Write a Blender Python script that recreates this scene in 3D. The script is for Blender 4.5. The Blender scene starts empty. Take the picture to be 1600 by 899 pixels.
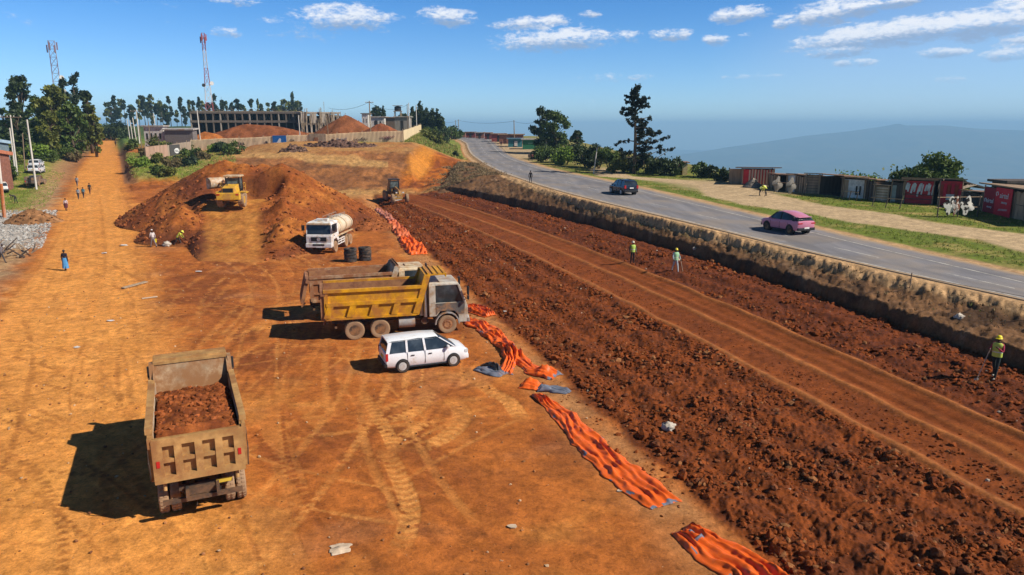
import bpy, math, random
import numpy as np
from mathutils import Matrix, Vector, Euler

# ------------------------------------------------------------------ camera, sky, sun, exposure
scene = bpy.context.scene
COL = scene.collection
CAM_H, FPX = 11.5, 1120.0
PITCH = math.atan((449.5 - 200.0) / FPX)
cam_d = bpy.data.cameras.new('camera')
cam_d.sensor_width = 36.0
cam_d.lens = 36.0 * FPX / 1600.0
cam_d.clip_start, cam_d.clip_end = 0.5, 60000.0
cam = bpy.data.objects.new('camera', cam_d)
cam.location = (0, 0, CAM_H)
cam.rotation_euler = (math.pi / 2 - PITCH, 0, 0)
COL.objects.link(cam)
scene.camera = cam

scene.view_settings.view_transform = 'Standard'
scene.view_settings.look = 'None'
scene.view_settings.gamma = 1.0
scene.view_settings.exposure = 0.48
scene.view_settings.use_curve_mapping = False
cy = scene.cycles
cy.use_denoising = True
cy.max_bounces = 5
cy.diffuse_bounces = 2
cy.glossy_bounces = 2
cy.transmission_bounces = 2
cy.transparent_max_bounces = 6
cy.volume_bounces = 0
cy.caustics_reflective = cy.caustics_refractive = False
cy.use_adaptive_sampling = True
cy.adaptive_threshold = 0.015

SUN_EL = math.radians(39.5)
SUN_DIR = Vector((math.cos(SUN_EL) * 0.955, -math.cos(SUN_EL) * 0.30, math.sin(SUN_EL))).normalized()   # towards the sun
sun_d = bpy.data.lights.new('sun', 'SUN')
sun_d.energy = 4.6
sun_d.angle = math.radians(0.5)
sun_d.color = (1.0, 0.93, 0.82)
sun = bpy.data.objects.new('sun', sun_d)
sun.rotation_euler = SUN_DIR.to_track_quat('Z', 'Y').to_euler()
sun.location = (40, 10, 60)
COL.objects.link(sun)

world = bpy.data.worlds.new('World')
scene.world = world
world.use_nodes = True
WT = world.node_tree
WT.nodes.clear()

class NG:
    """small helper to write node maths"""
    def __init__(s, tree): s.t = tree
    def n(s, typ, **kw):
        nd = s.t.nodes.new(typ)
        for k, v in kw.items(): setattr(nd, k, v)
        return nd
    def put(s, sock, v):
        if v is None: return
        if hasattr(v, 'is_output'): s.t.links.new(v, sock)
        else: sock.default_value = v
    def m(s, op, a, b=None, c=None, clamp=False):
        nd = s.n('ShaderNodeMath', operation=op); nd.use_clamp = clamp
        for i, v in enumerate((a, b, c)): s.put(nd.inputs[i], v)
        return nd.outputs[0]
    def ss(s, v, lo, hi, a=0.0, b=1.0):
        nd = s.n('ShaderNodeMapRange', interpolation_type='SMOOTHSTEP')
        for i, q in enumerate((v, lo, hi, a, b)): s.put(nd.inputs[i], q)
        return nd.outputs[0]
    def mix(s, f, a, b, mode='MIX'):
        nd = s.n('ShaderNodeMix', data_type='RGBA', blend_type=mode)
        s.put(nd.inputs[0], f); s.put(nd.inputs[6], a); s.put(nd.inputs[7], b)
        return nd.outputs[2]
    def noise(s, vec, scale, detail=4, rough=.55, dist=0.0):
        nd = s.n('ShaderNodeTexNoise'); s.put(nd.inputs['Vector'], vec)
        nd.inputs['Scale'].default_value = scale; nd.inputs['Detail'].default_value = detail
        nd.inputs['Roughness'].default_value = rough; nd.inputs['Distortion'].default_value = dist
        return nd.outputs[0]

def pix_dir(px, py):
    a = (px - 800) / FPX; b = (449.5 - py) / FPX
    d = Vector((a, math.cos(PITCH) + b * math.sin(PITCH), -math.sin(PITCH) + b * math.cos(PITCH)))
    return d.normalized()

def build_sky():
    g = NG(WT)
    out = g.n('ShaderNodeOutputWorld'); bg = g.n('ShaderNodeBackground')
    sky = g.n('ShaderNodeTexSky', sky_type='NISHITA')
    sky.sun_disc = False
    sky.sun_elevation = SUN_EL
    sky.sun_rotation = math.atan2(SUN_DIR.x, SUN_DIR.y)
    sky.altitude = 2300; sky.air_density = 1.0; sky.dust_density = 0.3; sky.ozone_density = 3.0
    geo = g.n('ShaderNodeTexCoord')
    sep = g.n('ShaderNodeSeparateXYZ'); WT.links.new(geo.outputs['Generated'], sep.inputs[0])
    X, Y, Z = sep.outputs
    el = g.m('MULTIPLY', g.m('ARCSINE', Z), 57.2958)
    az = g.m('MULTIPLY', g.m('ARCTAN2', X, Y), 57.2958)
    # deep saturated blue of a high altitude sky, paler towards the horizon
    hs = g.n('ShaderNodeHueSaturation'); WT.links.new(sky.outputs[0], hs.inputs['Color'])
    hs.inputs['Saturation'].default_value = 1.02
    up = g.ss(el, -0.5, 12.5)
    tint = g.mix(up, (0.86, 1.05, 1.26, 1), (0.32, 0.78, 1.18, 1))
    tint = g.mix(g.ss(el, 14, 32), tint, (0.27, 0.28, 0.29, 1))
    base = g.mix(1.0, hs.outputs[0], tint, 'MULTIPLY')
    dv = pix_dir(1500, 110); av, ev = math.degrees(math.atan2(dv.x, dv.y)), math.degrees(math.asin(dv.z))
    uu = g.m('MULTIPLY_ADD', az, 1 / 15.0, -av / 15.0); vv = g.m('MULTIPLY_ADD', el, 1 / 6.5, -ev / 6.5)
    veil = g.m('MULTIPLY', g.ss(g.m('MULTIPLY_ADD', uu, uu, g.m('MULTIPLY', vv, vv)), 1.4, 0.0), .34)
    base = g.mix(veil, base, (4.6, 5.8, 7.4, 1))
    # clouds: clusters placed by direction, broken up by noise
    comb = g.n('ShaderNodeCombineXYZ')
    WT.links.new(az, comb.inputs[0]); WT.links.new(g.m('MULTIPLY', el, 2.4), comb.inputs[1])
    n1 = g.noise(comb.outputs[0], 0.75, 8, .62, .4)
    n2 = g.noise(comb.outputs[0], 2.2, 6, .65)
    clouds = [  # px, py, half width, half height (pixels), slope, strength
        (540, 28, 72, 22, .02, .95), (470, 42, 70, 22, .0, .45), (700, 27, 42, 15, .04, 1.0), (838, 36, 62, 12, -.05, .95), (868, 63, 92, 19, -.05, 1.0),
        (920, 22, 18, 6, 0, .7), (982, 58, 22, 10, 0, .7), (1050, 55, 34, 10, 0, .9), (1118, 62, 20, 9, 0, 1.0), (1158, 23, 46, 13, -.05, 1.05), (1165, 56, 12, 6, 0, .6),
        (1305, 18, 78, 20, -.12, 1.1), (1400, 2, 65, 12, -.1, .9), (1222, 38, 14, 10, 0, .8), (1395, 52, 165, 22, -.09, 1.15), (1545, 40, 90, 24, -.1, 1.1),
        (1310, 84, 55, 8, -.03, .9), (1336, 98, 34, 7, 0, .85), (1475, 82, 42, 9, 0, .95), (1580, 84, 50, 12, -.05, .9), (1590, 64, 40, 10, -.1, .9), (1590, 5, 45, 12, 0, 1.0),
        (1485, 124, 28, 6, 0, .6), (1190, 120, 55, 6, 0, .65), (960, 122, 70, 8, -.02, .55), (355, 50, 24, 9, 0, .75), (370, 2, 40, 8, 0, .7), (30, 30, 80, 12, .1, .22),
        (1450, 156, 60, 6, -.02, .35), (930, 162, 40, 7, 0, .3), (1240, 160, 50, 5, 0, .25), (330, 35, 90, 10, 0, .2), (250, 5, 90, 10, 0, .2)]
    tot = None; low = None
    for (px, py, w, h, sl, st) in clouds:
        d = pix_dir(px, py); d1 = pix_dir(px + w, py); d2 = pix_dir(px, py - h)
        A = math.degrees(math.atan2(d.x, d.y)); E_ = math.degrees(math.asin(d.z))
        W = abs(math.degrees(math.atan2(d1.x, d1.y)) - A); Hh = abs(math.degrees(math.asin(d2.z)) - E_)
        u = g.m('MULTIPLY_ADD', az, 1 / W, -A / W)
        v = g.m('MULTIPLY_ADD', el, 1 / Hh, -E_ / Hh)
        v = g.m('MULTIPLY_ADD', u, sl * W / Hh * 1.0 , v)
        r2 = g.m('MULTIPLY_ADD', u, u, g.m('MULTIPLY', v, v))
        f = g.m('MULTIPLY', g.ss(r2, 2.3, 0.0), st)
        if tot is None: tot, low = f, g.m('MULTIPLY', f, v)
        else:
            tot = g.m('MAXIMUM', tot, f); low = g.m('MULTIPLY_ADD', f, v, low)
    dens = g.m('MULTIPLY_ADD', g.m('SUBTRACT', n1, .5), 2.3, g.m('MULTIPLY_ADD', g.m('SUBTRACT', n2, .5), 1.1, tot))
    mask = g.ss(dens, .34, 1.18)
    mask = g.m('MULTIPLY', mask, g.ss(tot, .03, .3))
    mask = g.m('MULTIPLY', mask, g.ss(el, 1.0, 8.0, .35, .95))
    shade = g.ss(g.m('MULTIPLY_ADD', g.m('SUBTRACT', n2, .5), 1.2, low), -.55, .35)
    ccol = g.mix(shade, (2.6, 3.6, 5.4, 1), (8.2, 8.4, 8.9, 1))
    fin = g.mix(mask, base, ccol)
    WT.links.new(fin, bg.inputs['Color'])
    bg.inputs['Strength'].default_value = 0.085
    WT.links.new(bg.outputs[0], out.inputs[0])
build_sky()
try:
    world.cycles.sampling_method = 'MANUAL'; world.cycles.sample_map_resolution = 512
except Exception: pass

# ------------------------------------------------------------------ numpy noise
RNG = np.random.default_rng(7)
random.seed(11)
_perm = np.random.default_rng(3).permutation(4096)
_grad = np.random.default_rng(4).uniform(0, 2 * np.pi, 4096)
_gx, _gy = np.cos(_grad), np.sin(_grad)
def perlin(x, y):
    xi = np.floor(x).astype(np.int64); yi = np.floor(y).astype(np.int64)
    xf = x - xi; yf = y - yi
    u = xf * xf * xf * (xf * (xf * 6 - 15) + 10); v = yf * yf * yf * (yf * (yf * 6 - 15) + 10)
    def gr(ix, iy, dx, dy):
        h = _perm[(_perm[ix & 4095] + iy) & 4095]
        return _gx[h] * dx + _gy[h] * dy
    a = gr(xi, yi, xf, yf); b = gr(xi + 1, yi, xf - 1, yf)
    c = gr(xi, yi + 1, xf, yf - 1); d = gr(xi + 1, yi + 1, xf - 1, yf - 1)
    return (a + u * (b - a) + v * ((c + u * (d - c)) - (a + u * (b - a)))) * 1.5
def fbm(x, y, s, oct=4, gain=.5):
    r = 0; a = 1.0; tot = 0
    for o in range(oct):
        r = r + a * perlin(x / s + 17.3 * o, y / s - 9.1 * o); tot += a; a *= gain; s = s / 2.03
    return r / tot
def ridged(x, y, s, oct=3):
    r = 0; a = 1.0; tot = 0
    for o in range(oct):
        r = r + a * (1 - 2 * np.abs(perlin(x / s + 5.7 * o, y / s + 3.3 * o))); tot += a; a *= .55; s = s / 2.1
    return r / tot
def sst(e0, e1, x):
    t = np.clip((x - e0) / (e1 - e0), 0, 1); return t * t * (3 - 2 * t)
def lerp(a, b, t): return a + (b - a) * t

# ------------------------------------------------------------------ terrain profile
ZRY = np.array([0, 30, 50, 85, 120, 190, 280, 340, 420, 700.])
ZRZ = np.array([3.15, 3.15, 3.25, 3.75, 4.1, 5.2, 7, 7.3, 7, 0])
def zroad(y): return np.interp(y, ZRY, ZRZ)
def ray_z(px, py, z):
    d = pix_dir(px, py); t = (z - CAM_H) / d.z
    return d.x * t, d.y * t
def ray_road(px, py):
    z = 3.4
    for i in range(60):
        x, y = ray_z(px, py, z); z = .5 * z + .5 * float(zroad(y))
    return x, y
YD = np.arange(0, 721, 1.0)
def dense(pts, smooth=8, extrap=True):
    p = np.array(sorted(pts, key=lambda q: q[1]))
    x = np.interp(YD, p[:, 1], p[:, 0])
    s0 = (p[1, 0] - p[0, 0]) / (p[1, 1] - p[0, 1]); s1 = (p[-1, 0] - p[-2, 0]) / (p[-1, 1] - p[-2, 1])
    lo = YD < p[0, 1]; hi = YD > p[-1, 1]
    x[lo] = p[0, 0] + s0 * (YD[lo] - p[0, 1]); x[hi] = p[-1, 0] + s1 * (YD[hi] - p[-1, 1])
    for _ in range(2):
        k = np.ones(smooth * 2 + 1) / (smooth * 2 + 1)
        xe = np.concatenate([x[0] + (x[1] - x[0]) * np.arange(-smooth, 0), x, x[-1] + (x[-1] - x[-2]) * np.arange(1, smooth + 1)])
        x = np.convolve(xe, k, 'valid')
    return x
def curve(tab):
    return lambda y: np.interp(y, YD, tab)
NE = curve(dense([ray_road(*a) for a in [(712,217),(728,224),(730,231.6),(735.6,242),(755,255.6),(777,267.6),(800,275),(820,283),(900,307),(1000,330),(1200,378),(1400,428),(1600,470)]]))
FE = curve(dense([ray_road(*a) for a in [(742,216.8),(785,233),(800,245),(830,255.6),(860,264.6),(950,282),(1050,305),(1200,340),(1400,385),(1600,430)]]))
def quad(z, pts):
    p = np.array([ray_z(a, b, z) for a, b in pts])
    c = np.polyfit(p[:, 1], p[:, 0], 2 if len(p) > 4 else 1)
    return lambda y: np.polyval(c, np.clip(y, 8, 122))
ZB = [0.1, .65, .9, 1.15, 1.55, 1.6, 2.6]
B0 = quad(ZB[0], [(600,325),(740,455),(870,560),(1010,690),(1220,880)])
B1 = quad(ZB[1], [(640,318),(800,385),(1000,483),(1200,597),(1400,697),(1600,803)])
B2 = quad(ZB[2], [(690,325),(1000,445),(1200,551),(1333,611),(1411,647),(1600,735)])
B3 = quad(ZB[3], [(680,312),(800,345),(1000,425),(1200,515),(1523,647),(1600,675)])
B4 = quad(ZB[4], [(720,312),(800,330),(1000,392),(1200,456),(1600,598)])
BB = quad(ZB[5], [(740,308),(900,342),(1000,375),(1200,441),(1440,520),(1600,572)])
BT = quad(ZB[6], [(760,275),(850,310),(1000,355),(1200,403),(1400,458),(1600,512)])
def btop(y):  return BB(y) + np.maximum(.56 * (NE(y) - BB(y)), .9)
ESC = lambda y: np.interp(y, [0, 20, 60, 80, 92, 118, 160, 210, 300, 400, 700], [70, 66, 60, 51, 45, 40, 33, 28, 22, 14, -10])
LLp = [(0, 30, 0)]
ZLY = np.array([0, 50, 75, 105, 140, 170, 220, 300, 380, 450, 520, 700.]); ZLZ = np.array([0, 0, .5, 1.4, 3.9, 5.0, 6.6, 7.6, 9.5, 12.3, 12.5, 5])
ZCY = np.array([0, 60, 90, 112, 118, 124, 135, 147, 160, 190, 230, 300, 400, 480, 700.]); ZCZ = np.array([0, 0, .3, .8, .9, 1.6, 4.2, 6.6, 8.3, 9.1, 10.0, 10.6, 11, 10, -5])
def ray_left(px, py):
    z = 1.0
    for i in range(80):
        x, y = ray_z(px, py, z); z = .6 * z + .4 * float(np.interp(y, ZLY, ZLZ))
    return x, y
LL = curve(dense([ray_left(*a) for a in [(-60,560),(0,480),(60,420),(95,330),(110,300),(125,268),(140,243),(154,222)]], 6))
LR = curve(dense([ray_left(*a) for a in [(330,700),(262,560),(232,420),(215,345),(196,300),(190,270),(186,245),(182,222)]], 6))
def knots(x, xs, zs):
    r = np.full_like(x, zs[0] if np.isscalar(zs[0]) else 0.0)
    r = np.where(x <= xs[0], zs[0], r)
    for i in range(len(xs) - 1):
        t = np.clip((x - xs[i]) / np.maximum(xs[i + 1] - xs[i], 1e-3), 0, 1)
        r = np.where(x > xs[i], zs[i] + (zs[i + 1] - zs[i]) * t, r)
    return r
def terrain(x, y, detail=True):
    x = np.asarray(x, float); y = np.asarray(y, float)
    yc = np.maximum(y, 1.0); a = x / np.maximum(yc, 12)
    zl = np.interp(yc, ZLY, ZLZ); zc = np.interp(yc, ZCY, ZCZ)
    w = sst(-.45, -.30, a)
    z = lerp(zl, zc, w)
    # banks beside the left dirt road
    ll, lr = LL(yc), LR(yc)
    z = z + 1.6 * sst(1.0, 9.0, ll - x) * sst(108, 128, yc) * (1 - sst(260, 330, yc))
    z = z + 1.1 * sst(.3, 2.5, x - lr) * sst(118, 126, yc) * (1 - sst(240, 290, yc)) * (1 - sst(-.42, -.36, a))
    xe, xf, zr = NE(yc), FE(yc), zroad(yc)
    D = xe - x
    # hill running down to the highway beyond the road works
    znat = lerp(zr - .25, z, sst(2.5, 15, D))
    ax = -14.5 + 0.0 * yc
    notch = 1.0 + np.maximum(yc - 112, 0) * .07 + .85 * np.maximum(np.abs(x - ax) - 2.5, 0) + 1.3 * np.maximum(yc - 148, 0)
    znat = np.where(yc > 112, np.minimum(znat, np.maximum(notch, .9)), znat)
    b0, b1, b2, b3, b4, bb, bt = B0(yc), B1(yc), B2(yc), B3(yc), B4(yc), BB(yc), btop(yc)
    zz = [z, ZB[0] + 0 * z, ZB[1] + 0 * z, ZB[2] + 0 * z, ZB[2] + .05 + 0 * z, ZB[3] + 0 * z, ZB[4] + 0 * z, ZB[5] - .1 + 0 * z, zr - .62, zr - .22, zr - .035]
    zz.insert(8, ZB[5] + .60 + .1 * (zr - 3.25))
    band = knots(x, [b0 - 2.5, b0 - .3, b1, b2, b2 + .6, b3, b4, bb, bb + .2, bt, np.maximum(xe - 1.1, bt + .2), np.maximum(xe - .3, bt + .4)], zz)
    t = sst(110, 119, yc)
    zz2 = lerp(band, znat, t)
    z = np.where(x > b0 - 2.5, zz2, np.where(yc > 112, lerp(z, znat, t), z))
    # highway platform and terrace on its right
    hw = knots(x, [xe - .3, xe + .7, xe + 1.2, xf - 1.2, xf - .7, xf + .4], [zr - .035, zr - .035, zr - .2, zr - .2, zr - .035, zr - .05])
    z = np.where(x > xe - .3, hw, z)
    over = x - ESC(yc)
    z = np.where(x > xf, z - .72 * np.maximum(over, 0) ** 1.0, z)
    if detail:
        rough = np.zeros_like(x)
        mb = (yc < 118)
        r0 = sst(-1.2, .4, x - b0) * (1 - sst(-.5, .1, x - b1)) * mb
        r1 = sst(.1, .5, x - b1) * (1 - sst(-.4, 0, x - b2)) * mb
        r3 = sst(.2, .6, x - b3) * (1 - sst(-.2, .4, x - bb)) * mb
        near = 1 / (1 + (yc / 60) ** 2)
        clod = ridged(x, y, .75, 3) * .5 + fbm(x, y, .34, 3) * .6
        fur = .07 * np.sin((x - b0) * 3.6 + 2.2 * fbm(x, y, 6, 2)) * (r0 + .6 * r3)
        z = z + fur + r0 * (.15 * clod + .12 * fbm(x, y, 2.2, 3) + .05 * fbm(x, y, .17, 2)) + r1 * .045 * clod + r3 * (.13 * clod + .12 * fbm(x, y, 1.8, 2) + .05 * fbm(x, y, .2, 2))
        # berms left by the grader
        for bx, hh in ((b1, .13), (b2, .10), (b3, .14)):
            q = np.exp(-((x - bx + .15 * perlin(x / 3, y / 3)) / .22) ** 2)
            z = z + q * hh * mb * (1 - sst(100, 112, yc))
        # ruts in the smooth strip
        sm = sst(.2, .4, x - b2) * (1 - sst(-.5, -.1, x - b3)) * mb
        z = z + sm * .02 * np.sin((x - b2) * 9)
        cliff = sst(-.1, .3, x - bb) * (1 - sst(-.9, -.2, x - xe)) * mb
        z = z + cliff * (.26 * fbm(x, y, 1.6, 4) + .16 * ridged(x, y, .9, 3) + .10 * fbm(x, y, .3, 2))
        slope = sst(108, 120, yc) * (x < xe - 1.5) * (x > -75)
        isl = slope * (x > LR(yc) + 1)
        z = z + isl * (.35 * fbm(x, y, 9, 4) + (.16 + .22 * (yc < 148)) * ridged(x, y, 3.4, 4))
        yard = (x < b0) & (x > ll - 3) & (yc < 125)
        z = z + np.where(yard, .035 * fbm(x, y, 3.0, 4) + .012 * fbm(x, y, .35, 2), 0)
        off = (x < ll - 1)
        z = z + np.where(off, .18 * fbm(x, y, 3.0, 4) * sst(0, 6, ll - x), 0)
        rt = (x > xf + 1)
        z = z + np.where(rt, .05 * fbm(x, y, 4.0, 4) * sst(1, 3, x - xf) + np.where(over > 4, 1.2 * fbm(x, y, 30, 4), 0), 0)
        z = z + np.where(yc > 300, sst(300, 420, yc) * 1.2 * fbm(x, y, 60, 3) * (x < xe - 10), 0)
    return z
def gz(x, y): return float(terrain(np.array([x]), np.array([y]))[0])
def at(px, py, lo=12.0, hi=650.0):
    """first point where the view ray through a pixel of the photo meets the ground"""
    d = pix_dir(px, py)
    t = np.arange(lo, hi, .1)
    X, Y, Z = d.x * t, d.y * t, CAM_H + d.z * t
    T = terrain(X, Y, False)
    k = np.nonzero(Z <= T)[0]
    i = k[0] if len(k) else len(t) - 1
    return Vector((X[i], Y[i], gz(X[i], Y[i])))
def atd(px, dist, lift=0.0):
    """ground point at a given depth in the vertical plane of pixel column px (column read near the horizon)"""
    a = (px - 800) / FPX / (math.cos(PITCH) + (249.5 / FPX) * math.sin(PITCH))
    return Vector((a * dist, dist, gz(a * dist, dist) + lift))
def ztop(py, dist):
    """height of a point seen at image row py at depth dist"""
    b = (449.5 - py) / FPX
    return CAM_H + dist * (-math.sin(PITCH) + b * math.cos(PITCH)) / (math.cos(PITCH) + b * math.sin(PITCH))

# ------------------------------------------------------------------ object helpers
def tag(o, label=None, cat=None, group=None, kind=None):
    if label: o['label'] = label
    if cat: o['category'] = cat
    if group: o['group'] = group
    if kind: o['kind'] = kind
    return o
def thing(name, label, cat, loc=(0, 0, 0), rz=0.0, group=None):
    o = bpy.data.objects.new(name, None)
    o.empty_display_size = .3
    COL.objects.link(o); o.location = loc; o.rotation_euler = (0, 0, rz)
    return tag(o, label, cat, group)
def dup(root, loc=None, rz=None, label=None, scale=None):
    r = root.copy(); COL.objects.link(r)
    for ch in list(root.children):
        c = ch.copy(); COL.objects.link(c); c.parent = r; c.matrix_parent_inverse = ch.matrix_parent_inverse.copy()
        for g in list(ch.children):
            d = g.copy(); COL.objects.link(d); d.parent = c; d.matrix_parent_inverse = g.matrix_parent_inverse.copy()
    if loc is not None: r.location = loc
    if rz is not None: r.rotation_euler = (0, 0, rz)
    if label: r['label'] = label
    if scale is not None: r.scale = scale
    return r

class MB:
    def __init__(s): s.v = []; s.f = []; s.mi = []; s.cur = 0; s.M = Matrix.Identity(4)
    def add(s, vs, fs):
        o = len(s.v)
        for p in vs: s.v.append(tuple(s.M @ Vector(p)))
        for f in fs: s.f.append([i + o for i in f]); s.mi.append(s.cur)
        return s
    def box(s, c, d, rot=None):
        x, y, z = d[0] / 2, d[1] / 2, d[2] / 2
        vs = [Vector(q) for q in ((-x,-y,-z),(x,-y,-z),(x,y,-z),(-x,y,-z),(-x,-y,z),(x,-y,z),(x,y,z),(-x,y,z))]
        if rot is not None:
            R = Euler(rot).to_matrix(); vs = [R @ v for v in vs]
        return s.add([v + Vector(c) for v in vs], [(0,3,2,1),(4,5,6,7),(0,1,5,4),(1,2,6,5),(2,3,7,6),(3,0,4,7)])
    def hexa(s, b, t):      # four bottom points, four top points, both counter clockwise from above
        return s.add(list(b) + list(t), [(0,3,2,1),(4,5,6,7),(0,1,5,4),(1,2,6,5),(2,3,7,6),(3,0,4,7)])
    def prism(s, prof, y0, y1):   # (x, z) outline extruded in y
        n = len(prof)
        vs = [(p[0], y0, p[1]) for p in prof] + [(p[0], y1, p[1]) for p in prof]
        fs = [list(range(n)), list(range(2 * n - 1, n - 1, -1))] + [(i, i + n, (i + 1) % n + n, (i + 1) % n) for i in range(n)]
        return s.add(vs, fs)
    def prismx(s, prof, x0, x1):  # (y, z) outline extruded in x
        n = len(prof)
        vs = [(x0, p[0], p[1]) for p in prof] + [(x1, p[0], p[1]) for p in prof]
        fs = [list(range(n - 1, -1, -1)), list(range(n, 2 * n))] + [(i, (i + 1) % n, (i + 1) % n + n, i + n) for i in range(n)]
        return s.add(vs, fs)
    def tube(s, pts, r, n=8, cap=True):
        pts = [Vector(p) for p in pts]
        rs = r if isinstance(r, (list, tuple)) else [r] * len(pts)
        vs = []; fs = []
        ref = Vector((0, 0, 1))
        for i, p in enumerate(pts):
            d = (pts[min(i + 1, len(pts) - 1)] - pts[max(i - 1, 0)]).normalized()
            u = d.cross(ref)
            if u.length < .05: u = d.cross(Vector((1, 0, 0)))
            u.normalize(); w = u.cross(d).normalized()
            for k in range(n):
                a = 2 * math.pi * k / n
                vs.append(p + (u * math.cos(a) + w * math.sin(a)) * rs[i])
        for i in range(len(pts) - 1):
            for k in range(n):
                fs.append((i * n + k, i * n + (k + 1) % n, (i + 1) * n + (k + 1) % n, (i + 1) * n + k))
        if cap: fs += [list(range(n - 1, -1, -1)), list(range((len(pts) - 1) * n, len(pts) * n))]
        return s.add(vs, fs)
    def lathe(s, prof, axis='z', n=24, c=(0, 0, 0), closed=False):   # (r, h)
        vs = []; fs = []; m = len(prof)
        for i in range(n):
            a = 2 * math.pi * i / n; ca, sa = math.cos(a), math.sin(a)
            for r, h in prof:
                if axis == 'z': p = (r * ca, r * sa, h)
                elif axis == 'y': p = (r * ca, h, r * sa)
                else: p = (h, r * ca, r * sa)
                vs.append((p[0] + c[0], p[1] + c[1], p[2] + c[2]))
        for i in range(n):
            j = (i + 1) % n
            for k in range(m - 1 + (1 if closed else 0)):
                k2 = (k + 1) % m
                fs.append((i * m + k, j * m + k, j * m + k2, i * m + k2))
        if not closed:
            fs.append([i * m for i in range(n - 1, -1, -1)]); fs.append([i * m + m - 1 for i in range(n)])
        return s.add(vs, fs)
    def loft(s, secs, cap=True):
        n = len(secs[0]); vs = [p for q in secs for p in q]; fs = []
        for i in range(len(secs) - 1):
            for k in range(n):
                fs.append((i * n + k, i * n + (k + 1) % n, (i + 1) * n + (k + 1) % n, (i + 1) * n + k))
        if cap: fs += [list(range(n - 1, -1, -1)), list(range((len(secs) - 1) * n, len(secs) * n))]
        return s.add(vs, fs)
    def mesh(s, name):
        me = bpy.data.meshes.new(name); me.from_pydata(s.v, [], s.f); me.validate(); me.update(); return me
    def build(s, name, mats, parent=None, bevel=0, smooth=None, fix=True):
        import bmesh
        me = s.mesh(name)
        if not isinstance(mats, (list, tuple)): mats = [mats]
        for m in mats: me.materials.append(m)
        if len(s.mi) == len(me.polygons): me.polygons.foreach_set('material_index', s.mi)
        if fix:
            bm = bmesh.new(); bm.from_mesh(me); bmesh.ops.recalc_face_normals(bm, faces=bm.faces); bm.to_mesh(me); bm.free()
        if smooth:
            me.polygons.foreach_set('use_smooth', [True] * len(me.polygons)); me.set_sharp_from_angle(angle=math.radians(smooth))
        o = bpy.data.objects.new(name, me); COL.objects.link(o)
        if parent is not None: o.parent = parent
        if bevel:
            b = o.modifiers.new('bevel', 'BEVEL'); b.width = bevel; b.segments = 2; b.limit_method = 'ANGLE'; b.angle_limit = math.radians(35)
        return o
def mesh_np(name, V, F, mats, smooth=True, cols=None, parent=None):
    """mesh from numpy arrays; F is (n,3) or (n,4)"""
    me = bpy.data.meshes.new(name)
    n, k = F.shape
    me.vertices.add(len(V)); me.vertices.foreach_set('co', np.ascontiguousarray(V, np.float32).ravel())
    me.loops.add(n * k); me.loops.foreach_set('vertex_index', np.ascontiguousarray(F, np.int32).ravel())
    me.polygons.add(n); me.polygons.foreach_set('loop_start', np.arange(0, n * k, k, dtype=np.int32))
    me.update(calc_edges=True)
    if cols is not None:
        at_ = me.color_attributes.new('tone', 'FLOAT_COLOR', 'POINT')
        c = np.ones((len(V), 4), np.float32); c[:, :cols.shape[1]] = cols
        at_.data.foreach_set('color', c.ravel())
    for m in (mats if isinstance(mats, (list, tuple)) else [mats]): me.materials.append(m)
    me.polygons.foreach_set('use_smooth', np.full(n, smooth))
    o = bpy.data.objects.new(name, me); COL.objects.link(o)
    if parent is not None: o.parent = parent
    return o

# ------------------------------------------------------------------ materials
def new_mat(name):
    m = bpy.data.materials.new(name); m.use_nodes = True
    t = m.node_tree; t.nodes.clear(); g = NG(t)
    o = g.n('ShaderNodeOutputMaterial'); b = g.n('ShaderNodeBsdfPrincipled')
    t.links.new(b.outputs[0], o.inputs[0])
    b.inputs['Specular IOR Level'].default_value = .3
    return m, g, b
def rgb(c): return (c[0], c[1], c[2], 1)
def mat(name, c, rough=.7, metal=0.0, var=.25, scale=3.0, dust=0.0, dustcol=(.33, .17, .075), bump=0.0, spec=.3, streak=False):
    m, g, b = new_mat(name)
    tc = g.n('ShaderNodeTexCoord').outputs['Object']
    vec = tc
    if streak:
        mp = g.n('ShaderNodeMapping'); mp.inputs['Scale'].default_value = (1, 1, .15); m.node_tree.links.new(tc, mp.inputs[0]); vec = mp.outputs[0]
    n1 = g.noise(vec, scale, 5, .6)
    k = g.ss(n1, .25, .75, 1 - var, 1 + var * .6)
    col = g.mix(1.0, rgb(c), k, 'MULTIPLY')
    if dust > 0:
        n2 = g.noise(tc, scale * .6, 6, .68)
        col = g.mix(g.ss(n2, .62 - dust * .5, .82 - dust * .35), col, rgb(dustcol))
    g.put(b.inputs['Base Color'], col)
    b.inputs['Roughness'].default_value = rough; b.inputs['Metallic'].default_value = metal
    b.inputs['Specular IOR Level'].default_value = spec
    if bump:
        bn = g.n('ShaderNodeBump'); bn.inputs['Strength'].default_value = bump; bn.inputs['Distance'].default_value = .05
        g.put(bn.inputs['Height'], g.noise(tc, scale * 5, 5, .65)); m.node_tree.links.new(bn.outputs[0], b.inputs['Normal'])
    return m
def glass_mat(name, c=(.02, .026, .03)):
    m, g, b = new_mat(name)
    tc = g.n('ShaderNodeTexCoord').outputs['Object']
    g.put(b.inputs['Base Color'], g.mix(g.ss(g.noise(tc, 1.3, 3), .4, .7), rgb(c), rgb([q * 2.4 + .01 for q in c])))
    b.inputs['Roughness'].default_value = .08; b.inputs['Specular IOR Level'].default_value = .5
    return m
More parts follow.
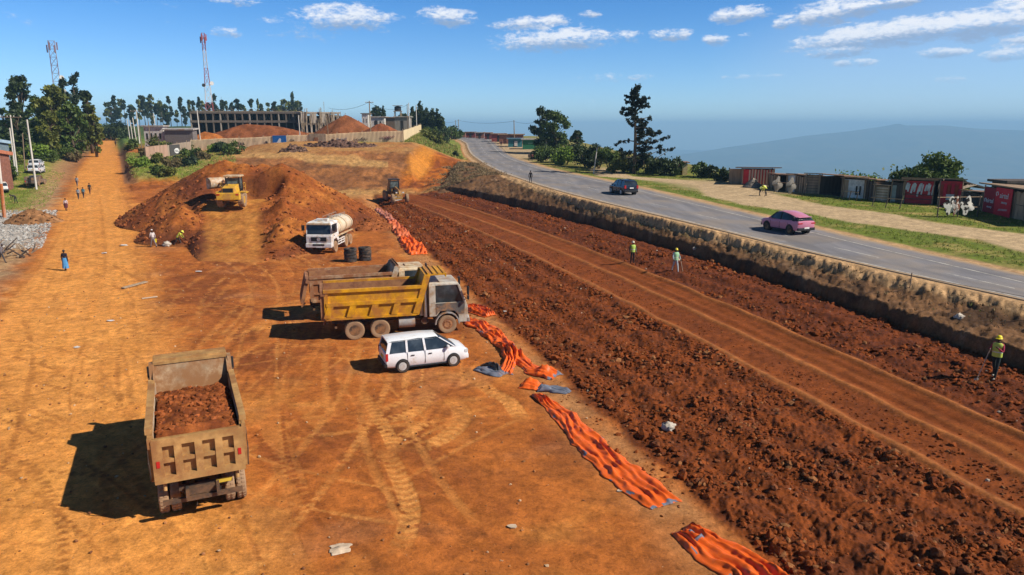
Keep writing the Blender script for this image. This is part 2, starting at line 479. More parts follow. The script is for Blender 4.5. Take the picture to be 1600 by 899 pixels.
def ground_mat(name, fine=1.0):
    m, g, b = new_mat(name)
    at_ = g.n('ShaderNodeVertexColor', layer_name='tone').outputs[0]
    tc = g.n('ShaderNodeNewGeometry').outputs['Position']
    n1 = g.noise(tc, 2.3 * fine, 6, .65); n2 = g.noise(tc, 11.0 * fine, 4, .7); n3 = g.noise(tc, 38.0 * fine, 3, .7)
    k = g.m('MULTIPLY', g.m('MULTIPLY', g.ss(n1, .25, .75, .74, 1.24), g.ss(n2, .25, .75, .80, 1.18)), g.ss(n3, .3, .7, .86, 1.13))
    pa = g.noise(tc, .55 * fine, 9, .68, .6); pb = g.noise(tc, 1.7 * fine, 8, .72, 1.0); pc = g.noise(tc, 6.0 * fine, 6, .75)
    k = g.m('MULTIPLY', k, g.ss(pa, .46, .57, .89, 1.05)); k = g.m('MULTIPLY', k, g.ss(pb, .40, .50, .85, 1.04)); k = g.m('MULTIPLY', k, g.ss(pc, .36, .46, .74, 1.03))
    g.put(b.inputs['Base Color'], g.mix(1.0, at_, k, 'MULTIPLY'))
    b.inputs['Roughness'].default_value = .95; b.inputs['Specular IOR Level'].default_value = .12
    bn = g.n('ShaderNodeBump'); bn.inputs['Strength'].default_value = .5; bn.inputs['Distance'].default_value = .06
    g.put(bn.inputs['Height'], g.m('MULTIPLY_ADD', n2, .6, n1)); m.node_tree.links.new(bn.outputs[0], b.inputs['Normal'])
    return m
def leaf_mat(name, c1, c2):
    m, g, b = new_mat(name)
    at_ = g.n('ShaderNodeVertexColor', layer_name='tone').outputs[0]
    sp = g.n('ShaderNodeSeparateColor'); m.node_tree.links.new(at_, sp.inputs[0])
    tr = g.n('ShaderNodeBsdfTranslucent'); ad = g.n('ShaderNodeMixShader')
    col = g.mix(sp.outputs[0], rgb(c1), rgb(c2))
    g.put(b.inputs['Base Color'], col); g.put(tr.inputs[0], col)
    b.inputs['Roughness'].default_value = .6
    o = [n for n in m.node_tree.nodes if n.type == 'OUTPUT_MATERIAL'][0]
    ad.inputs[0].default_value = .22
    m.node_tree.links.new(b.outputs[0], ad.inputs[1]); m.node_tree.links.new(tr.outputs[0], ad.inputs[2])
    m.node_tree.links.new(ad.outputs[0], o.inputs[0])
    return m
M_GROUND = ground_mat('earth')
M_CLOD = ground_mat('clods', 1.5)
# ------------------------------------------------------------------ soil colours and wear on the yard
# wear map of the yard: tyre tracks and polished patches, in metres on the ground
WX0, WY0, WS = -75.0, 8.0, .05
WNX, WNY = int(105 / WS), int(125 / WS)
WEAR = np.zeros((WNY, WNX), np.float32)      # + pale dusty, - dark
RUT = np.zeros((WNY, WNX), np.float32)
def stamp(pts, width, val, tread=0.0, rut=0.0, soft=.5):
    pts = np.array(pts, float)
    seg = np.hypot(*np.diff(pts, axis=0).T); L = np.concatenate([[0], np.cumsum(seg)])
    s = np.arange(0, L[-1], WS * .7)
    X = np.interp(s, L, pts[:, 0]); Y = np.interp(s, L, pts[:, 1])
    tx = np.gradient(X); ty = np.gradient(Y); q = np.hypot(tx, ty) + 1e-9; nx, ny = -ty / q, tx / q
    for o in np.arange(-width / 2, width / 2 + 1e-6, WS * .7):
        e = 1 - (abs(o) / (width / 2 + 1e-6)) ** 2 * soft
        ix = ((X + nx * o - WX0) / WS).astype(int); iy = ((Y + ny * o - WY0) / WS).astype(int)
        ok = (ix >= 0) & (ix < WNX) & (iy >= 0) & (iy < WNY)
        v = val * e * (1 + tread * np.sign(np.sin(s * 16 + abs(o) * 8)))
        fade = np.minimum(1, np.minimum(s, L[-1] - s) / 1.5)
        v = v * fade * np.clip(.8 + .6 * perlin(X / 3 + 3, Y / 3), 0, 1.3)
        cur = WEAR[iy[ok], ix[ok]]
        WEAR[iy[ok], ix[ok]] = np.where(np.abs(v[ok]) > np.abs(cur), v[ok], cur)
        if rut: RUT[iy[ok], ix[ok]] = -rut * e * fade[ok]
def bez(pix, n=40):
    p = np.array([ray_z(a, b, .2)[:2] for a, b in pix]); m = len(p)
    t = np.linspace(0, m - 1, n * m)
    if m == 2: return np.stack([np.interp(t, range(m), p[:, k]) for k in (0, 1)], 1)
    out = []
    for tt in t:
        i = min(int(tt), m - 2); u = tt - i
        p0, p1, p2, p3 = p[max(i - 1, 0)], p[i], p[i + 1], p[min(i + 2, m - 1)]
        out.append(.5 * ((2 * p1) + (-p0 + p2) * u + (2 * p0 - 5 * p1 + 4 * p2 - p3) * u * u + (-p0 + 3 * p1 - 3 * p2 + p3) * u ** 3))
    return np.array(out)
rr = random.Random(5)
# wheel lines along the dirt road on the left
for k in range(16):
    f0 = rr.uniform(.05, .95)
    ys = np.arange(12, 118, 2.0)
    xs = LL(ys) + (LR(ys) - LL(ys)) * f0 + np.sin(ys / rr.uniform(12, 25) + rr.uniform(0, 6)) * .6
    stamp(np.stack([xs, ys], 1), rr.uniform(.25, .7), rr.choice([.5, .3, -.22, -.3]), 0, .02)
# criss-cross tracks over the yard
for k in range(120):
    x0, y0 = rr.uniform(-26, 0), rr.uniform(14, 62)
    h = rr.gauss(1.95, .45) if rr.random() < .7 else rr.uniform(0, 3.1); kk = rr.gauss(0, .03); v = rr.choice([.45, .6, .4, -.5, -.6, -.4]); pts = []; pts2 = []
    for i in range(rr.randint(12, 40)):
        if x0 > B0(np.array([y0]))[0] - 3 : break
        pts.append((x0, y0)); pts2.append((x0 + 1.9 * math.cos(h + 1.57), y0 + 1.9 * math.sin(h + 1.57)))
        x0 += math.cos(h) * .9; y0 += math.sin(h) * .9; h += kk
    if len(pts) > 5:
        w = rr.uniform(.14, .42); stamp(pts, w, v, rr.choice([0, .25, .4]), .015); stamp(pts2, w, v * .9, rr.choice([0, .25]), .015)
# the bold pale tread arcs in front of the white car
for pix, w in (([(640,700),(700,672),(722,640),(700,612)], .75), ([(570,655),(640,640),(668,612),(655,600)], .7), ([(820,655),(795,620),(768,605),(745,585)], .7),
               ([(600,690),(640,668),(690,640)], .5), ([(560,640),(610,628),(650,605)], .45), ([(620,705),(600,660),(560,600)], .5), ([(470,800),(440,700),(400,600)], .9),
               ([(410,760),(440,860),(470,899)], 1.2), ([(600,690),(640,780),(620,860)], .6)):
    stamp(bez(pix), w, .9 if w < .85 else .4, .4 if w < .85 else 0, .02, .25)
for pix, w, v in (([(300,425),(360,428),(440,432)], 1.6, -.8), ([(190,385),(240,375)], 1.0, -.6), ([(640,760),(700,800),(760,830)], .35, -.6), ([(730,810),(790,845),(830,880)], .3, -.6),
                  ([(450,720),(470,740)], 1.0, -.75), ([(500,860),(540,899)], 1.1, -.85), ([(560,680),(520,660),(450,670)], 1.6, -.4), ([(780,690),(900,740)], .4, -.35)):
    stamp(bez(pix), w, v, 0, 0, .9)
def wear(x, y, A=WEAR):
    fx = np.clip((x - WX0) / WS - .5, 0, WNX - 2); fy = np.clip((y - WY0) / WS - .5, 0, WNY - 2)
    ix = fx.astype(int); iy = fy.astype(int); u = fx - ix; v = fy - iy
    r = (A[iy, ix] * (1 - u) + A[iy, ix + 1] * u) * (1 - v) + (A[iy + 1, ix] * (1 - u) + A[iy + 1, ix + 1] * u) * v
    inside = (x > WX0) & (x < WX0 + 104) & (y > WY0) & (y < WY0 + 124)
    return r * inside
C = lambda *a: np.array(a, float)
C_ROAD, C_YARD, C_DARK = C(.68, .285, .062), C(.395, .120, .024), C(.17, .046, .014)
C_FILL, C_STRIP, C_RAKE, C_BERM = C(.195, .049, .0115), C(.235, .060, .013), C(.20, .052, .013), C(.44, .165, .05)
C_CLIFF, C_CLIFFD, C_SHOUL = C(.19, .098, .046), C(.085, .046, .025), C(.47, .29, .145)
C_GRASS, C_DRY, C_TRACK = C(.13, .165, .022), C(.34, .26, .085), C(.46, .33, .19)
def paint_ground(x, y, z):
    yc = np.maximum(y, 1.0)
    N = len(x); c = np.zeros((N, 3))
    def put(col, m):
        nonlocal c
        c = c + (col - c) * np.clip(m, 0, 1)[:, None]
    ll, lr, xe, xf = LL(yc), LR(yc), NE(yc), FE(yc)
    b0, b1, b2, b3, b4, bb, bt = B0(yc), B1(yc), B2(yc), B3(yc), B4(yc), BB(yc), btop(yc)
    nA = fbm(x, y, 9, 4); nB = fbm(x + 40, y, 2.6, 4); nC = fbm(x, y + 90, .8, 3); nD = fbm(x - 70, y, 24, 3)
    c[:] = C_YARD
    put(C_DARK, sst(.0, .38, nA * .6 + nB * .55 + nD * .35) * .72)
    put(C_ROAD, sst(.0, .4, -nA * .5 + nB * .35 - nD * .35) * .8)
    put(C(.36, .17, .085), sst(.15, .45, fbm(x + 11, y - 30, 5, 4)) * .3)
    put(C(.26, .085, .022), sst(.1, .35, fbm(x * .5 + y * .6 + 7, y * .25 - x * .3, 1.2, 4)) * .5)
    onroad = sst(-1.5, 1.2, x - ll + .8 * nB) * (1 - sst(-2.0, 1.8, x - lr + 1.2 * nB))
    put(C_ROAD * 1.02, onroad * (.75 + .25 * nB))
    w = wear(x, y)
    put(C(.66, .29, .075), np.clip(w, 0, 1) * .7); put(C_DARK * .9, np.clip(-w, 0, 1) * .75)
    # left verge: gravel, grass, bank
    off = sst(.0, 3.0, ll - x + 1.5 * nB)
    leftc = lerp(C(.30, .20, .11)[None], C(.42, .30, .16)[None], sst(-.3, .3, nC)[:, None])
    c = lerp(c, leftc, (off * .75)[:, None])
    gravel = off * sst(66, 72, yc + 2 * nB) * (1 - sst(88, 94, yc + 2 * nB)); put(C(.42, .38, .34), gravel * .9)
    grassL = off * sst(90, 97, yc + 4 * nB); put(lerp(C_GRASS[None], C_DRY[None], sst(-.1, .5, nB)[:, None])[:, :], grassL * sst(2.5, 7, ll - x + 2 * nB))
    put(C(.27, .12, .05), sst(0, 1, ll - x) * (1 - sst(2, 6, ll - x)) * sst(118, 125, yc) * .7)
    # green island right of the road and the land beyond
    a = x / np.maximum(yc, 12)
    isl = sst(.3, 2.0, x - lr) * sst(119, 124, yc + 3 * nB) * (1 - sst(-.43, -.37, a + .02 * nB)) * (1 - sst(158, 170, yc + 6 * nA))
    put(lerp(C_GRASS[None] * 1.15, C_DRY[None], sst(-.2, .4, nB)[:, None]), isl)
    put(C(.22, .10, .045), sst(-.3, .4, x - lr) * (1 - sst(1.6, 2.8, x - lr)) * sst(118, 121, yc) * (1 - sst(230, 260, yc)))
    far = sst(170, 215, yc) * (1 - onroad)
    put(lerp(C(.075, .13, .02)[None], C(.16, .21, .035)[None], sst(-.3, .3, fbm(x, y, 40, 3))[:, None]), far * (x < -50))
    # the cut and the plateau in front of the hoarding
    mid = sst(-.43, -.37, a) * sst(108, 118, yc)
    cut = lerp(C(.22, .088, .033)[None], C(.36, .145, .048)[None], sst(-.4, .4, nA + .5 * nB)[:, None])
    cut = lerp(cut, C(.16, .075, .035)[None], (sst(.12, .5, fbm(x, y, 6, 4)) * .8)[:, None])
    cut = lerp(cut, C(.11, .05, .025)[None], (sst(.05, .45, fbm(x + 9, y, 2.4, 4) + .4 * fbm(x, y, 14, 2)) * .75 * (yc < 150))[:, None])
    put(cut, mid)
    put(C(.42, .22, .075), mid * sst(144, 151, yc + 3 * nB) * (1 - sst(-.1, .4, nA)) * .85)
    put(C(.47, .26, .09), mid * (1 - sst(118, 123, yc + 2 * nB)) * .85)
    tr = np.abs((yc - 138) - (-(a + .2)) * 60 - 3 * nA); put(C(.56, .33, .12), mid * (1 - sst(2.0, 4.5, tr)) * (a < -.17) * .6)
    dn = np.abs(x + 14.5 + .8 * nB); inn = mid * sst(117, 123, yc + 2 * nB) * (1 - sst(4.0, 6.5, dn + 1.5 * nA)) * (1 - sst(156, 161, yc)) * (x < xe - 4)
    put(lerp(C(.42, .125, .018)[None], C(.22, .062, .018)[None], sst(-.25, .3, nB + .6 * nA)[:, None]), inn)
    put(C(.50, .20, .03), inn * sst(-15.5, -17, x) * sst(127, 136, yc + 3 * nB) * .8)  # sunlit left wall of the notch, its light painted as brighter orange
    hillside = sst(158, 166, yc) * (x > -34 - (yc - 160) * .15) * (x < xe - 2); put(lerp(C_GRASS[None] * 1.1, C_DRY[None], sst(-.1, .5, nB)[:, None]), hillside)
    bh = sst(163, 172, yc) * (x <= -34 - (yc - 160) * .15) * (a > -.43); put(lerp(C(.42, .22, .08)[None], C(.24, .085, .035)[None], sst(-.2, .2, nA)[:, None]), bh * .9)
    put(C(.07, .10, .02), sst(300, 330, yc))
    # road works
    m = (yc < 121) * (1 - sst(113, 119, yc + 3 * nB))
    put(C(.42, .19, .07), sst(-3.5, -1.5, x - b0) * (1 - sst(-1.2, 0, x - b0)) * m * (.5 + .5 * sst(-.3, .3, nB)))
    fill = lerp(C_FILL[None], C(.115, .031, .010)[None], sst(-.2, .4, nC + .5 * nB)[:, None])
    put(fill, sst(-.9, -.1, x - b0 + .7 * nB) * m)
    put(lerp(C_RAKE[None], C_STRIP[None], sst(-.2, .4, nB)[:, None]), sst(0, .3, x - b1) * m)
    st = sst(0, .3, x - b2) * m; put(lerp(C_STRIP[None], C_STRIP[None] * .8, sst(-.2, .4, fbm(x - b2 + 3, yc * .05, .8, 3))[:, None]), st)
    nearw = 1 - sst(20, 40, yc)
    put(C(.40, .14, .036), st * sst(.4, 1.0, x - b2) * (1 - sst(-1.2, -.5, x - b3)) * (.08 + .4 * nearw) * sst(-.3, .25, fbm(x - b2 + 9, yc * .06, .6, 3)))
    put(lerp(C(.160, .040, .011)[None], C(.10, .027, .011)[None], sst(-.2, .3, nC)[:, None]), sst(0, .35, x - b3) * m)
    for bx in (b1, b2, b3):
        put(C_BERM, np.exp(-((x - bx + .15 * perlin(x / 3, y / 3)) / .2) ** 2) * m * .6 * (1 - sst(98, 108, yc)))
    
    # cut bank under the highway, shoulder, verge
    mm = (yc < 170)
    cl = sst(-.15, .2, x - bb + .15 * nC) * (x < xe) * (yc < 121)
    emb = (x > -11.5 + (yc - 120) * .03) * (x < xe - 2) * (yc >= 112) * (1 - sst(148, 156, yc))
    bank = np.clip(cl + emb, 0, 1)
    cc = lerp(C_CLIFF[None], C_CLIFFD[None], sst(-.1, .35, fbm(x, y, 3.2, 5) + .25 * nC)[:, None])
    cc = lerp(cc, C(.28, .18, .11)[None], (sst(.2, .5, fbm(x + 33, y, 2.1, 4)) * .6)[:, None])
    put(cc, bank)
    D = xe - x
    put(lerp(C(.165, .094, .045)[None], C(.09, .054, .028)[None], sst(-.2, .35, nC + nB)[:, None]), (D > 0) * (1 - sst(1.4, 2.4, D + .8 * nB)) * mm * .8)
    put(C(.20, .19, .045), (D > .8) * (1 - sst(1.2, 2.0, D + .8 * nB)) * mm * sst(.1, .4, nA + nB) * .7)
    put(C_SHOUL, (D > -.4) * (1 - sst(1.3, 1.8, D + .25 * nC)) * (x < xe + .3))
    hwm = (x > xe)
    E_ = x - xf
    put(C(.09, .085, .085), hwm * (E_ < .3))
    right = (E_ > .2) * 1.0
    gcol = lerp(C_GRASS[None], C_DRY[None] * .9, sst(-.05, .55, nB + .3 * nA)[:, None])
    gcol = lerp(gcol, C(.10, .13, .02)[None], sst(.05, .45, fbm(x, y, 3.5, 3))[:, None] * .5)
    put(C_SHOUL * .95, right)
    gs = sst(.9, 1.7, E_ + .5 * nB) * (1 - sst(118, 140, yc) * .25); put(gcol, right * gs)
    # dirt track running beside the stalls
    txc = np.interp(yc, TRK_Y, TRK_X); tw = np.interp(yc, [40, 60, 85, 100, 140], [3.6, 3.3, 4.4, 3.0, 2.0])
    put(C_TRACK, right * (1 - sst(-.4, .7, np.abs(x - txc) - tw + .7 * nB)) * (1 - sst(128, 140, yc)))
    put(C_TRACK * .95, right * sst(84, 90, yc) * (1 - sst(104, 112, yc)) * sst(4, 8, E_ + nA * 2) * .8)
    put(C_TRACK * .9, right * sst(150, 170, yc + 8 * nA) * (1 - sst(7, 10, E_ + 2 * nB)))
    put(C(.055, .075, .02), (x > ESC(yc) + 3) * right)
    return c * (1 + .12 * np.clip(nC, -1, 1))[:, None]
_t = [ray_road(*q) for q in [(1600,374),(1400,347.5),(1325,333),(1225,320),(1160,305),(1125,289),(1060,283),(960,275)]]
TRK_Y = np.array([q[1] for q in _t]); TRK_X = np.array([q[0] for q in _t]); _o = np.argsort(TRK_Y); TRK_Y, TRK_X = TRK_Y[_o], TRK_X[_o]

def build_ground():
    r = [.5]
    while r[-1] < 720:
        q = r[-1]
        if q < 12: dr = 1.2
        else: dr = min(max(q * q * 1.05 / 8245, .03), .45 if q < 165 else .45 + (q - 165) * .02)
        r.append(q + dr)
    r = np.array(r)
    az = np.concatenate([np.linspace(-180, -46, 40), np.arange(-44, 44.001, .082), np.linspace(46, 180, 40)])
    A, R = np.meshgrid(np.radians(az), r)
    X = (R * np.sin(A)).ravel(); Y = (R * np.cos(A)).ravel()
    Z = terrain(X, Y) + wear(X, Y, RUT)
    n, m = R.shape
    cols = paint_ground(X, Y, Z)
    i = np.arange(n - 1)[:, None] * m + np.arange(m - 1)[None]
    F = np.stack([i, i + 1, i + m + 1, i + m], -1).reshape(-1, 4)[:, ::-1]
    o = mesh_np('ground', np.stack([X, Y, Z], 1), F, M_GROUND, True, np.clip(cols, .005, .9))
    tag(o, kind='structure', label='orange earth yard, dirt road, cut banks and grassy verges', cat='ground')
    return o
GROUND = build_ground()

# ------------------------------------------------------------------ highway
def strip(name, ys, left, right, lift, m, thick=0.0, kind='structure'):
    l, r_ = left(ys), right(ys); zz = zroad(ys) + lift
    n = len(ys); k = 9
    V = []; F = []
    for j in range(k):
        t = j / (k - 1)
        V.append(np.stack([l + (r_ - l) * t, ys, zz], 1))
    V = np.stack(V, 1).reshape(-1, 3)
    i = np.arange(n - 1)[:, None] * k + np.arange(k - 1)[None]
    F = np.stack([i, i + 1, i + k + 1, i + k], -1).reshape(-1, 4)
    if thick:
        b0 = len(V)
        V = np.concatenate([V, np.stack([l - .05, ys, zz - thick], 1), np.stack([r_ + .05, ys, zz - thick], 1)])
        q = np.arange(n - 1)
        F = np.concatenate([F, np.stack([q * k, (q + 1) * k, b0 + q + 1, b0 + q], 1), np.stack([q * k + k - 1, b0 + n + q, b0 + n + q + 1, (q + 1) * k + k - 1], 1)])
    cc = np.zeros((len(V), 3)); tt = np.tile(np.minimum(np.linspace(0, 1, k), 1 - np.linspace(0, 1, k)), n); cc[:n * k, 0] = tt
    o = mesh_np(name, V, F, m, False, cc)
    return o
def asphalt_mat():
    m, g, b = new_mat('asphalt')
    tc = g.n('ShaderNodeNewGeometry').outputs['Position']
    mp = g.n('ShaderNodeMapping'); mp.inputs['Rotation'].default_value = (0, 0, math.radians(-18)); mp.inputs['Scale'].default_value = (1.0, .06, 1)
    m.node_tree.links.new(tc, mp.inputs[0])
    n1 = g.noise(mp.outputs[0], 1.3, 4, .6); n2 = g.noise(tc, .25, 4, .6); n3 = g.noise(tc, 25, 3, .7)
    col = g.mix(g.ss(n1, .35, .7), (.175, .168, .178, 1), (.235, .222, .228, 1))
    col = g.mix(g.ss(n2, .4, .7, 0, .75), col, (.27, .22, .175, 1))
    n5 = g.noise(tc, .11, 3, .5); col = g.mix(g.ss(n5, .55, .575, 0, .35), col, (.11, .105, .11, 1))
    col = g.mix(1.0, col, g.ss(n3, .3, .7, .85, 1.12), 'MULTIPLY')
    sp = g.n('ShaderNodeSeparateColor'); m.node_tree.links.new(g.n('ShaderNodeVertexColor', layer_name='tone').outputs[0], sp.inputs[0])
    dn = g.m('MULTIPLY_ADD', g.noise(tc, .8, 6, .7), -.16, sp.outputs[0])
    col = g.mix(g.ss(dn, .03, -.075, 0, .85), col, (.40, .27, .15, 1))
    wl = g.m('ABSOLUTE', g.m('SUBTRACT', g.m('MULTIPLY', sp.outputs[0], 1), .27))
    col = g.mix(g.ss(wl, .1, .0, 0, .28), col, (.09, .085, .09, 1))
    g.put(b.inputs['Base Color'], col); b.inputs['Roughness'].default_value = .85
    return m
ysr = np.concatenate([np.arange(6, 130, 1.0), np.arange(130, 426, 1.5)])
tag(strip('highway', ysr, NE, FE, 0.02, asphalt_mat(), .12), 'grey asphalt highway curving up and away', 'road', kind='structure')
M_LINE = mat('road_paint', (.46, .43, .38), .8, var=.5, scale=2.0)
M_EDGE = mat('pale_edge', (.55, .46, .34), .9, var=.5, scale=1.0)
def build_marks():
    V = []; F = []
    def add(ys, cx, w, lift):
        q = np.asarray(ys); x = cx(q); z = zroad(q) + .02 + lift; b = len(V)
        for i in range(len(q)):
            V.append((x[i] - w / 2, q[i], z[i])); V.append((x[i] + w / 2, q[i], z[i]))
        for i in range(len(q) - 1): F.append((b + 2 * i, b + 2 * i + 1, b + 2 * i + 3, b + 2 * i + 2))
    add(ysr, lambda y: NE(y) + .42, .16, .005)
    add(ysr, lambda y: FE(y) - 1.9, .14, .005)
    for y0 in np.arange(10, 420, 9.0):
        add(np.linspace(y0, y0 + 4.0, 5), lambda y: NE(y) + .42 + (FE(y) - 1.9 - NE(y) - .42) * .5, .12, .005)
    o = mesh_np('road_markings', np.array(V), np.array(F), M_LINE, False)
    tag(o, 'pale edge and lane lines on the highway', 'road markings', kind='structure')
build_marks()

# ------------------------------------------------------------------ valley, far mountain, haze
def flat_mat(name, c1, c2, s):
    m, g, b = new_mat(name)
    tc = g.n('ShaderNodeNewGeometry').outputs['Position']
    mp = g.n('ShaderNodeMapping'); mp.inputs['Scale'].default_value = (1, 1, 1); m.node_tree.links.new(tc, mp.inputs[0])
    g.put(b.inputs['Base Color'], g.mix(g.ss(g.noise(mp.outputs[0], s, 6, .65), .35, .65), rgb(c1), rgb(c2)))
    b.inputs['Roughness'].default_value = .95; b.inputs['Specular IOR Level'].default_value = .05
    return m
VZ = -430.0
def build_far():
    xs = np.linspace(-9000, 14000, 60); ys = np.linspace(-200, 15000, 60)
    X, Y = np.meshgrid(xs, ys); X = X.ravel(); Y = Y.ravel()
    Z = VZ + 6 * fbm(X, Y, 1500, 4)
    k = np.arange(59)[:, None] * 60 + np.arange(59)[None]
    F = np.stack([k, k + 1, k + 61, k + 60], -1).reshape(-1, 4)
    o = mesh_np('valley_floor', np.stack([X, Y, Z], 1), F, flat_mat('valley', (.16, .14, .07), (.03, .055, .03), .0016), True)
    tag(o, 'hazy blue valley floor far below the escarpment', 'valley', kind='structure')
    # the mountain across the valley
    D = 9000.0
    px = np.array([980, 1060, 1140, 1200, 1260, 1330, 1375, 1398, 1401, 1406, 1412, 1470, 1520, 1600, 1700, 1850, 2050])
    py = np.array([262, 244, 230, 221.5, 212, 204.5, 198, 194, 192.0, 193.5, 195.5, 195.2, 200, 203.5, 208, 222, 262.])
    cx = (px - 800) / FPX * D / (math.cos(PITCH) + (249.5 / FPX) * math.sin(PITCH))
    pz = np.array([ztop(v, D) for v in py])
    xs = np.linspace(cx[0] - 600, cx[-1] + 600, 260); vs = np.linspace(-1, 1.2, 90)
    X, V = np.meshgrid(xs, vs)
    ridge = np.interp(X, cx, pz, left=VZ - 30, right=VZ - 30)
    prof = np.where(V < 0, np.clip(1 + V, 0, 1) ** 1.35, np.clip(1 - V / 1.2, 0, 1) ** 1.2)
    Z = VZ - 25 + (ridge - VZ + 25) * prof
    Yq = D + V * 2600
    ero = ridged(X, Yq, 900, 4)
    Z = Z + (ero - .3) * 60 * np.sin(np.pi * np.clip(prof, 0, 1)) * (V < 0)
    X2 = X * (1 + V * .0)
    n, m = X.shape; k = np.arange(n - 1)[:, None] * m + np.arange(m - 1)[None]
    F = np.stack([k, k + 1, k + m + 1, k + m], -1).reshape(-1, 4)
    o = mesh_np('far_mountain', np.stack([X2.ravel(), Yq.ravel(), Z.ravel()], 1), F, flat_mat('mountain', (.10, .10, .05), (.035, .06, .03), .004), True)
    tag(o, 'long low mountain fading blue across the valley', 'mountain', kind='structure')
    m_ = bpy.data.materials.new('haze'); m_.use_nodes = True; t = m_.node_tree; t.nodes.clear()
    oo = t.nodes.new('ShaderNodeOutputMaterial'); pv = t.nodes.new('ShaderNodeVolumePrincipled')
    pv.inputs['Color'].default_value = (.40, .71, 1.0, 1); pv.inputs['Density'].default_value = HAZE; pv.inputs['Anisotropy'].default_value = 0.0
    t.links.new(pv.outputs[0], oo.inputs['Volume'])
    b = MB(); zt = 125.0
    b.box(((2500), 7000, (VZ - 60 + zt) / 2), (24000, 16600, zt - VZ + 60))
    o = b.build('haze', m_)
    tag(o, 'thin blue air haze over the valley', 'haze', kind='stuff')
HAZE = 0.00019
build_far()

# ------------------------------------------------------------------ clods of soil
def ico(sub=0):
    t = (1 + 5 ** .5) / 2
    v = np.array([(-1,t,0),(1,t,0),(-1,-t,0),(1,-t,0),(0,-1,t),(0,1,t),(0,-1,-t),(0,1,-t),(t,0,-1),(t,0,1),(-t,0,-1),(-t,0,1)], float)
    f = [(0,11,5),(0,5,1),(0,1,7),(0,7,10),(0,10,11),(1,5,9),(5,11,4),(11,10,2),(10,7,6),(7,1,8),(3,9,4),(3,4,2),(3,2,6),(3,6,8),(3,8,9),(4,9,5),(2,4,11),(6,2,10),(8,6,7),(9,8,1)]
    v = [tuple(q / np.linalg.norm(q)) for q in v]
    for _ in range(sub):
        mid = {}; nf = []
        def mp(a, b):
            k = (min(a, b), max(a, b))
            if k not in mid:
                q = (np.array(v[a]) + np.array(v[b])) / 2; v.append(tuple(q / np.linalg.norm(q))); mid[k] = len(v) - 1
            return mid[k]
        for a, b, c in f:
            x, y, z = mp(a, b), mp(b, c), mp(c, a); nf += [(a, x, z), (b, y, x), (c, z, y), (x, y, z)]
        f = nf
    return np.array(v), np.array(f)
ICO0, ICO1, ICO2 = ico(0), ico(1), ico(2)
def rocks(name, X, Y, S, cols, base=ICO0, sink=.25, zf=None, m=None, parent=None, Zs=None, rng=RNG, flat=(.6, 1.0)):
    v, f = base; n = len(X); k = len(v)
    if Zs is None: Zs = terrain(X, Y)
    ang = rng.uniform(0, 6.283, n); ax = rng.uniform(.7, 1.3, (n, 3)); ax[:, 2] = rng.uniform(flat[0], flat[1], n)
    jit = rng.uniform(.68, 1.3, (n, k, 1))
    P = v[None] * jit * ax[:, None, :]
    tl = rng.uniform(-.5, .5, n)
    y2 = P[..., 1] * np.cos(tl)[:, None] - P[..., 2] * np.sin(tl)[:, None]; z2 = P[..., 1] * np.sin(tl)[:, None] + P[..., 2] * np.cos(tl)[:, None]
    x3 = P[..., 0] * np.cos(ang)[:, None] - y2 * np.sin(ang)[:, None]; y3 = P[..., 0] * np.sin(ang)[:, None] + y2 * np.cos(ang)[:, None]
    V = np.stack([x3, y3, z2], -1) * S[:, None, None]
    V[..., 0] += X[:, None]; V[..., 1] += Y[:, None]; V[..., 2] += (Zs + S * (.5 - sink))[:, None]
    F = (f[None] + (np.arange(n) * k)[:, None, None]).reshape(-1, 3)
    cc = np.repeat(cols, k, 0)
    return mesh_np(name, V.reshape(-1, 3), F, m or M_CLOD, False, np.clip(cc, .01, .9), parent)
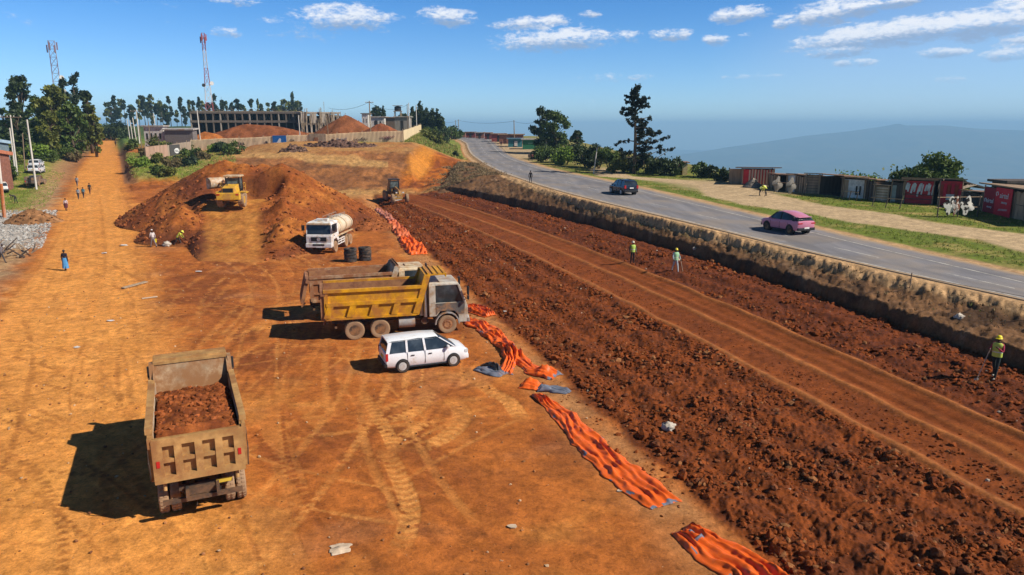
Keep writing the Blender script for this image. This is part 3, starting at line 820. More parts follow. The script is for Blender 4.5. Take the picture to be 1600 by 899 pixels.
def build_clods():
    rng = np.random.default_rng(21)
    # heaped fill, more and larger towards the camera
    def band(n, f0, f1, lo, hi, smin, smax, y0=9, y1=112, pw=2.2):
        u = rng.random(n); Y = y0 + (y1 - y0) * u ** pw; X = f0(Y) + lo + (f1(Y) + hi - f0(Y) - lo) * rng.random(n)
        S = smin * (smax / smin) ** (rng.random(n) ** 2.2); S = S * (1 + .004 * Y)
        return X, Y, S
    parts = [band(38000, B0, B1, -.2, -.35, .018, .10), band(5000, B0, B1, -.2, -.4, .04, .15, 30, 112, 1.2), band(4200, B1, B2, .3, -.3, .018, .06), band(17000, B3, BB, .25, -.1, .022, .11), band(1500, B0, B0, -2.2, -.2, .015, .08),
             band(350, B2, B3, .3, -.3, .012, .04), band(2200, B1, B1, -.9, -.3, .04, .13), band(1400, B0, B0, -.2, .9, .04, .16), band(300, BB, BB, -.5, -.1, .05, .14, 15, 90)]
    X = np.concatenate([p[0] for p in parts]); Y = np.concatenate([p[1] for p in parts]); S = np.concatenate([p[2] for p in parts])
    keep = rng.random(len(X)) < np.clip(.62 + 1.5 * fbm(X, Y, 2.6, 3), .12, 1); X, Y, S = X[keep], Y[keep], S[keep]
    S = S * np.clip(1 + 1.3 * fbm(X + 50, Y, 3.5, 2), .6, 1.7)
    k = np.interp(rng.random(len(X)), [0, 1], [.65, 1.25])
    cols = C(.195, .049, .0115)[None] * k[:, None]
    cols[rng.random(len(X)) < .10] = C(.25, .105, .04); cols[rng.random(len(X)) < .004] = C(.42, .33, .25)
    o = rocks('soil_clods', X, Y, S, cols, ICO0, .42, rng=rng); tag(o, 'dark red clods of loose soil over the new roadbed', 'soil clods', kind='stuff')
    big = band(300, B0, B1, .0, -.6, .08, .17, 10, 45, 1.5)
    o = rocks('large_soil_clods', *big, C(.17, .056, .022)[None] * rng.uniform(.7, 1.3, (300, 1)), ICO1, .45, rng=rng); tag(o, 'larger lumps of dark red soil among the loose fill', 'soil clods', kind='stuff')
    # small stones and crumbs over the yard
    n = 2600; Y = 12 + 60 * rng.random(n) ** 1.6; X = -32 + (B0(Y) + 31) * rng.random(n)
    pal = np.array([(.40, .17, .06), (.22, .09, .04), (.5, .34, .2), (.30, .13, .05)])
    o = rocks('pebbles', X, Y, .015 + .045 * rng.random(n) ** 3, pal[rng.integers(0, 4, n)], ICO0, .2, rng=rng); tag(o, 'small stones and crumbs of soil over the yard', 'pebbles', kind='stuff')
    # grey gravel by the poles on the left
    n = 9000; Y = 67 + 26 * rng.random(n); X = LL(Y) - .5 - 22 * rng.random(n) ** 1.2
    g_ = rng.uniform(.20, .50, (n, 1)) * C(1, .95, .88)[None]
    o = rocks('gravel', X, Y, .03 + .12 * rng.random(n) ** 3, g_, ICO0, .2, rng=rng); tag(o, 'pale grey crushed stone spread beside the dirt road', 'gravel', kind='stuff')
build_clods()
# ------------------------------------------------------------------ shared materials
M_TYRE = mat('tyre_rubber', (.05, .042, .036), .9, var=.3, scale=4, dust=1.0, dustcol=(.30, .19, .11))
M_TYRE_CLEAN = mat('dusty_black_rubber', (.03, .028, .028), .85, dust=.35, dustcol=(.13, .08, .05))
M_RIM = mat('dark_wheel_steel', (.06, .05, .045), .6, metal=.3, dust=.5)
M_RIMD = mat('dusty_wheel_steel', (.24, .14, .08), .7, dust=.6)
M_ALLOY = mat('wheel_silver', (.50, .49, .48), .45, dust=.2)
M_BLACK = mat('black_plastic', (.018, .018, .02), .55)
M_CHASSIS = mat('chassis_steel', (.035, .03, .028), .7, dust=.55, dustcol=(.16, .085, .045))
M_GLASS = glass_mat('dark_glass')
M_GLASSG = glass_mat('grey_green_glass', (.05, .065, .065))
M_GREY = mat('grey_steel', (.30, .29, .28), .6, dust=.4)
M_SILVER = mat('silver_pipe', (.5, .5, .5), .35, metal=.7, dust=.2)
M_WHITE = mat('white_car_paint', (.74, .75, .77), .25, var=.05, spec=.5, dust=.12, dustcol=(.5, .38, .27))
M_TWHITE = mat('dusty_white_paint', (.70, .69, .67), .4, var=.1, dust=.38, dustcol=(.48, .34, .22))
M_CREAM = mat('cream_paint', (.62, .50, .33), .5, dust=.45, dustcol=(.42, .24, .11))
M_YELLOW = mat('tipper_yellow', (.64, .31, .008), .5, var=.3, dust=.48, dustcol=(.36, .145, .03), scale=2.2)
M_LOADY = mat('machine_yellow', (.66, .37, .03), .5, var=.2, dust=.4, dustcol=(.40, .19, .06))
M_BEDIN = mat('worn_bed_steel', (.30, .17, .09), .7, var=.4, dust=.55, dustcol=(.32, .13, .05), scale=1.4)
M_BEIGE = mat('dust_covered_steel', (.46, .265, .095), .75, var=.35, dust=.5, dustcol=(.27, .125, .045), scale=2.0)
M_RUSTY = mat('rusty_brown_steel', (.24, .10, .05), .8, var=.4, dust=.5, dustcol=(.34, .16, .07))
M_PALE = mat('scraped_pale_steel', (.50, .42, .33), .6, var=.4, dust=.55, dustcol=(.40, .22, .10))
M_TANK = mat('tank_cream', (.68, .56, .40), .35, var=.15, dust=.42, dustcol=(.55, .36, .16), scale=1.2, spec=.5)
M_RED = mat('red_lens', (.45, .02, .02), .3, var=.05)
M_LAMP = mat('lamp_lens', (.6, .62, .62), .15, var=.05, spec=.6)
M_AMBER = mat('plate_yellow', (.62, .42, .05), .5, var=.1)
M_PINK = mat('pink_car_paint', (.55, .20, .29), .3, var=.05, spec=.5)
M_NAVY = mat('dark_blue_paint', (.012, .018, .035), .2, var=.05, spec=.6)
M_SEAT = mat('seat_cloth', (.07, .065, .06), .9)

def wheel(parent, x, y, r, w, rim, tyre=None, out=1, n=28, tread=True, rimr=.58, name='wheel', zc=None, dish=.06):
    """wheel with its axle along y; out = +1/-1 is the side that faces outwards"""
    b = MB(); h = w / 2
    prof = [(r * rimr, -h * .8), (r * .80, -h), (r * .95, -h * .95), (r, -h * .72), (r, h * .72), (r * .95, h * .95), (r * .80, h), (r * rimr, h * .8)]
    b.lathe(prof, 'y', n, (0, 0, 0), closed=True)
    if tread:
        for i in range(n):
            a = 2 * math.pi * (i + .5) / n
            for s in (-1, 1):
                b.box((math.cos(a) * r * 1.0, s * h * .42, math.sin(a) * r * 1.0), (.035, h * .55, r * .11), (0, -a, 0))
    o = b.build(name, tyre or M_TYRE, parent, smooth=40)
    o.location = (x, y, r if zc is None else zc)
    c = MB()
    c.lathe([(r * rimr * 1.02, out * h * .78), (r * rimr * .92, out * h * .70), (r * rimr * .80, out * (h * .7 - dish)), (r * .22, out * (h * .7 - dish * .8)), (r * .20, out * h * .75), (.01, out * h * .78)], 'y', 20)
    for i in range(8):
        a = 2 * math.pi * i / 8
        c.box((math.cos(a) * r * .34, out * (h * .72 - dish * .8), math.sin(a) * r * .34), (.035, .05, .035))
    c.build('rim', rim, o, smooth=40)
    return o

def tipper(name, label, loc, rz, P):
    """six-wheel tipper truck: x forward, rear axle near the origin, wheels on z = 0"""
    t = thing(name, label, 'dump truck', loc, rz, 'tipper trucks on the yard')
    R = .53
    # chassis
    b = MB()
    for s in (-1, 1): b.box((2.6, s * .42, .92), (7.6, .09, .26))
    for x in (-.9, .7, 2.4, 3.6): b.box((x, 0, .92), (.14, .8, .2))
    for x in (0, 1.4, 5.2): b.tube([(x, -1.0, R), (x, 1.0, R)], .09); b.box((x, 0, R), (.42, .42, .36))
    for s in (-1, 1): b.box((.7, s * .52, .72), (1.7, .09, .12))
    b.box((-1.0, 0, .74), (.12, 2.2, .12)); b.box((5.75, 0, .78), (.5, .8, .4))
    b.build('chassis', M_CHASSIS, t)
    for s in (-1, 1):
        for x in (0, 1.4):
            wheel(t, x, s * 1.10, R, .29, P['rim'], out=s); wheel(t, x, s * .77, R, .29, P['rim'], out=s)
        wheel(t, 5.2, s * 1.06, R, .32, P['frim'], out=s, dish=-.02)
    b = MB(); b.tube([(3.35, -1.0, .78), (2.45, -1.0, .78)], .30, 16); b.build('fuel_tank', M_GREY, t, smooth=40)
    b = MB(); b.box((3.05, .95, .75), (.9, .5, .5)); b.tube([(2.45, .72, .72), (2.45, 1.12, .72)], .16, 12); b.build('battery_box', M_CHASSIS, t, bevel=.02)
    # tipping bed
    zf, zt, hw, x0, x1 = P.get('zf', 1.22), P.get('zt', 2.78), 1.25, P.get('x0', -1.15), 3.55
    xs = x1 + .36
    side = P['side']; th = .07
    b = MB(); b.box(((x0 + x1) / 2, 0, zf + .05), (x1 - x0, 2 * hw - .12, .10))
    for x in np.arange(x0 + .3, x1, .6): b.box((x, 0, zf - .06), (.1, 2 * hw - .2, .12))
    bed = b.build('tipping_bed', P.get('inside', M_BEDIN), t)
    for s in (-1, 1):
        b = MB(); y = s * (hw - th / 2)
        b.prism([(x0, zf), (x1 - .1, zf), (xs - .1, zt), (x0, zt)], y - th / 2, y + th / 2)
        yo = s * (hw + .035)
        b.box(((x0 + xs) / 2 - .08, s * (hw + .03), zt - .02), (xs - x0 - .1, .19, .17))       # top rail
        b.box(((x0 + x1) / 2 - .03, yo, zf + .06), (x1 - x0 - .2, .10, .14))                    # bottom rail
        if P['ribs'] == 'trapezoid':
            b.prism([(x0 + .1, zf + .78), (x1 + .08, zf + .78), (x1 + .2, zf + .97), (x0 + .1, zf + .97)], yo - .09, yo + .09)
            n = 5
            for i in range(n):
                xa = x0 + .05 + i * (x1 - x0 - .25) / (n - 1) ; 
                b.prism([(xa - .12, zf + .13), (xa + .22, zf + .13), (xa + .45, zf + .78), (xa + .10, zf + .78)], yo - .075, yo + .075)
            b.box((x0 + .1, yo, (zf + zt) / 2), (.2, .10, zt - zf - .1))
        else:
            n = P.get('nrib', 8)
            b.box(((x0 + x1) / 2, yo, zf + .52), (x1 - x0 - .1, .08, .12)); b.box(((x0 + x1) / 2, yo, zt - .28), (x1 - x0, .08, .3))
            for i in range(n):
                xa = x0 + .08 + i * (x1 - x0 - .15) / (n - 1); b.box((xa, yo, (zf + zt) / 2), (.2, .09, zt - zf - .12))
        sd_ = b.build('bed_side', side, bed)
        b = MB(); yi = s * (hw - th - .012); b.prism([(x0 + .02, zf + .11), (x1 - .12, zf + .11), (xs - .16, zt - .06), (x0 + .02, zt - .06)], yi - .01, yi + .01); b.build('lining', P.get('inside', M_BEDIN), sd_)
    # slanted headboard with the canopy over the cab
    zc = P.get('zc', 3.32); xc = xs + P.get('canopy', 1.25)
    b = MB()
    b.prism([(x1 - .1, zf), (x1, zf), (xs + .22, zc), (xs + .10, zc)], -hw + .02, hw - .02)
    for s in (-1, 1):
        b.prism([(x1 - .28, zf + .02), (x1 + .03, zf + .02), (xs + .36, zc + .03), (xs + .0, zc + .03)], s * (hw + .015) - .06, s * (hw + .015) + .06)
        b.prism([(xs - .3, zt), (xs + .05, zt), (xs + .25, zc), (xs + .05, zc)], s * (hw - .06) - .03, s * (hw - .06) + .03)
    b.build('headboard', P.get('head', side), bed)
    b = MB(); b.prism([(xs + .05, zc - .02), (xc, zc + .02), (xc, zc + .09), (xs + .05, zc + .06)], -hw + .05, hw - .05)
    for x in np.linspace(xs + .25, xc - .1, 4): b.box((x, 0, zc + .10), (.07, 2 * hw - .14, .07))
    b.box((xc, 0, zc), (.06, 2 * hw - .1, .2))
    b.build('canopy', P.get('canopy_mat', side), bed)
    # tailgate
    b = MB(); tg = P['tailgate']
    hgt = zt - zf - P.get('tgdrop', .02)
    b.box((0, 0, hgt / 2), (.06, 2 * hw - .04, hgt))
    b.box((-.09, 0, hgt - .11), (.16, 2 * hw - .02, .22)); b.box((-.09, 0, .11), (.16, 2 * hw - .02, .22))
    nc = P.get('tcols', 4)
    for i in range(nc + 1):
        y = -hw + .14 + i * (2 * hw - .28) / nc; b.box((-.09, y, hgt / 2), (.158, .21 if 0 < i < nc else .28, hgt - .04))
    if P.get('trows', 2) == 2: b.box((-.082, 0, hgt * .5), (.13, 2 * hw - .1, .12))
    for s in (-1, 1): b.box((-.02, s * (hw + .03), hgt - .1), (.24, .12, .3)); b.tube([(.1, s * (hw - .25), .02), (-.06, s * (hw - .25), -.28)], .05)
    o = b.build('tailgate', tg, bed); o.location = (x0 - .04, 0, zf)
    if P.get('open'): o.rotation_euler = (0, P['open'], 0); o.location = (x0 - .08, 0, zt - .1); 
    if P.get('open'):
        for v in o.data.vertices: v.co.z -= hgt
    # cab
    ca = P['cab']
    b = MB()
    lo = [(4.18, 1.0), (4.18, 1.75), (6.28, 1.75), (6.38, 1.55), (6.40, .62), (5.86, .62), (5.86, 1.05), (5.62, 1.32), (4.80, 1.32), (4.58, 1.05)]
    b.prism([(4.18, 1.02), (4.58, 1.02), (4.80, 1.30), (5.62, 1.30), (5.86, 1.02), (5.90, .60), (6.42, .60), (6.40, 1.55), (6.30, 1.80), (4.18, 1.80)], -1.16, 1.16)
    rz_ = P.get('roofz', 2.95)
    b.prism([(4.18, 1.80), (4.30, 1.80), (4.36, rz_ - .1), (4.18, rz_ - .1)], -1.14, 1.14)                 # back wall
    b.loft([[(4.18, -1.13, rz_ - .16), (5.92, -1.08, rz_ - .16), (5.92, 1.08, rz_ - .16), (4.18, 1.13, rz_ - .16)],
            [(4.19, -1.12, rz_ - .04), (5.90, -1.07, rz_ - .06), (5.90, 1.07, rz_ - .06), (4.19, 1.12, rz_ - .04)],
            [(4.24, -1.04, rz_ + .03), (5.80, -1.0, rz_ + .01), (5.80, 1.0, rz_ + .01), (4.24, 1.04, rz_ + .03)]])
    for s in (-1, 1):
        b.prism([(6.16, 1.80), (6.30, 1.80), (5.94, rz_ - .12), (5.80, rz_ - .12)], s * 1.12 - .05, s * 1.12 + .03)
        b.prism([(4.18, 1.80), (4.55, 1.80), (4.55, rz_ - .12), (4.18, rz_ - .12)], s * 1.13 - .04, s * 1.13 + .02)
    if P.get('hatch'): b.box((5.0, 0, rz_ + .06), (.6, .7, .05))
    cab = b.build('cab', ca, t, bevel=.025)
    b = MB(); b.hexa([(6.24, -1.04, 1.82), (6.27, -1.04, 1.80), (6.27, 1.04, 1.80), (6.24, 1.04, 1.82)], [(5.87, -1.0, rz_ - .17), (5.90, -1.0, rz_ - .17), (5.90, 1.0, rz_ - .17), (5.87, 1.0, rz_ - .17)])
    b.build('windscreen', M_GLASS, cab)
    for s in (-1, 1):
        b = MB()
        b.prism([(4.58, 1.12), (4.78, 1.34), (5.64, 1.34), (5.84, 1.12), (6.20, 1.12), (6.24, 1.78), (4.58, 1.78)], s * 1.165 - .02, s * 1.165 + .02)
        b.box((4.75, s * 1.19, 1.6), (.18, .04, .04))
        door = b.build('door', P.get('door', ca), cab)
        b = MB(); b.prism([(4.52, 1.70), (6.16, 1.70), (5.83, rz_ - .16), (4.52, rz_ - .16)], s * 1.10 - .012, s * 1.10 + .012); b.build('window', M_GLASS, cab)
        b = MB(); k = []
        for i in range(9):
            a = math.pi * i / 8; k.append((5.2 + .72 * math.cos(a), .55 + .72 * math.sin(a)))
        pr = k + [(q[0] * .9 + 5.2 * .1, q[1] * .9 + .055) for q in reversed(k)]
        b.prism(pr, s * 1.12 - .14, s * 1.12 + .12); b.build('mudguard', P.get('guard', M_GREY), t, smooth=50)
        b = MB(); b.tube([(6.2, s * 1.15, 2.7), (6.38, s * 1.36, 2.75), (6.38, s * 1.36, 2.05), (6.2, s * 1.15, 1.9)], .018, 5); arm = b.build('mirror', M_BLACK, cab)
        b = MB(); b.box((6.38, s * 1.40, 2.5), (.10, .26, .48)); b.box((6.38, s * 1.40, 2.08), (.10, .24, .22)); b.build('mirror_glass', M_BLACK, cab, bevel=.03)
        b = MB(); b.box((6.44, s * .9, .86), (.06, .34, .18)); b.build('headlight', M_LAMP, cab)
    b = MB(); b.box((6.44, 0, .72), (.16, 2.36, .26)); b.build('bumper', P.get('bumper', M_GREY), cab, bevel=.03)
    b = MB(); b.box((6.40, 0, 1.38), (.05, 1.5, .36)); [b.box((6.43, 0, z), (.03, 1.45, .04)) for z in (1.26, 1.36, 1.46)]; b.build('grille', M_BLACK, cab)
    b = MB(); b.tube([(4.0, -.95, 1.0), (4.0, -.95, 2.75)], .11, 12); b.tube([(4.0, -.95, 2.75), (4.02, -.95, 2.85), (4.15, -.95, 2.9)], .09, 10)
    b.tube([(3.85, -.5, 1.0), (3.85, -.5, 1.9)], .2, 12); b.build('air_intake', M_SILVER, t, smooth=40)
    b = MB(); b.box((3.95, .3, 1.35), (.35, 1.2, .7)); b.tube([(3.95, -.9, .75), (3.95, -.3, .75)], .2, 12); b.build('engine_gear', M_CHASSIS, t)
    if P.get('rearlamps'):
        b = MB(); b.box((x0 + .05, -.62, 1.02), (.03, .46, .13)); b.build('number_plate', M_AMBER, t)
        for s in (-1, 1):
            b = MB(); b.box((x0 - .215, s * (hw - .14), zf + .62), (.02, .09, .2)); b.build('reflector', M_RED, bed)
            b = MB(); b.tube([(x0 - .1, s * (hw + .09), zf + 1.3), (x0 - .22, s * (hw + .1), zf + .7), (x0 - .1, s * (hw + .08), zf + .1)], .022, 5); b.build('gate_chain', M_CHASSIS, bed)
            for q_ in range(5): b = MB(); b.box((1.3, s * (hw + .12), zf + .25 + .26 * q_), (.36, .04, .03)); b.build('ladder_rung', M_CHASSIS, bed)
            b = MB(); b.box((x1 + .3, s * (hw + .05), zt - .1), (.10, .16, .42)); b.build('corner_bracket', M_CHASSIS, bed)
        b = MB(); b.box((5.55, 0, 3.07), (.3, 1.6, .12)); b.build('roof_deflector', M_CREAM, cab, bevel=.04)
        for s in (-1, 1):
            b = MB(); b.box((x0 + .2, s * .55, .98), (.06, .2, .10)); b.build('tail_lamp', M_RUSTY, t)
            b = MB(); b.hexa([(x0 + .16, s * .42 - .1, .62), (x0 + .18, s * .42 - .1, .62), (x0 + .18, s * .42 + .1, .62), (x0 + .16, s * .42 + .1, .62)], [(x0 + .16, s * .42 - .1, .98), (x0 + .18, s * .42 - .1, .98), (x0 + .18, s * .42 + .1, .98), (x0 + .16, s * .42 + .1, .98)]); b.build('mud_flap', M_BLACK, t)
        b = MB(); b.box((x0 + .12, 0, .98), (.1, 1.3, .14)); b.box((x0 + .1, .1, .82), (.12, .34, .26)); b.tube([(x0, .15, .75), (x0 - .12, .2, .45), (x0 - .05, .25, .3)], .012, 5); b.build('rear_beam', M_CHASSIS, t)
    return t

# --- the loaded truck in the foreground
def ray0(px, py, z=0): return Vector((*ray_z(px, py, z), z))
ra, rb = ray0(240, 801), ray0(387, 775)
side_v = (rb - ra).normalized(); fwd = Vector((-side_v.y, side_v.x, 0)); HD1 = math.atan2(fwd.y, fwd.x) + math.radians(3.0)
o1 = (ra + rb) / 2 + fwd * .08 + side_v * .08
TR1 = tipper('dump_truck', 'dust covered tipper truck loaded with red soil, seen from behind in the foreground', (o1.x, o1.y, gz(o1.x, o1.y) - .01), HD1,
    dict(side=M_BEIGE, tailgate=M_BEIGE, inside=M_PALE, cab=M_CREAM, rim=M_RIMD, frim=M_RIMD, ribs='box', head=mat('scuffed_bed_steel', (.46, .33, .20), .7, var=.45, dust=.72, dustcol=(.25, .115, .045), scale=2.2), x0=-.82, zf=1.36, zt=2.98, zc=3.5, canopy=.85, rearlamps=True, tgdrop=.25, roofz=3.0))
def soil_load():
    xs = np.linspace(-.80, 3.75, 70); ys = np.linspace(-1.16, 1.16, 40)
    X, Y = np.meshgrid(xs, ys); X = X.ravel(); Y = Y.ravel()
    Z = 2.80 - .7 * sst(2.6, 3.7, X) + .10 * np.cos(Y * 1.3) - .22 * sst(.8, 1.16, -Y) * sst(-.4, 2.5, X) + .10 * fbm(X, Y, .6, 4) + .05 * ridged(X, Y, .25, 2)
    Z = np.where((X < -.79) | (X > 3.74) | (np.abs(Y) > 1.15), 2.05, Z) - .04 * (X < -.7)
    n, m = 40, 70; k = np.arange(n - 1)[:, None] * m + np.arange(m - 1)[None]
    F = np.stack([k, k + 1, k + m + 1, k + m], -1).reshape(-1, 4)
    cols = lerp(C(.16, .042, .013)[None], C(.30, .088, .022)[None], sst(-.3, .4, fbm(X + 5, Y, .7, 4))[:, None])
    o = mesh_np('soil_load', np.stack([X, Y, Z], 1), F, M_CLOD, True, cols)
    rng = np.random.default_rng(9); n = 620
    x = rng.uniform(-.72, 3.2, n); y = rng.uniform(-1.1, 1.1, n)
    zi = 2.80 - .7 * sst(2.6, 3.7, x) + .10 * np.cos(y * 1.3) - .22 * sst(.8, 1.16, -y) * sst(-.4, 2.5, x) + .10 * fbm(x, y, .6, 4)
    s = .03 + .10 * rng.random(n) ** 2.5
    rocks('soil_lump', x, y, s, C(.22, .062, .018)[None] * rng.uniform(.5, 1.5, (n, 1)), ICO0, .35, parent=o, Zs=zi, rng=rng)['kind'] = 'stuff'
    o.location = TR1.location; o.rotation_euler = TR1.rotation_euler
    tag(o, 'heap of dark red soil filling the bed of the foreground truck', 'soil load')
soil_load()

# --- yellow tipper and the one parked behind it
def place_by(px_r, py_r, px_f, py_f, base, ynear, z=0.0):
    a, f = ray0(px_r, py_r, z), ray0(px_f, py_f, z); d = (f - a); h = math.atan2(d.y, d.x)
    u = d.normalized(); n = Vector((-u.y, u.x, 0)) * (-1 if ynear > 0 else 1)
    return a, h, u, n
a, h, u, n = place_by(555, 531, 695, 521, 5.2, -1.2)
o2 = a + n * 1.2
tipper('dump_truck', 'empty yellow tipper truck with a white cab beside the white station wagon', (o2.x, o2.y, gz(o2.x, o2.y)), h,
    dict(side=M_YELLOW, tailgate=M_RUSTY, inside=M_RUSTY, cab=mat('pale_cab_paint', (.48, .44, .37), .4, dust=.42, dustcol=(.34, .21, .11)), rim=M_RIM, frim=M_RUSTY, ribs='trapezoid', x0=-1.55, zt=2.86, zc=3.42, door=mat('open_cab_shade', (.10, .095, .09), .6, dust=.4), trows=1, tcols=3))  # door panel coloured dark for the shade of the open cab
o3 = o2 + n * 4.5 + u * -1.25
tipper('dump_truck', 'dusty tipper truck with a scraped pale bed parked behind the yellow one', (o3.x, o3.y, gz(o3.x, o3.y)), h + .05,
    dict(side=mat('rust_stained_pale_steel', (.42, .27, .16), .7, var=.45, dust=.68, dustcol=(.26, .10, .04)), tailgate=M_RUSTY, inside=M_RUSTY, cab=M_CREAM, rim=M_RIM, frim=M_RIM, ribs='box', zt=2.75, zc=3.1, canopy=.25, open=math.radians(14), hatch=True, head=M_PALE, nrib=9))

# --- water tanker
def tanker():
    fr, re = ray0(526, 390, .3), ray0(553, 376, .3)
    d = fr - re; h = math.atan2(d.y, d.x) ; u = d.normalized()
    nl = Vector((-u.y, u.x, 0))
    near = nl                      # its left side faces the camera
    o = fr - u * 4.35 - near * 1.15
    h = h
    t = thing('water_tanker', 'white water tanker truck with a dusty cream tank beside the soil heap', 'tanker truck', (o.x, o.y, gz(o.x, o.y)), h)
    R = .52
    b = MB()
    for s in (-1, 1): b.box((2.2, s * .42, .92), (7.0, .09, .26))
    for x in (0, 1.35, 4.6): b.tube([(x, -1.0, R), (x, 1.0, R)], .09); b.box((x, 0, R), (.4, .4, .35))
    b.build('chassis', M_CHASSIS, t)
    for s in (-1, 1):
        for x in (0, 1.35): wheel(t, x, s * 1.08, R, .30, M_RIMD, out=s, n=20); wheel(t, x, s * .76, R, .28, M_RIMD, out=s, n=20)
        wheel(t, 4.6, s * 1.06, R, .32, M_RIMD, out=s, n=20, dish=-.02)
        b = MB()
        for z in (.62, .86, 1.08): b.box((2.9, s * 1.18, z), (2.0, .05, .08))
        for x in (2.0, 2.9, 3.85): b.box((x, s * 1.17, .85), (.07, .06, .55))
        b.build('side_guard', M_TWHITE, t)
        b = MB(); b.box((1.6, s * 1.12, 1.42), (4.9, .22, .07)); b.build('walkway', M_CREAM, t)
    # elliptic tank
    secs = []
    for x, k in ((-1.15, .80), (-1.10, .95), (-.95, 1.0), (3.3, 1.0), (3.45, .95), (3.5, .80)):
        secs.append([(x, 1.20 * k * math.cos(2 * math.pi * i / 28), 2.12 + .86 * k * math.sin(2 * math.pi * i / 28)) for i in range(28)])
    b = MB(); b.loft(secs); tank = b.build('tank', M_TANK, t, smooth=35)
    for x in (-.6, 1.2, 2.9):
        b = MB(); b.loft([[(x + q, 1.215 * math.cos(2 * math.pi * i / 28), 2.12 + .875 * math.sin(2 * math.pi * i / 28)) for i in range(28)] for q in (-.04, .04)]); b.build('strap', M_CHASSIS, tank, smooth=35)
    b = MB(); b.lathe([(.34, 2.9), (.34, 3.06), (.30, 3.12), (.01, 3.14)], 'z', 18, (2.2, 0, 0)); b.build('hatch', M_GREY, tank)
    b = MB()
    for s in (-1, 1):
        b.tube([(-.8, s * .45, 3.15), (3.2, s * .45, 3.15)], .025, 6)
        for x in (-.8, .5, 1.8, 3.2): b.tube([(x, s * .45, 2.9), (x, s * .45, 3.15)], .02, 5)
    b.build('handrail', M_GREY, tank)
    # cab
    b = MB(); rz_ = 2.86
    b.prism([(3.62, 1.02), (3.98, 1.02), (4.2, 1.28), (5.02, 1.28), (5.24, 1.02), (5.28, .62), (5.80, .62), (5.80, 1.62), (5.74, 1.80), (3.62, 1.80)], -1.2, 1.2)
    b.prism([(3.62, 1.80), (3.95, 1.80), (3.95, rz_ - .1), (3.62, rz_ - .1)], -1.18, 1.18)
    b.loft([[(3.62, -1.18, rz_ - .2), (5.60, -1.16, rz_ - .2), (5.60, 1.16, rz_ - .2), (3.62, 1.18, rz_ - .2)], [(3.64, -1.15, rz_), (5.54, -1.1, rz_), (5.54, 1.1, rz_), (3.64, 1.15, rz_)], [(3.8, -1.0, rz_ + .08), (5.35, -.95, rz_ + .08), (5.35, .95, rz_ + .08), (3.8, 1.0, rz_ + .08)]])
    for s in (-1, 1):
        b.prism([(5.62, 1.80), (5.74, 1.80), (5.60, rz_ - .15), (5.48, rz_ - .15)], s * 1.15 - .05, s * 1.15 + .04)
    b.box((4.75, .1, rz_ + .19), (.5, 1.1, .22))
    cab = b.build('cab', M_TWHITE, t, bevel=.03)
    b = MB(); b.hexa([(5.70, -1.08, 1.84), (5.735, -1.08, 1.84), (5.735, 1.08, 1.84), (5.70, 1.08, 1.84)], [(5.555, -1.06, rz_ - .2), (5.59, -1.06, rz_ - .2), (5.59, 1.06, rz_ - .2), (5.555, 1.06, rz_ - .2)]); b.build('windscreen', M_GLASS, cab)
    b = MB(); b.box((5.70, 0, rz_ - .10), (.22, 2.2, .14)); b.build('sun_visor', M_CREAM, cab)
    for s in (-1, 1):
        b = MB(); b.prism([(4.02, 1.84), (5.5, 1.84), (5.4, rz_ - .24), (4.02, rz_ - .24)], s * 1.165 - .012, s * 1.165 + .012); b.build('window', M_GLASS, cab)
        b = MB(); b.tube([(5.6, s * 1.2, 2.6), (5.75, s * 1.42, 2.62), (5.75, s * 1.42, 1.95), (5.6, s * 1.2, 1.9)], .018, 5); b.box((5.75, s * 1.45, 2.4), (.1, .26, .5)); b.build('mirror', M_BLACK, cab)
        b = MB(); b.box((5.84, s * .88, .80), (.08, .42, .2)); b.build('headlight', M_LAMP, cab, bevel=.03)
        b = MB(); b.box((4.95, s * 1.21, 1.62), (.2, .03, .05)); b.build('handle', M_BLACK, cab)
    b = MB(); b.box((5.82, 0, 1.36), (.04, 1.45, .38)); [b.box((5.845, 0, z), (.02, 1.4, .05)) for z in (1.24, 1.34, 1.44)]; gr = b.build('grille', M_BLACK, cab)
    b = MB(); b.lathe([(.15, 5.855), (.17, 5.87), (.15, 5.885), (.11, 5.87)], 'x', 20, (0, 0, 1.36)); b.box((5.87, 0, 1.36), (.02, .04, .26)); b.build('badge', M_SILVER, gr)
    b = MB(); b.box((5.86, 0, .78), (.16, 2.46, .38)); b.build('bumper', M_TWHITE, cab, bevel=.04)
    b = MB(); b.box((5.945, 0, .86), (.02, 1.1, .16)); b.build('lower_grille', M_BLACK, cab)
    b = MB(); b.box((5.95, 0, .66), (.02, .55, .12)); b.build('number_plate', M_TWHITE, cab)
tanker()

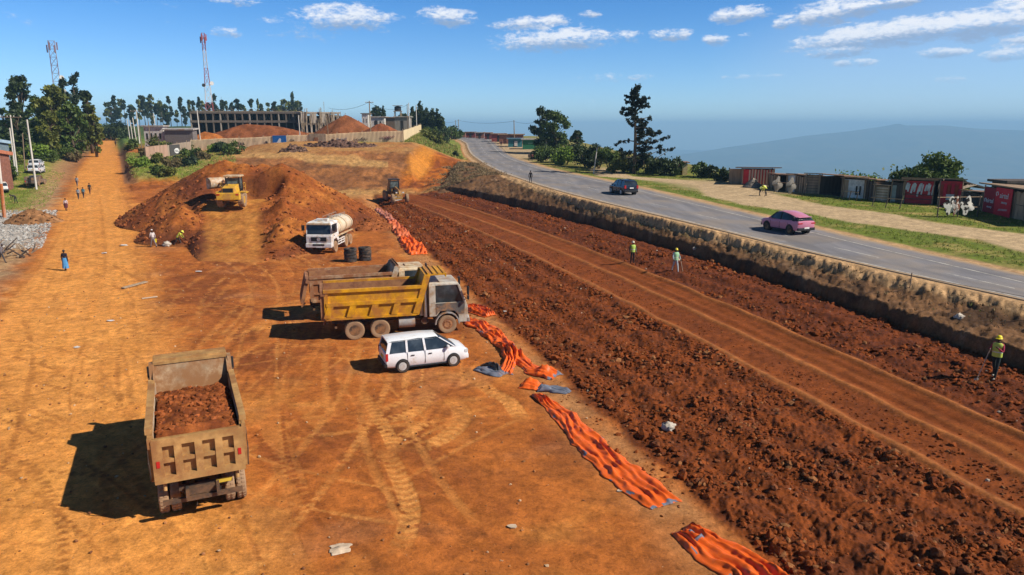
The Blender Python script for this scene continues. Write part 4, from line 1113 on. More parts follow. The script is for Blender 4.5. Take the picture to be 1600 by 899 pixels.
# --- passenger cars
def car(name, label, loc, rz, P, group=None, cat='car'):
    t = thing(name, label, cat, loc, rz, group)
    bm_, hw = P['paint'], P['hw']
    b = MB(); secs = []
    for x, zb, zt, k in P['low']:
        w = hw * k; m_ = (zb + zt) / 2
        secs.append([(x, -w * .86, zb), (x, -w * .97, zb + .10), (x, -w, m_), (x, -w * .985, zt - .12), (x, -w * .93, zt), (x, -w * .45, zt + .025), (x, 0, zt + .035),
                     (x, w * .45, zt + .025), (x, w * .93, zt), (x, w * .985, zt - .12), (x, w, m_), (x, w * .97, zb + .10), (x, w * .86, zb)])
    b.loft(secs); body = b.build('body', bm_, t, smooth=38)
    b = MB(); secs = []
    for x, z0, z1, k0, k1 in P['up']:
        a, c_ = hw * k0, hw * k1
        secs.append([(x, -a, z0), (x, -(a * .4 + c_ * .6), z0 + (z1 - z0) * .6), (x, -c_, z1 - .03), (x, -c_ * .85, z1), (x, 0, z1 + .02), (x, c_ * .85, z1), (x, c_, z1 - .03), (x, (a * .4 + c_ * .6), z0 + (z1 - z0) * .6), (x, a, z0)])
    b.loft(secs); gh = b.build('window_glass', P.get('glass', M_GLASS), t, smooth=38)
    # roof skin
    b = MB(); secs = []
    for x, z1, k1 in P['roof']:
        c_ = hw * k1
        secs.append([(x, -c_ - .012, z1 - .055), (x, -c_ * .86, z1 + .012), (x, 0, z1 + .034), (x, c_ * .86, z1 + .012), (x, c_ + .012, z1 - .055), (x, c_ * .8, z1 - .03), (x, -c_ * .8, z1 - .03)])
    b.loft(secs); b.build('roof', P.get('roof_paint', bm_), t, smooth=38)
    for (xa, za, ka, xb, zb_, kb, w) in P['pillars']:
        for s in (-1, 1):
            b = MB()
            ya, yb = s * (hw * ka + .012), s * (hw * kb + .012)
            b.hexa([(xa - w / 2, ya - .018, za), (xa + w / 2, ya - .018, za), (xa + w / 2, ya + .018, za), (xa - w / 2, ya + .018, za)], [(xb - w / 2, yb - .018, zb_), (xb + w / 2, yb - .018, zb_), (xb + w / 2, yb + .018, zb_), (xb - w / 2, yb + .018, zb_)])
            b.build('pillar', P.get('pillar_paint', bm_), t)
    xr, xf = P['axles']; R = P['R']
    for s in (-1, 1):
        for x in (xr, xf):
            b = MB(); b.lathe([(R * 1.15, s * (hw - .30)), (R * 1.15, s * (hw + .004)), (.02, s * (hw + .004))], 'y', 24, (x, 0, R)); b.build('wheel_arch', M_BLACK, t, smooth=40)
            wheel(t, x, s * (hw - .055), R, .20, P['rim'], tyre=P.get('tyre', M_TYRE_CLEAN), out=s, n=24, tread=False, rimr=.64, dish=-.005)
        b = MB(); b.box((P['mirror'][0], s * (hw + .08), P['mirror'][1]), (.14, .2, .15)); b.build('mirror', P.get('mirror_paint', M_BLACK), t, bevel=.04)
        for x, z in P['handles']: b = MB(); b.box((x, s * (hw + .005), z), (.17, .04, .035)); b.build('door_handle', P.get('handle_paint', M_BLACK), t)
        b = MB(); b.hexa(*P['tail'](s)); b.build('tail_light', M_RED, t)
        b = MB(); b.hexa(*P['head'](s)); b.build('headlight', M_LAMP, t)
        for x0, x1 in P['seams']: b = MB(); b.box((x0, s * (hw * .997), .62), (.012, .03, .56)); b.build('door_seam', M_BLACK, t)
    for nm, c_, d_, m_ in P['extras']: b = MB(); b.box(c_, d_); b.build(nm, m_, t, bevel=.02)
    return t
def hx(x0, x1, y0, y1, z0, z1):
    return [(x0, y0, z0), (x1, y0, z0), (x1, y1, z0), (x0, y1, z0)], [(x0, y0, z1), (x1, y0, z1), (x1, y1, z1), (x0, y1, z1)]
WAGON = dict(paint=M_WHITE, hw=.845, R=.30, rim=M_ALLOY, axles=(-1.26, 1.29), glass=M_GLASS,
    low=[(-2.06, .36, .90, .90), (-2.02, .26, .93, .97), (-1.6, .22, .94, 1.0), (0, .20, .93, 1.0), (1.0, .20, .93, 1.0), (1.35, .21, .93, .99), (1.75, .22, .86, .96), (2.0, .25, .76, .90), (2.10, .32, .62, .80)],
    up=[(-2.0, .93, 1.02, .95, .94), (-1.86, .93, 1.44, .955, .82), (-1.7, .93, 1.475, .955, .80), (-.4, .92, 1.50, .955, .79), (.5, .92, 1.47, .955, .78), (.72, .92, 1.40, .95, .79), (1.46, .90, .94, .90, .84)],
    roof=[(-1.92, 1.44, .80), (-1.7, 1.48, .80), (-.9, 1.50, .795), (-.1, 1.50, .785), (.58, 1.455, .775)],
    pillars=[(-1.97, .92, .95, -1.82, 1.43, .82, .17), (-1.02, .92, .955, -1.02, 1.46, .80, .10), (-.12, .92, .955, -.18, 1.47, .79, .10), (1.42, .91, .91, .62, 1.43, .79, .09)],
    mirror=(1.0, 1.0), mirror_paint=M_WHITE, handles=[(-.75, .76), (.12, .76)], seams=[(-1.0, 0), (-.13, 0), (.82, 0)],
    tail=lambda s: hx(-2.075, -1.96, s * .86 - .05, s * .86 + .012, .62, .96), head=lambda s: hx(1.88, 2.06, s * .66 - .13, s * .66 + .13, .60, .74),
    extras=[('bumper', (-2.06, 0, .38), (.14, 1.62, .18), M_BLACK), ('number_plate', (-2.075, .0, .66), (.03, .46, .14), M_AMBER), ('bumper', (2.08, 0, .36), (.12, 1.3, .2), M_WHITE), ('grille', (2.105, 0, .53), (.03, .8, .08), M_BLACK), ('sill', (0, 0, .215), (2.0, 1.66, .06), M_BLACK)])
a, h, u, n = place_by(636, 581, 715, 571, 2.55, -.845)
o4 = a + n * .80 + u * 1.05
car('station_wagon', 'white station wagon parked beside the yellow tipper truck', (o4.x, o4.y, gz(o4.x, o4.y)), h, WAGON).scale = (1.0, 1.0, 1.06)
SUV = dict(WAGON, paint=M_PINK, hw=.93, R=.37, rim=M_RIM, axles=(-1.4, 1.36),
    low=[(-2.32, .48, 1.0, .86), (-2.25, .36, 1.06, .95), (-1.7, .30, 1.10, 1.0), (-.5, .28, 1.06, 1.0), (.8, .28, 1.03, 1.0), (1.2, .29, 1.01, .99), (1.85, .31, .95, .95), (2.2, .36, .84, .87), (2.34, .46, .72, .76)],
    up=[(-2.2, 1.06, 1.09, .86, .85), (-1.95, 1.08, 1.34, .90, .77), (-1.5, 1.07, 1.48, .93, .76), (-1.0, 1.07, 1.59, .94, .75), (-.2, 1.05, 1.68, .95, .75), (.25, 1.04, 1.65, .95, .74), (.45, 1.03, 1.58, .94, .75), (1.32, .98, 1.02, .88, .82)],
    roof=[(-1.95, 1.36, .74), (-1.5, 1.50, .745), (-1.0, 1.60, .75), (-.2, 1.68, .745), (.3, 1.64, .74)],
    pillars=[(-1.75, 1.05, .92, -1.5, 1.45, .77, .26), (-.25, 1.05, .95, -.25, 1.64, .76, .10), (1.26, 1.0, .89, .4, 1.6, .76, .08)], pillar_paint=M_BLACK,
    mirror=(.85, 1.1), mirror_paint=M_PINK, handles=[(-.85, .88), (.1, .88)], handle_paint=M_PINK, seams=[(-1.15, 0), (-.2, 0), (.95, 0)],
    tail=lambda s: hx(-2.335, -2.0, s * .66 - .24, s * .66 + .18, .86, .95), head=lambda s: hx(2.05, 2.28, s * .66 - .18, s * .66 + .12, .74, .84),
    extras=[('bumper', (-2.3, 0, .46), (.16, 1.7, .22), M_BLACK), ('number_plate', (-2.39, 0, .55), (.03, .5, .13), M_TWHITE), ('bumper', (2.33, 0, .44), (.12, 1.4, .2), M_BLACK), ('sill', (0, 0, .29), (2.2, 1.84, .08), M_BLACK), ('spoiler', (-2.0, 0, 1.36), (.24, 1.36, .05), M_PINK)])
def on_road(px, py, frac, side=1):
    """centre of a car on the highway: depth from the row, across by a share of the width"""
    x, y = ray_road(px, py); zr = float(zroad(y))
    x = float(NE(y) + (FE(y) - NE(y)) * frac)
    tx = float(NE(y + 2) - NE(y - 2)); return Vector((x, y, zr + .004)), math.atan2(4.0, tx)
p, h = on_road(1222, 363, .30)
xx, yy = ray_road(1228, 362); p = Vector((xx, yy, float(zroad(yy)) + .004))
pk = car('suv', 'pink coupe style suv driving along the highway', p, h + .05, SUV); pk.scale = (.92, .97, 1.0)
NAV = dict(SUV, paint=M_NAVY, rim=M_ALLOY, mirror_paint=M_NAVY, handle_paint=M_NAVY, pillar_paint=M_NAVY,
    up=[(-2.2, 1.06, 1.12, .9, .88), (-2.05, 1.08, 1.60, .93, .78), (-1.8, 1.08, 1.68, .93, .77), (-.4, 1.05, 1.74, .95, .76), (.25, 1.04, 1.70, .95, .75), (.45, 1.03, 1.62, .94, .76), (1.35, .98, 1.02, .88, .82)],
    roof=[(-2.1, 1.62, .76), (-1.8, 1.69, .765), (-.4, 1.745, .755), (.3, 1.69, .75)], pillars=[(-2.1, 1.05, .93, -1.95, 1.6, .78, .2), (-1.15, 1.05, .95, -1.15, 1.7, .77, .1), (-.2, 1.05, .95, -.25, 1.7, .76, .09), (1.26, 1.0, .89, .4, 1.63, .76, .08)],
    tail=lambda s: hx(-2.33, -2.1, s * .78 - .1, s * .78 + .1, .8, 1.15),
    extras=[('bumper', (-2.3, 0, .46), (.16, 1.7, .22), M_BLACK), ('number_plate', (-2.37, 0, .85), (.03, .5, .13), M_TWHITE), ('bumper', (2.33, 0, .44), (.12, 1.4, .2), M_BLACK), ('roof_rail', (-.8, .62, 1.79), (2.0, .05, .05), M_GREY), ('roof_rail', (-.8, -.62, 1.79), (2.0, .05, .05), M_GREY), ('sill', (0, 0, .29), (2.2, 1.84, .08), M_BLACK)])
p, h = on_road(972, 303, .4); xx, yy = ray_road(973, 303); p = Vector((xx, yy, float(zroad(yy)) + .004))
car('suv', 'dark blue suv with roof rails driving up the highway', p, h, NAV)
# cars parked on the grass at the left
SAL = dict(WAGON, glass=M_GLASS)
for (px, py, lab, kw, rz) in ((58, 262, 'white hatchback parked on the grass ahead of the old pickup', {}, 1.9), (58, 255, 'farthest white car parked on the grass by the bushes', {}, 1.95), (3, 292, 'pale car half out of the frame beside the orange pole', dict(paint=M_TWHITE), 2.2)):
    q = at(px, py + 8); car('parked_car', lab, q, rz, dict(SAL, **kw), 'cars parked on the left verge')
def pickup():
    q = at(57, 290); t = thing('pickup_truck', 'old grey pickup with a loaded bed beside the leaning white pole', 'pickup', q, 1.85)
    P = mat('grey_brown_paint', (.16, .12, .09), .6, dust=.3)
    b = MB(); b.prism([(-2.4, .45), (2.3, .45), (2.35, .85), (1.0, 1.0), (-2.4, 1.0)], -.85, .85); body = b.build('body', P, t, bevel=.05)
    b = MB(); b.prism([(-.3, 1.0), (1.0, 1.0), (.5, 1.6), (-.2, 1.6)], -.78, .78); b.build('cab', P, t, bevel=.05)
    b = MB(); b.prism([(-.32, 1.05), (.93, 1.05), (.5, 1.52), (-.22, 1.52)], -.79, .79); b.build('window', M_GLASS, t)
    b = MB(); b.box((-1.4, 0, 1.2), (1.9, 1.6, .06)); [b.box((-1.4, s * .82, 1.25), (2.0, .05, .5)) for s in (-1, 1)]; b.box((-2.4, 0, 1.2), (.05, 1.65, .4)); b.build('load_bed', P, t)
    for s in (-1, 1):
        for x in (-1.5, 1.45): wheel(t, x, s * .78, .36, .22, M_RIM, out=s, n=16, tread=False)
        b = MB(); b.box((-2.42, s * .7, .8), (.04, .15, .2)); b.build('tail_light', M_RED, t)
pickup()

# --- tyres stacked by the trucks
def tyres():
    b = MB(); r, w = .56, .30; h = w / 2
    b.lathe([(r * .60, -h * .85), (r * .82, -h), (r * .95, -h * .9), (r, -h * .6), (r * .975, -.01), (r * .975, .01), (r, h * .6), (r * .95, h * .9), (r * .82, h), (r * .60, h * .85)], 'z', 30, (0, 0, h), closed=True)
    t0 = b.build('stacked_tyre', M_TYRE_CLEAN, smooth=40)
    names = ['bottom', 'second', 'third', 'top']; first = True
    for (px, py, lab) in ((548, 409, 'left'), (571, 407, 'right')):
        q = at(px, py)
        for k in range(4):
            o = t0 if first else t0.copy()
            if not first: COL.objects.link(o)
            first = False
            o.location = (q.x + random.uniform(-.03, .03), q.y + random.uniform(-.03, .03), q.z + k * .30 + .0)
            o.rotation_euler = (0, 0, random.uniform(0, 3))
            tag(o, f'{names[k]} truck tyre in the {lab} stack behind the parked tippers' if k in (0, 3) else f'{names[k]} truck tyre from the ground in the {lab} stack behind the tippers', 'tyre', 'truck tyres in two stacks')
tyres()

# --- wheel loader on the heap
def loader(q, rz):
    t = thing('wheel_loader', 'yellow wheel loader with its bucket raised on the soil heap', 'wheel loader', q, rz)
    Y = M_LOADY; R = .80
    b = MB(); b.box((-1.6, 0, 1.15), (2.6, 1.2, .7)); b.box((-2.75, 0, 1.25), (.5, 2.4, .75)); b.build('rear_frame', Y, t, bevel=.06)
    b = MB(); b.loft([[(-2.75, -.7, 1.5), (-2.75, .7, 1.5), (-2.7, .62, 2.15), (-2.7, -.62, 2.15)], [(-.75, -.72, 1.5), (-.75, .72, 1.5), (-.75, .66, 2.4), (-.75, -.66, 2.4)]]); hood = b.build('engine_hood', Y, t, bevel=.06)
    b = MB(); b.box((-2.77, 0, 1.84), (.05, 1.0, .48)); b.build('radiator_grille', M_BLACK, hood)
    for s in (-1, 1): b = MB(); b.box((-3.0, s * .95, 1.45), (.05, .3, .14)); b.build('tail_light', M_RED, hood)
    b = MB(); b.tube([(-1.5, .35, 2.3), (-1.5, .35, 2.95)], .06, 8); b.build('exhaust', M_BLACK, hood)
    b = MB(); b.box((-.05, 0, 1.65), (1.35, 1.5, .5)); 
    for x in (-.68, .58):
        for s in (-1, 1): b.box((x, s * .7, 2.45), (.09, .09, 1.3))
    cab = b.build('cab', M_BLACK, t)
    b = MB(); b.box((-.05, 0, 2.45), (1.22, 1.36, 1.1)); b.build('window', M_GLASSG, cab)
    b = MB(); b.box((-.05, 0, 3.2), (1.7, 1.75, .18)); b.build('roof', M_CREAM, cab, bevel=.05)
    b = MB()
    for s in (-1, 1):
        b.tube([(-.9, s * 1.15, 1.7), (-.9, s * 1.15, 2.5), (-.1, s * 1.15, 2.5), (-.1, s * 1.15, 1.7)], .03, 6); b.tube([(-.9, s * 1.15, 2.1), (-.1, s * 1.15, 2.1)], .025, 6)
        b.box((-.4, s * 1.1, 1.45), (1.6, .5, .1)); b.box((-1.4, s * 1.2, 1.62), (1.3, .55, .08))
    b.build('railing', M_LOADY, t)
    for s in (-1, 1): wheel(t, -1.55, s * 1.08, R, .62, M_LOADY, out=s, n=18, rimr=.5)
    # articulated front frame, turned left with the bucket lifted
    f = bpy.data.objects.new('front_frame', None)
    M = Matrix.Translation((.75, 0, 0)) @ Matrix.Rotation(math.radians(50), 4, 'Z')
    b = MB(); b.M = M; b.box((.75, 0, 1.15), (1.5, 1.0, .8)); b.box((.9, 0, 1.7), (.5, .9, .7)); fr = b.build('front_frame', Y, t, bevel=.05)
    for s in (-1, 1):
        w = wheel(t, 0, 0, R, .62, M_LOADY, out=s, n=18, rimr=.5); w.location = M @ Vector((.85, s * 1.08, R)); w.rotation_euler = (0, 0, math.radians(50))
    b = MB(); b.M = M
    for s in (-1, 1): b.tube([(.7, s * .48, 1.9), (1.6, s * .48, 2.3), (2.3, s * .48, 2.2)], [.14, .17, .12], 6)
    b.tube([(.8, 0, 1.6), (1.5, 0, 2.1), (2.2, 0, 2.6)], .1, 8); b.box((1.6, 0, 2.25), (.25, 1.0, .25)); arm = b.build('lift_arm', M_RUSTY, t)
    b = MB(); b.M = M
    prof = []
    for i in range(9):
        a = math.radians(70 + 220 * i / 8); prof.append((2.9 + .62 * math.cos(a), 2.3 + .62 * math.sin(a)))
    pr = prof + [(2.9 + (q_[0] - 2.9) * .88, 2.3 + (q_[1] - 2.3) * .88) for q_ in reversed(prof)]
    b.prism(pr, -1.5, 1.5); b.prism(prof, -1.5, -1.44); b.prism(prof, 1.44, 1.5); b.build('bucket', M_PALE, t, smooth=40)
    return t
def grader(q, rz):
    t = thing('motor_grader', 'motor grader with a dark cab at the far end of the new roadbed', 'motor grader', q, rz)
    Y = mat('grader_yellow', (.42, .22, .03), .6, dust=.5, dustcol=(.26, .12, .05)); R = .68
    b = MB(); b.box((-2.2, 0, 1.25), (2.6, 1.1, .9)); b.prism([(-3.4, 1.6), (-1.0, 1.6), (-1.0, 2.25), (-3.2, 2.1)], -.55, .55); b.build('engine_body', Y, t, bevel=.06)
    b = MB(); b.tube([(-1.0, 0, 1.5), (.8, 0, 2.0), (3.6, 0, 1.7), (4.0, 0, 1.1)], [.28, .2, .18, .25], 6); b.build('main_beam', Y, t)
    b = MB(); b.box((-.35, 0, 1.7), (1.3, 1.4, .7)); [b.box((x, s * .66, 2.55), (.1, .1, 1.2)) for x in (-.95, .25) for s in (-1, 1)]; cab = b.build('cab', M_BLACK, t)
    b = MB(); b.box((-.35, 0, 2.5), (1.18, 1.28, 1.0)); b.build('window', M_GLASSG, cab)
    b = MB(); b.box((-.35, 0, 3.2), (1.6, 1.6, .14)); b.build('roof', M_BLACK, cab, bevel=.04)
    for s in (-1, 1):
        for x in (-2.9, -1.4): wheel(t, x, s * 1.05, R, .42, Y, out=s, n=18, rimr=.5)
        wheel(t, 3.95, s * 1.05, R, .42, Y, out=s, n=18, rimr=.5)
    b = MB(); b.tube([(3.95, -1, R), (3.95, 1, R)], .14, 8); b.box((3.95, 0, 1.1), (.4, .8, .35)); b.build('front_axle', Y, t)
    b = MB(); b.M = Matrix.Translation((1.2, 0, .45)) @ Matrix.Rotation(math.radians(55), 4, 'Z'); b.prism([(-.05, -.35), (.12, -.38), (.02, 0), (.12, .35), (-.05, .33), (-.12, 0)], -1.9, 1.9); b.build('blade', M_GREY, t)
    b = MB(); b.lathe([(.75, .85), (.75, .95), (.6, .95), (.6, .85)], 'z', 20, (1.3, 0, 0), closed=True); b.tube([(3.5, 0, 1.1), (1.9, 0, .9)], .1, 8); b.tube([(1.2, .6, 1.9), (1.3, .7, .9)], .05); b.tube([(1.2, -.6, 1.9), (1.3, -.7, .9)], .05); b.build('blade_circle', Y, t)
    for s in (-1, 1): b = MB(); b.box((4.1, s * .5, 1.55), (.1, .22, .16)); b.build('headlight', M_LAMP, t)
gq = at(617, 315)
grader(gq, math.radians(-70))
# ------------------------------------------------------------------ soil heaps
def heap(name, label, cx, cy, fn, nx, ny, hx_, hy_, colfn, clods=0, group=None, cmin=.05, cmax=.3, seed=1, cat='soil heap', ccol=(.27, .085, .028), skip=None):
    xs = np.linspace(cx - hx_, cx + hx_, nx); ys = np.linspace(cy - hy_, cy + hy_, ny)
    X, Y = np.meshgrid(xs, ys); X = X.ravel(); Y = Y.ravel()
    G = terrain(X, Y); H = fn(X, Y)
    Z = np.where(H > .0, G + H, G - .25 + np.maximum(H, -.3))
    keep = (H > -.35).reshape(ny, nx)
    k = np.arange(ny - 1)[:, None] * nx + np.arange(nx - 1)[None]
    F = np.stack([k, k + 1, k + nx + 1, k + nx], -1).reshape(-1, 4)
    kf = (keep[:-1, :-1] | keep[1:, 1:] | keep[1:, :-1] | keep[:-1, 1:]).ravel()
    F = F[kf]
    o = mesh_np(name, np.stack([X, Y, Z], 1), F, M_GROUND, True, np.clip(colfn(X, Y, H), .01, .9))
    tag(o, label, cat, group)
    if clods:
        rng = np.random.default_rng(seed); n = clods * 4
        x = rng.uniform(cx - hx_, cx + hx_, n); y = rng.uniform(cy - hy_, cy + hy_, n); h = fn(x, y)
        wgt = np.where((h > .05), np.exp(-h * .35) + .15, 0); ok = rng.random(n) < wgt
        x, y, h = x[ok][:clods], y[ok][:clods], h[ok][:clods]
        s = cmin * (cmax / cmin) ** (rng.random(len(x)) ** 2.5)
        c = C(*ccol)[None] * rng.uniform(.55, 1.25, (len(x), 1))
        if skip is not None:
            ok = ~skip(x, y); x, y, h, s, c = x[ok], y[ok], h[ok], s[ok], c[ok]
        rk = rocks('heap_clods', x, y, s, c, ICO0, .3, parent=o, Zs=terrain(x, y) + h, rng=rng); rk['kind'] = 'stuff'
    return o
def cone(X, Y, px, py, h, rx, ry=None, sharp=1.0):
    ry = ry or rx
    d = np.sqrt(((X - px) / rx) ** 2 + ((Y - py) / ry) ** 2)
    return h * (1 - d) if sharp == 1 else h * (1 - d ** sharp)
def smax(a, b, k=.6):
    return np.log(np.exp(np.clip(a / k, -60, 60)) + np.exp(np.clip(b / k, -60, 60))) * k
def pkpos(px, py, d):   # point on the view ray at depth d
    v = pix_dir(px, py); t = d / v.y; return v.x * t, CAM_H + v.z * t
def big_heap(X, Y):
    h = np.full_like(X, -9.0)
    for px, py, d, rx in ((352, 252, 88, 12.6), (385, 256, 87, 11.), (440, 256, 86, 11.5), (412, 257, 88, 11.), (306, 281, 87, 7.2), (470, 281, 86, 9.), (328, 263, 88, 9.6), (505, 306, 86, 6.6), (530, 323, 87, 5.),):
        x, z = pkpos(px, py, d); top = z - gz(x, d)
        h = smax(h, cone(X, Y, x, d, top, rx, rx * .98, 1.08), .3)
    for px, py, d, t, rx in ((288, 345, 73, 2.9, 4.8), (300, 360, 70.5, 1.6, 2.4), (432, 352, 68, 2.5, 4.4), (455, 345, 71, 2.7, 4.6), (445, 320, 76, 4.0, 7.), (284, 335, 77, 2.6, 4.2), (415, 372, 65, 1.0, 3.4)):
        x, z = pkpos(px, py, d); h = smax(h, cone(X, Y, x, d, t, rx, rx, 1.05), .25)
    # access ramp cut into the front, with a level bench for the machine
    x0, x1 = -26.0, -31.0
    t = np.clip((Y - 58) / (79 - 58), 0, 1); axx = -23.2 + (-30.6 + 23.2) * t
    ramp = 3.0 * np.clip((Y - 61) / 18, 0, 1) ** 1.15; wdt = 2.3 + .5 * t
    m = (1 - sst(wdt - .3, wdt + 2.4, np.abs(X - axx))) * (Y > 56) * (1 - sst(83.0, 84.6, Y))
    h = np.where(h > 0, h, np.maximum(h, -.4))
    h2 = h + 0
    h2 = np.where((Y > 60) & (Y < 86), np.maximum(h2, ramp - .62 * np.maximum(np.abs(X - axx) - wdt - .3, 0) - .02), h2)
    h = lerp(h2, np.where(Y > 60, ramp + .0, h2), m)
    n = .12 * fbm(X * 1.0, Y, 1.1, 4) + .30 * fbm(X, Y, 4, 4) + .16 * ridged(X, Y, 1.6, 3) + .05 * fbm(X, Y, .5, 2)
    rill = .25 * ridged(X + Y * .35, Y * .25, 2.2, 3)
    return h + (n + rill * .6) * np.clip(h * .8, 0, 1) * (1 - m * .6)
def big_cols(X, Y, H):
    nA = fbm(X, Y, 5, 4); nB = fbm(X, Y, 1.2, 3)
    c = lerp(C(.235, .064, .015)[None], C(.37, .125, .026)[None], sst(-.25, .35, nA + .4 * nB)[:, None])
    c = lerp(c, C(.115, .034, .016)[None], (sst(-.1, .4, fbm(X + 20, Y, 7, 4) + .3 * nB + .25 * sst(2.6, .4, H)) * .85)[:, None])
    t = np.clip((Y - 58) / 21, 0, 1); axx = -23.2 - 7.4 * t
    m = (1 - sst(1.5 + .5 * t, 3.0 + .5 * t, np.abs(X - axx) + .8 * nB)) * (Y < 83)
    c = lerp(c, C(.47, .20, .042)[None] * (1 + .25 * nB + .3 * fbm(X * 2.2, Y * .5, 1.0, 3))[:, None], (m * (.75 + .25 * nA) * sst(-.05, .35, t + .2 * nB))[:, None])
    rt_ = np.exp(-((np.abs(X - axx + .25 * nB) - .95) / .28) ** 2) * (Y < 80) * sst(.05, .3, t) * np.clip(.6 + nB, 0, 1); c = lerp(c, C(.27, .085, .022)[None], (rt_ * .6)[:, None])
    c = lerp(c, C(.30, .095, .024)[None], (m * sst(.05, .4, fbm(X, Y, 1.8, 4)) * .7)[:, None])
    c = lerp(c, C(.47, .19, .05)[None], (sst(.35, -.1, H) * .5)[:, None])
    return c
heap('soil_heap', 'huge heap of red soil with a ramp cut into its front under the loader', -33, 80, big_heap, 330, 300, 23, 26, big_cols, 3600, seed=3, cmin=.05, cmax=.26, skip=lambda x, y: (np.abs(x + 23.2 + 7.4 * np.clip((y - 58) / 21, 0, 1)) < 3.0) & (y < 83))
_, z1 = pkpos(370, 325, 78)
lq = Vector((pkpos(369, 325, 78)[0], 78, 0)); lq.z = gz(lq.x, lq.y) + float(big_heap(np.array([lq.x]), np.array([lq.y]))[0]) - .06
loader(lq, math.radians(97))
def small_heap(name, label, px, py, toppx, r, col, clods=0, rx=None, sharp=1.1, n=60, seed=2, cat='soil heap', group=None, ccol=None, cmax=.25, dist=None):
    q = at(px, py) if dist is None else atd(px, dist)
    zt = ztop(toppx, q.y); hgt = max(zt - q.z, .3); rx = rx or r
    def fn(X, Y):
        h = cone(X, Y, q.x, q.y, hgt, rx, r, sharp)
        return h + (.16 * fbm(X, Y, r * .3, 4) + .08 * ridged(X, Y, r * .12, 2)) * np.clip(h, 0, 1) * min(1, hgt)
    def cf(X, Y, H):
        k = sst(-.3, .3, fbm(X, Y, r * .35, 4))[:, None]
        return lerp(C(*col)[None] * .75, C(*col)[None] * 1.2, k)
    return heap(name, label, q.x, q.y, fn, n, n, rx * 1.15, r * 1.15, cf, clods, group, .05, cmax, seed, cat, ccol or tuple(v * .8 for v in col))
small_heap('soil_heap', 'small brown soil heap beside the grey stones on the left verge', 52, 347, 326, 2.2, (.27, .13, .055), 150, rx=3.4, seed=5)
small_heap('soil_heap', 'red soil heap rising in front of the rusty end of the hoarding', 322, 226, 206, 5, (.40, .13, .03), 120, rx=9.5, seed=6)
small_heap('soil_heap', 'long brown soil heap behind the hoarding below the concrete frame', 385, 205, 194, 6, (.23, .075, .028), 60, rx=19, seed=7, dist=196)
small_heap('soil_heap', 'tall brown soil heap at the right end of the concrete frame', 541, 205, 179.5, 9, (.22, .075, .028), 80, rx=9.5, seed=8, dist=205)
small_heap('soil_heap', 'low dark soil heap right of the tall brown one behind the hoarding', 596, 205, 193, 4, (.24, .075, .03), 60, rx=7, seed=9, dist=200)
small_heap('soil_heap', 'fresh soil heap dumped behind the tanker at the end of the tarpaulins', 580, 357, 342, 2.5, (.30, .095, .03), 200, rx=3.6, seed=10)
small_heap('stone_heap', 'grey cone of crushed stone in front of the red striped shed', 1176, 293, 278.5, 1.35, (.26, .22, .18), 120, seed=11, cat='stone heap', cmax=.12)
small_heap('rubble_heap', 'smaller rubble heap on the plateau track', 460, 237, 227, 1.8, (.17, .10, .07), 260, rx=2.8, seed=12, cat='rubble heap', cmax=.5)
small_heap('rubble_heap', 'long dark rubble heap in front of the hoarding', 532, 229, 219.5, 1.8, (.16, .09, .065), 420, rx=8, seed=13, cat='rubble heap', cmax=.5)

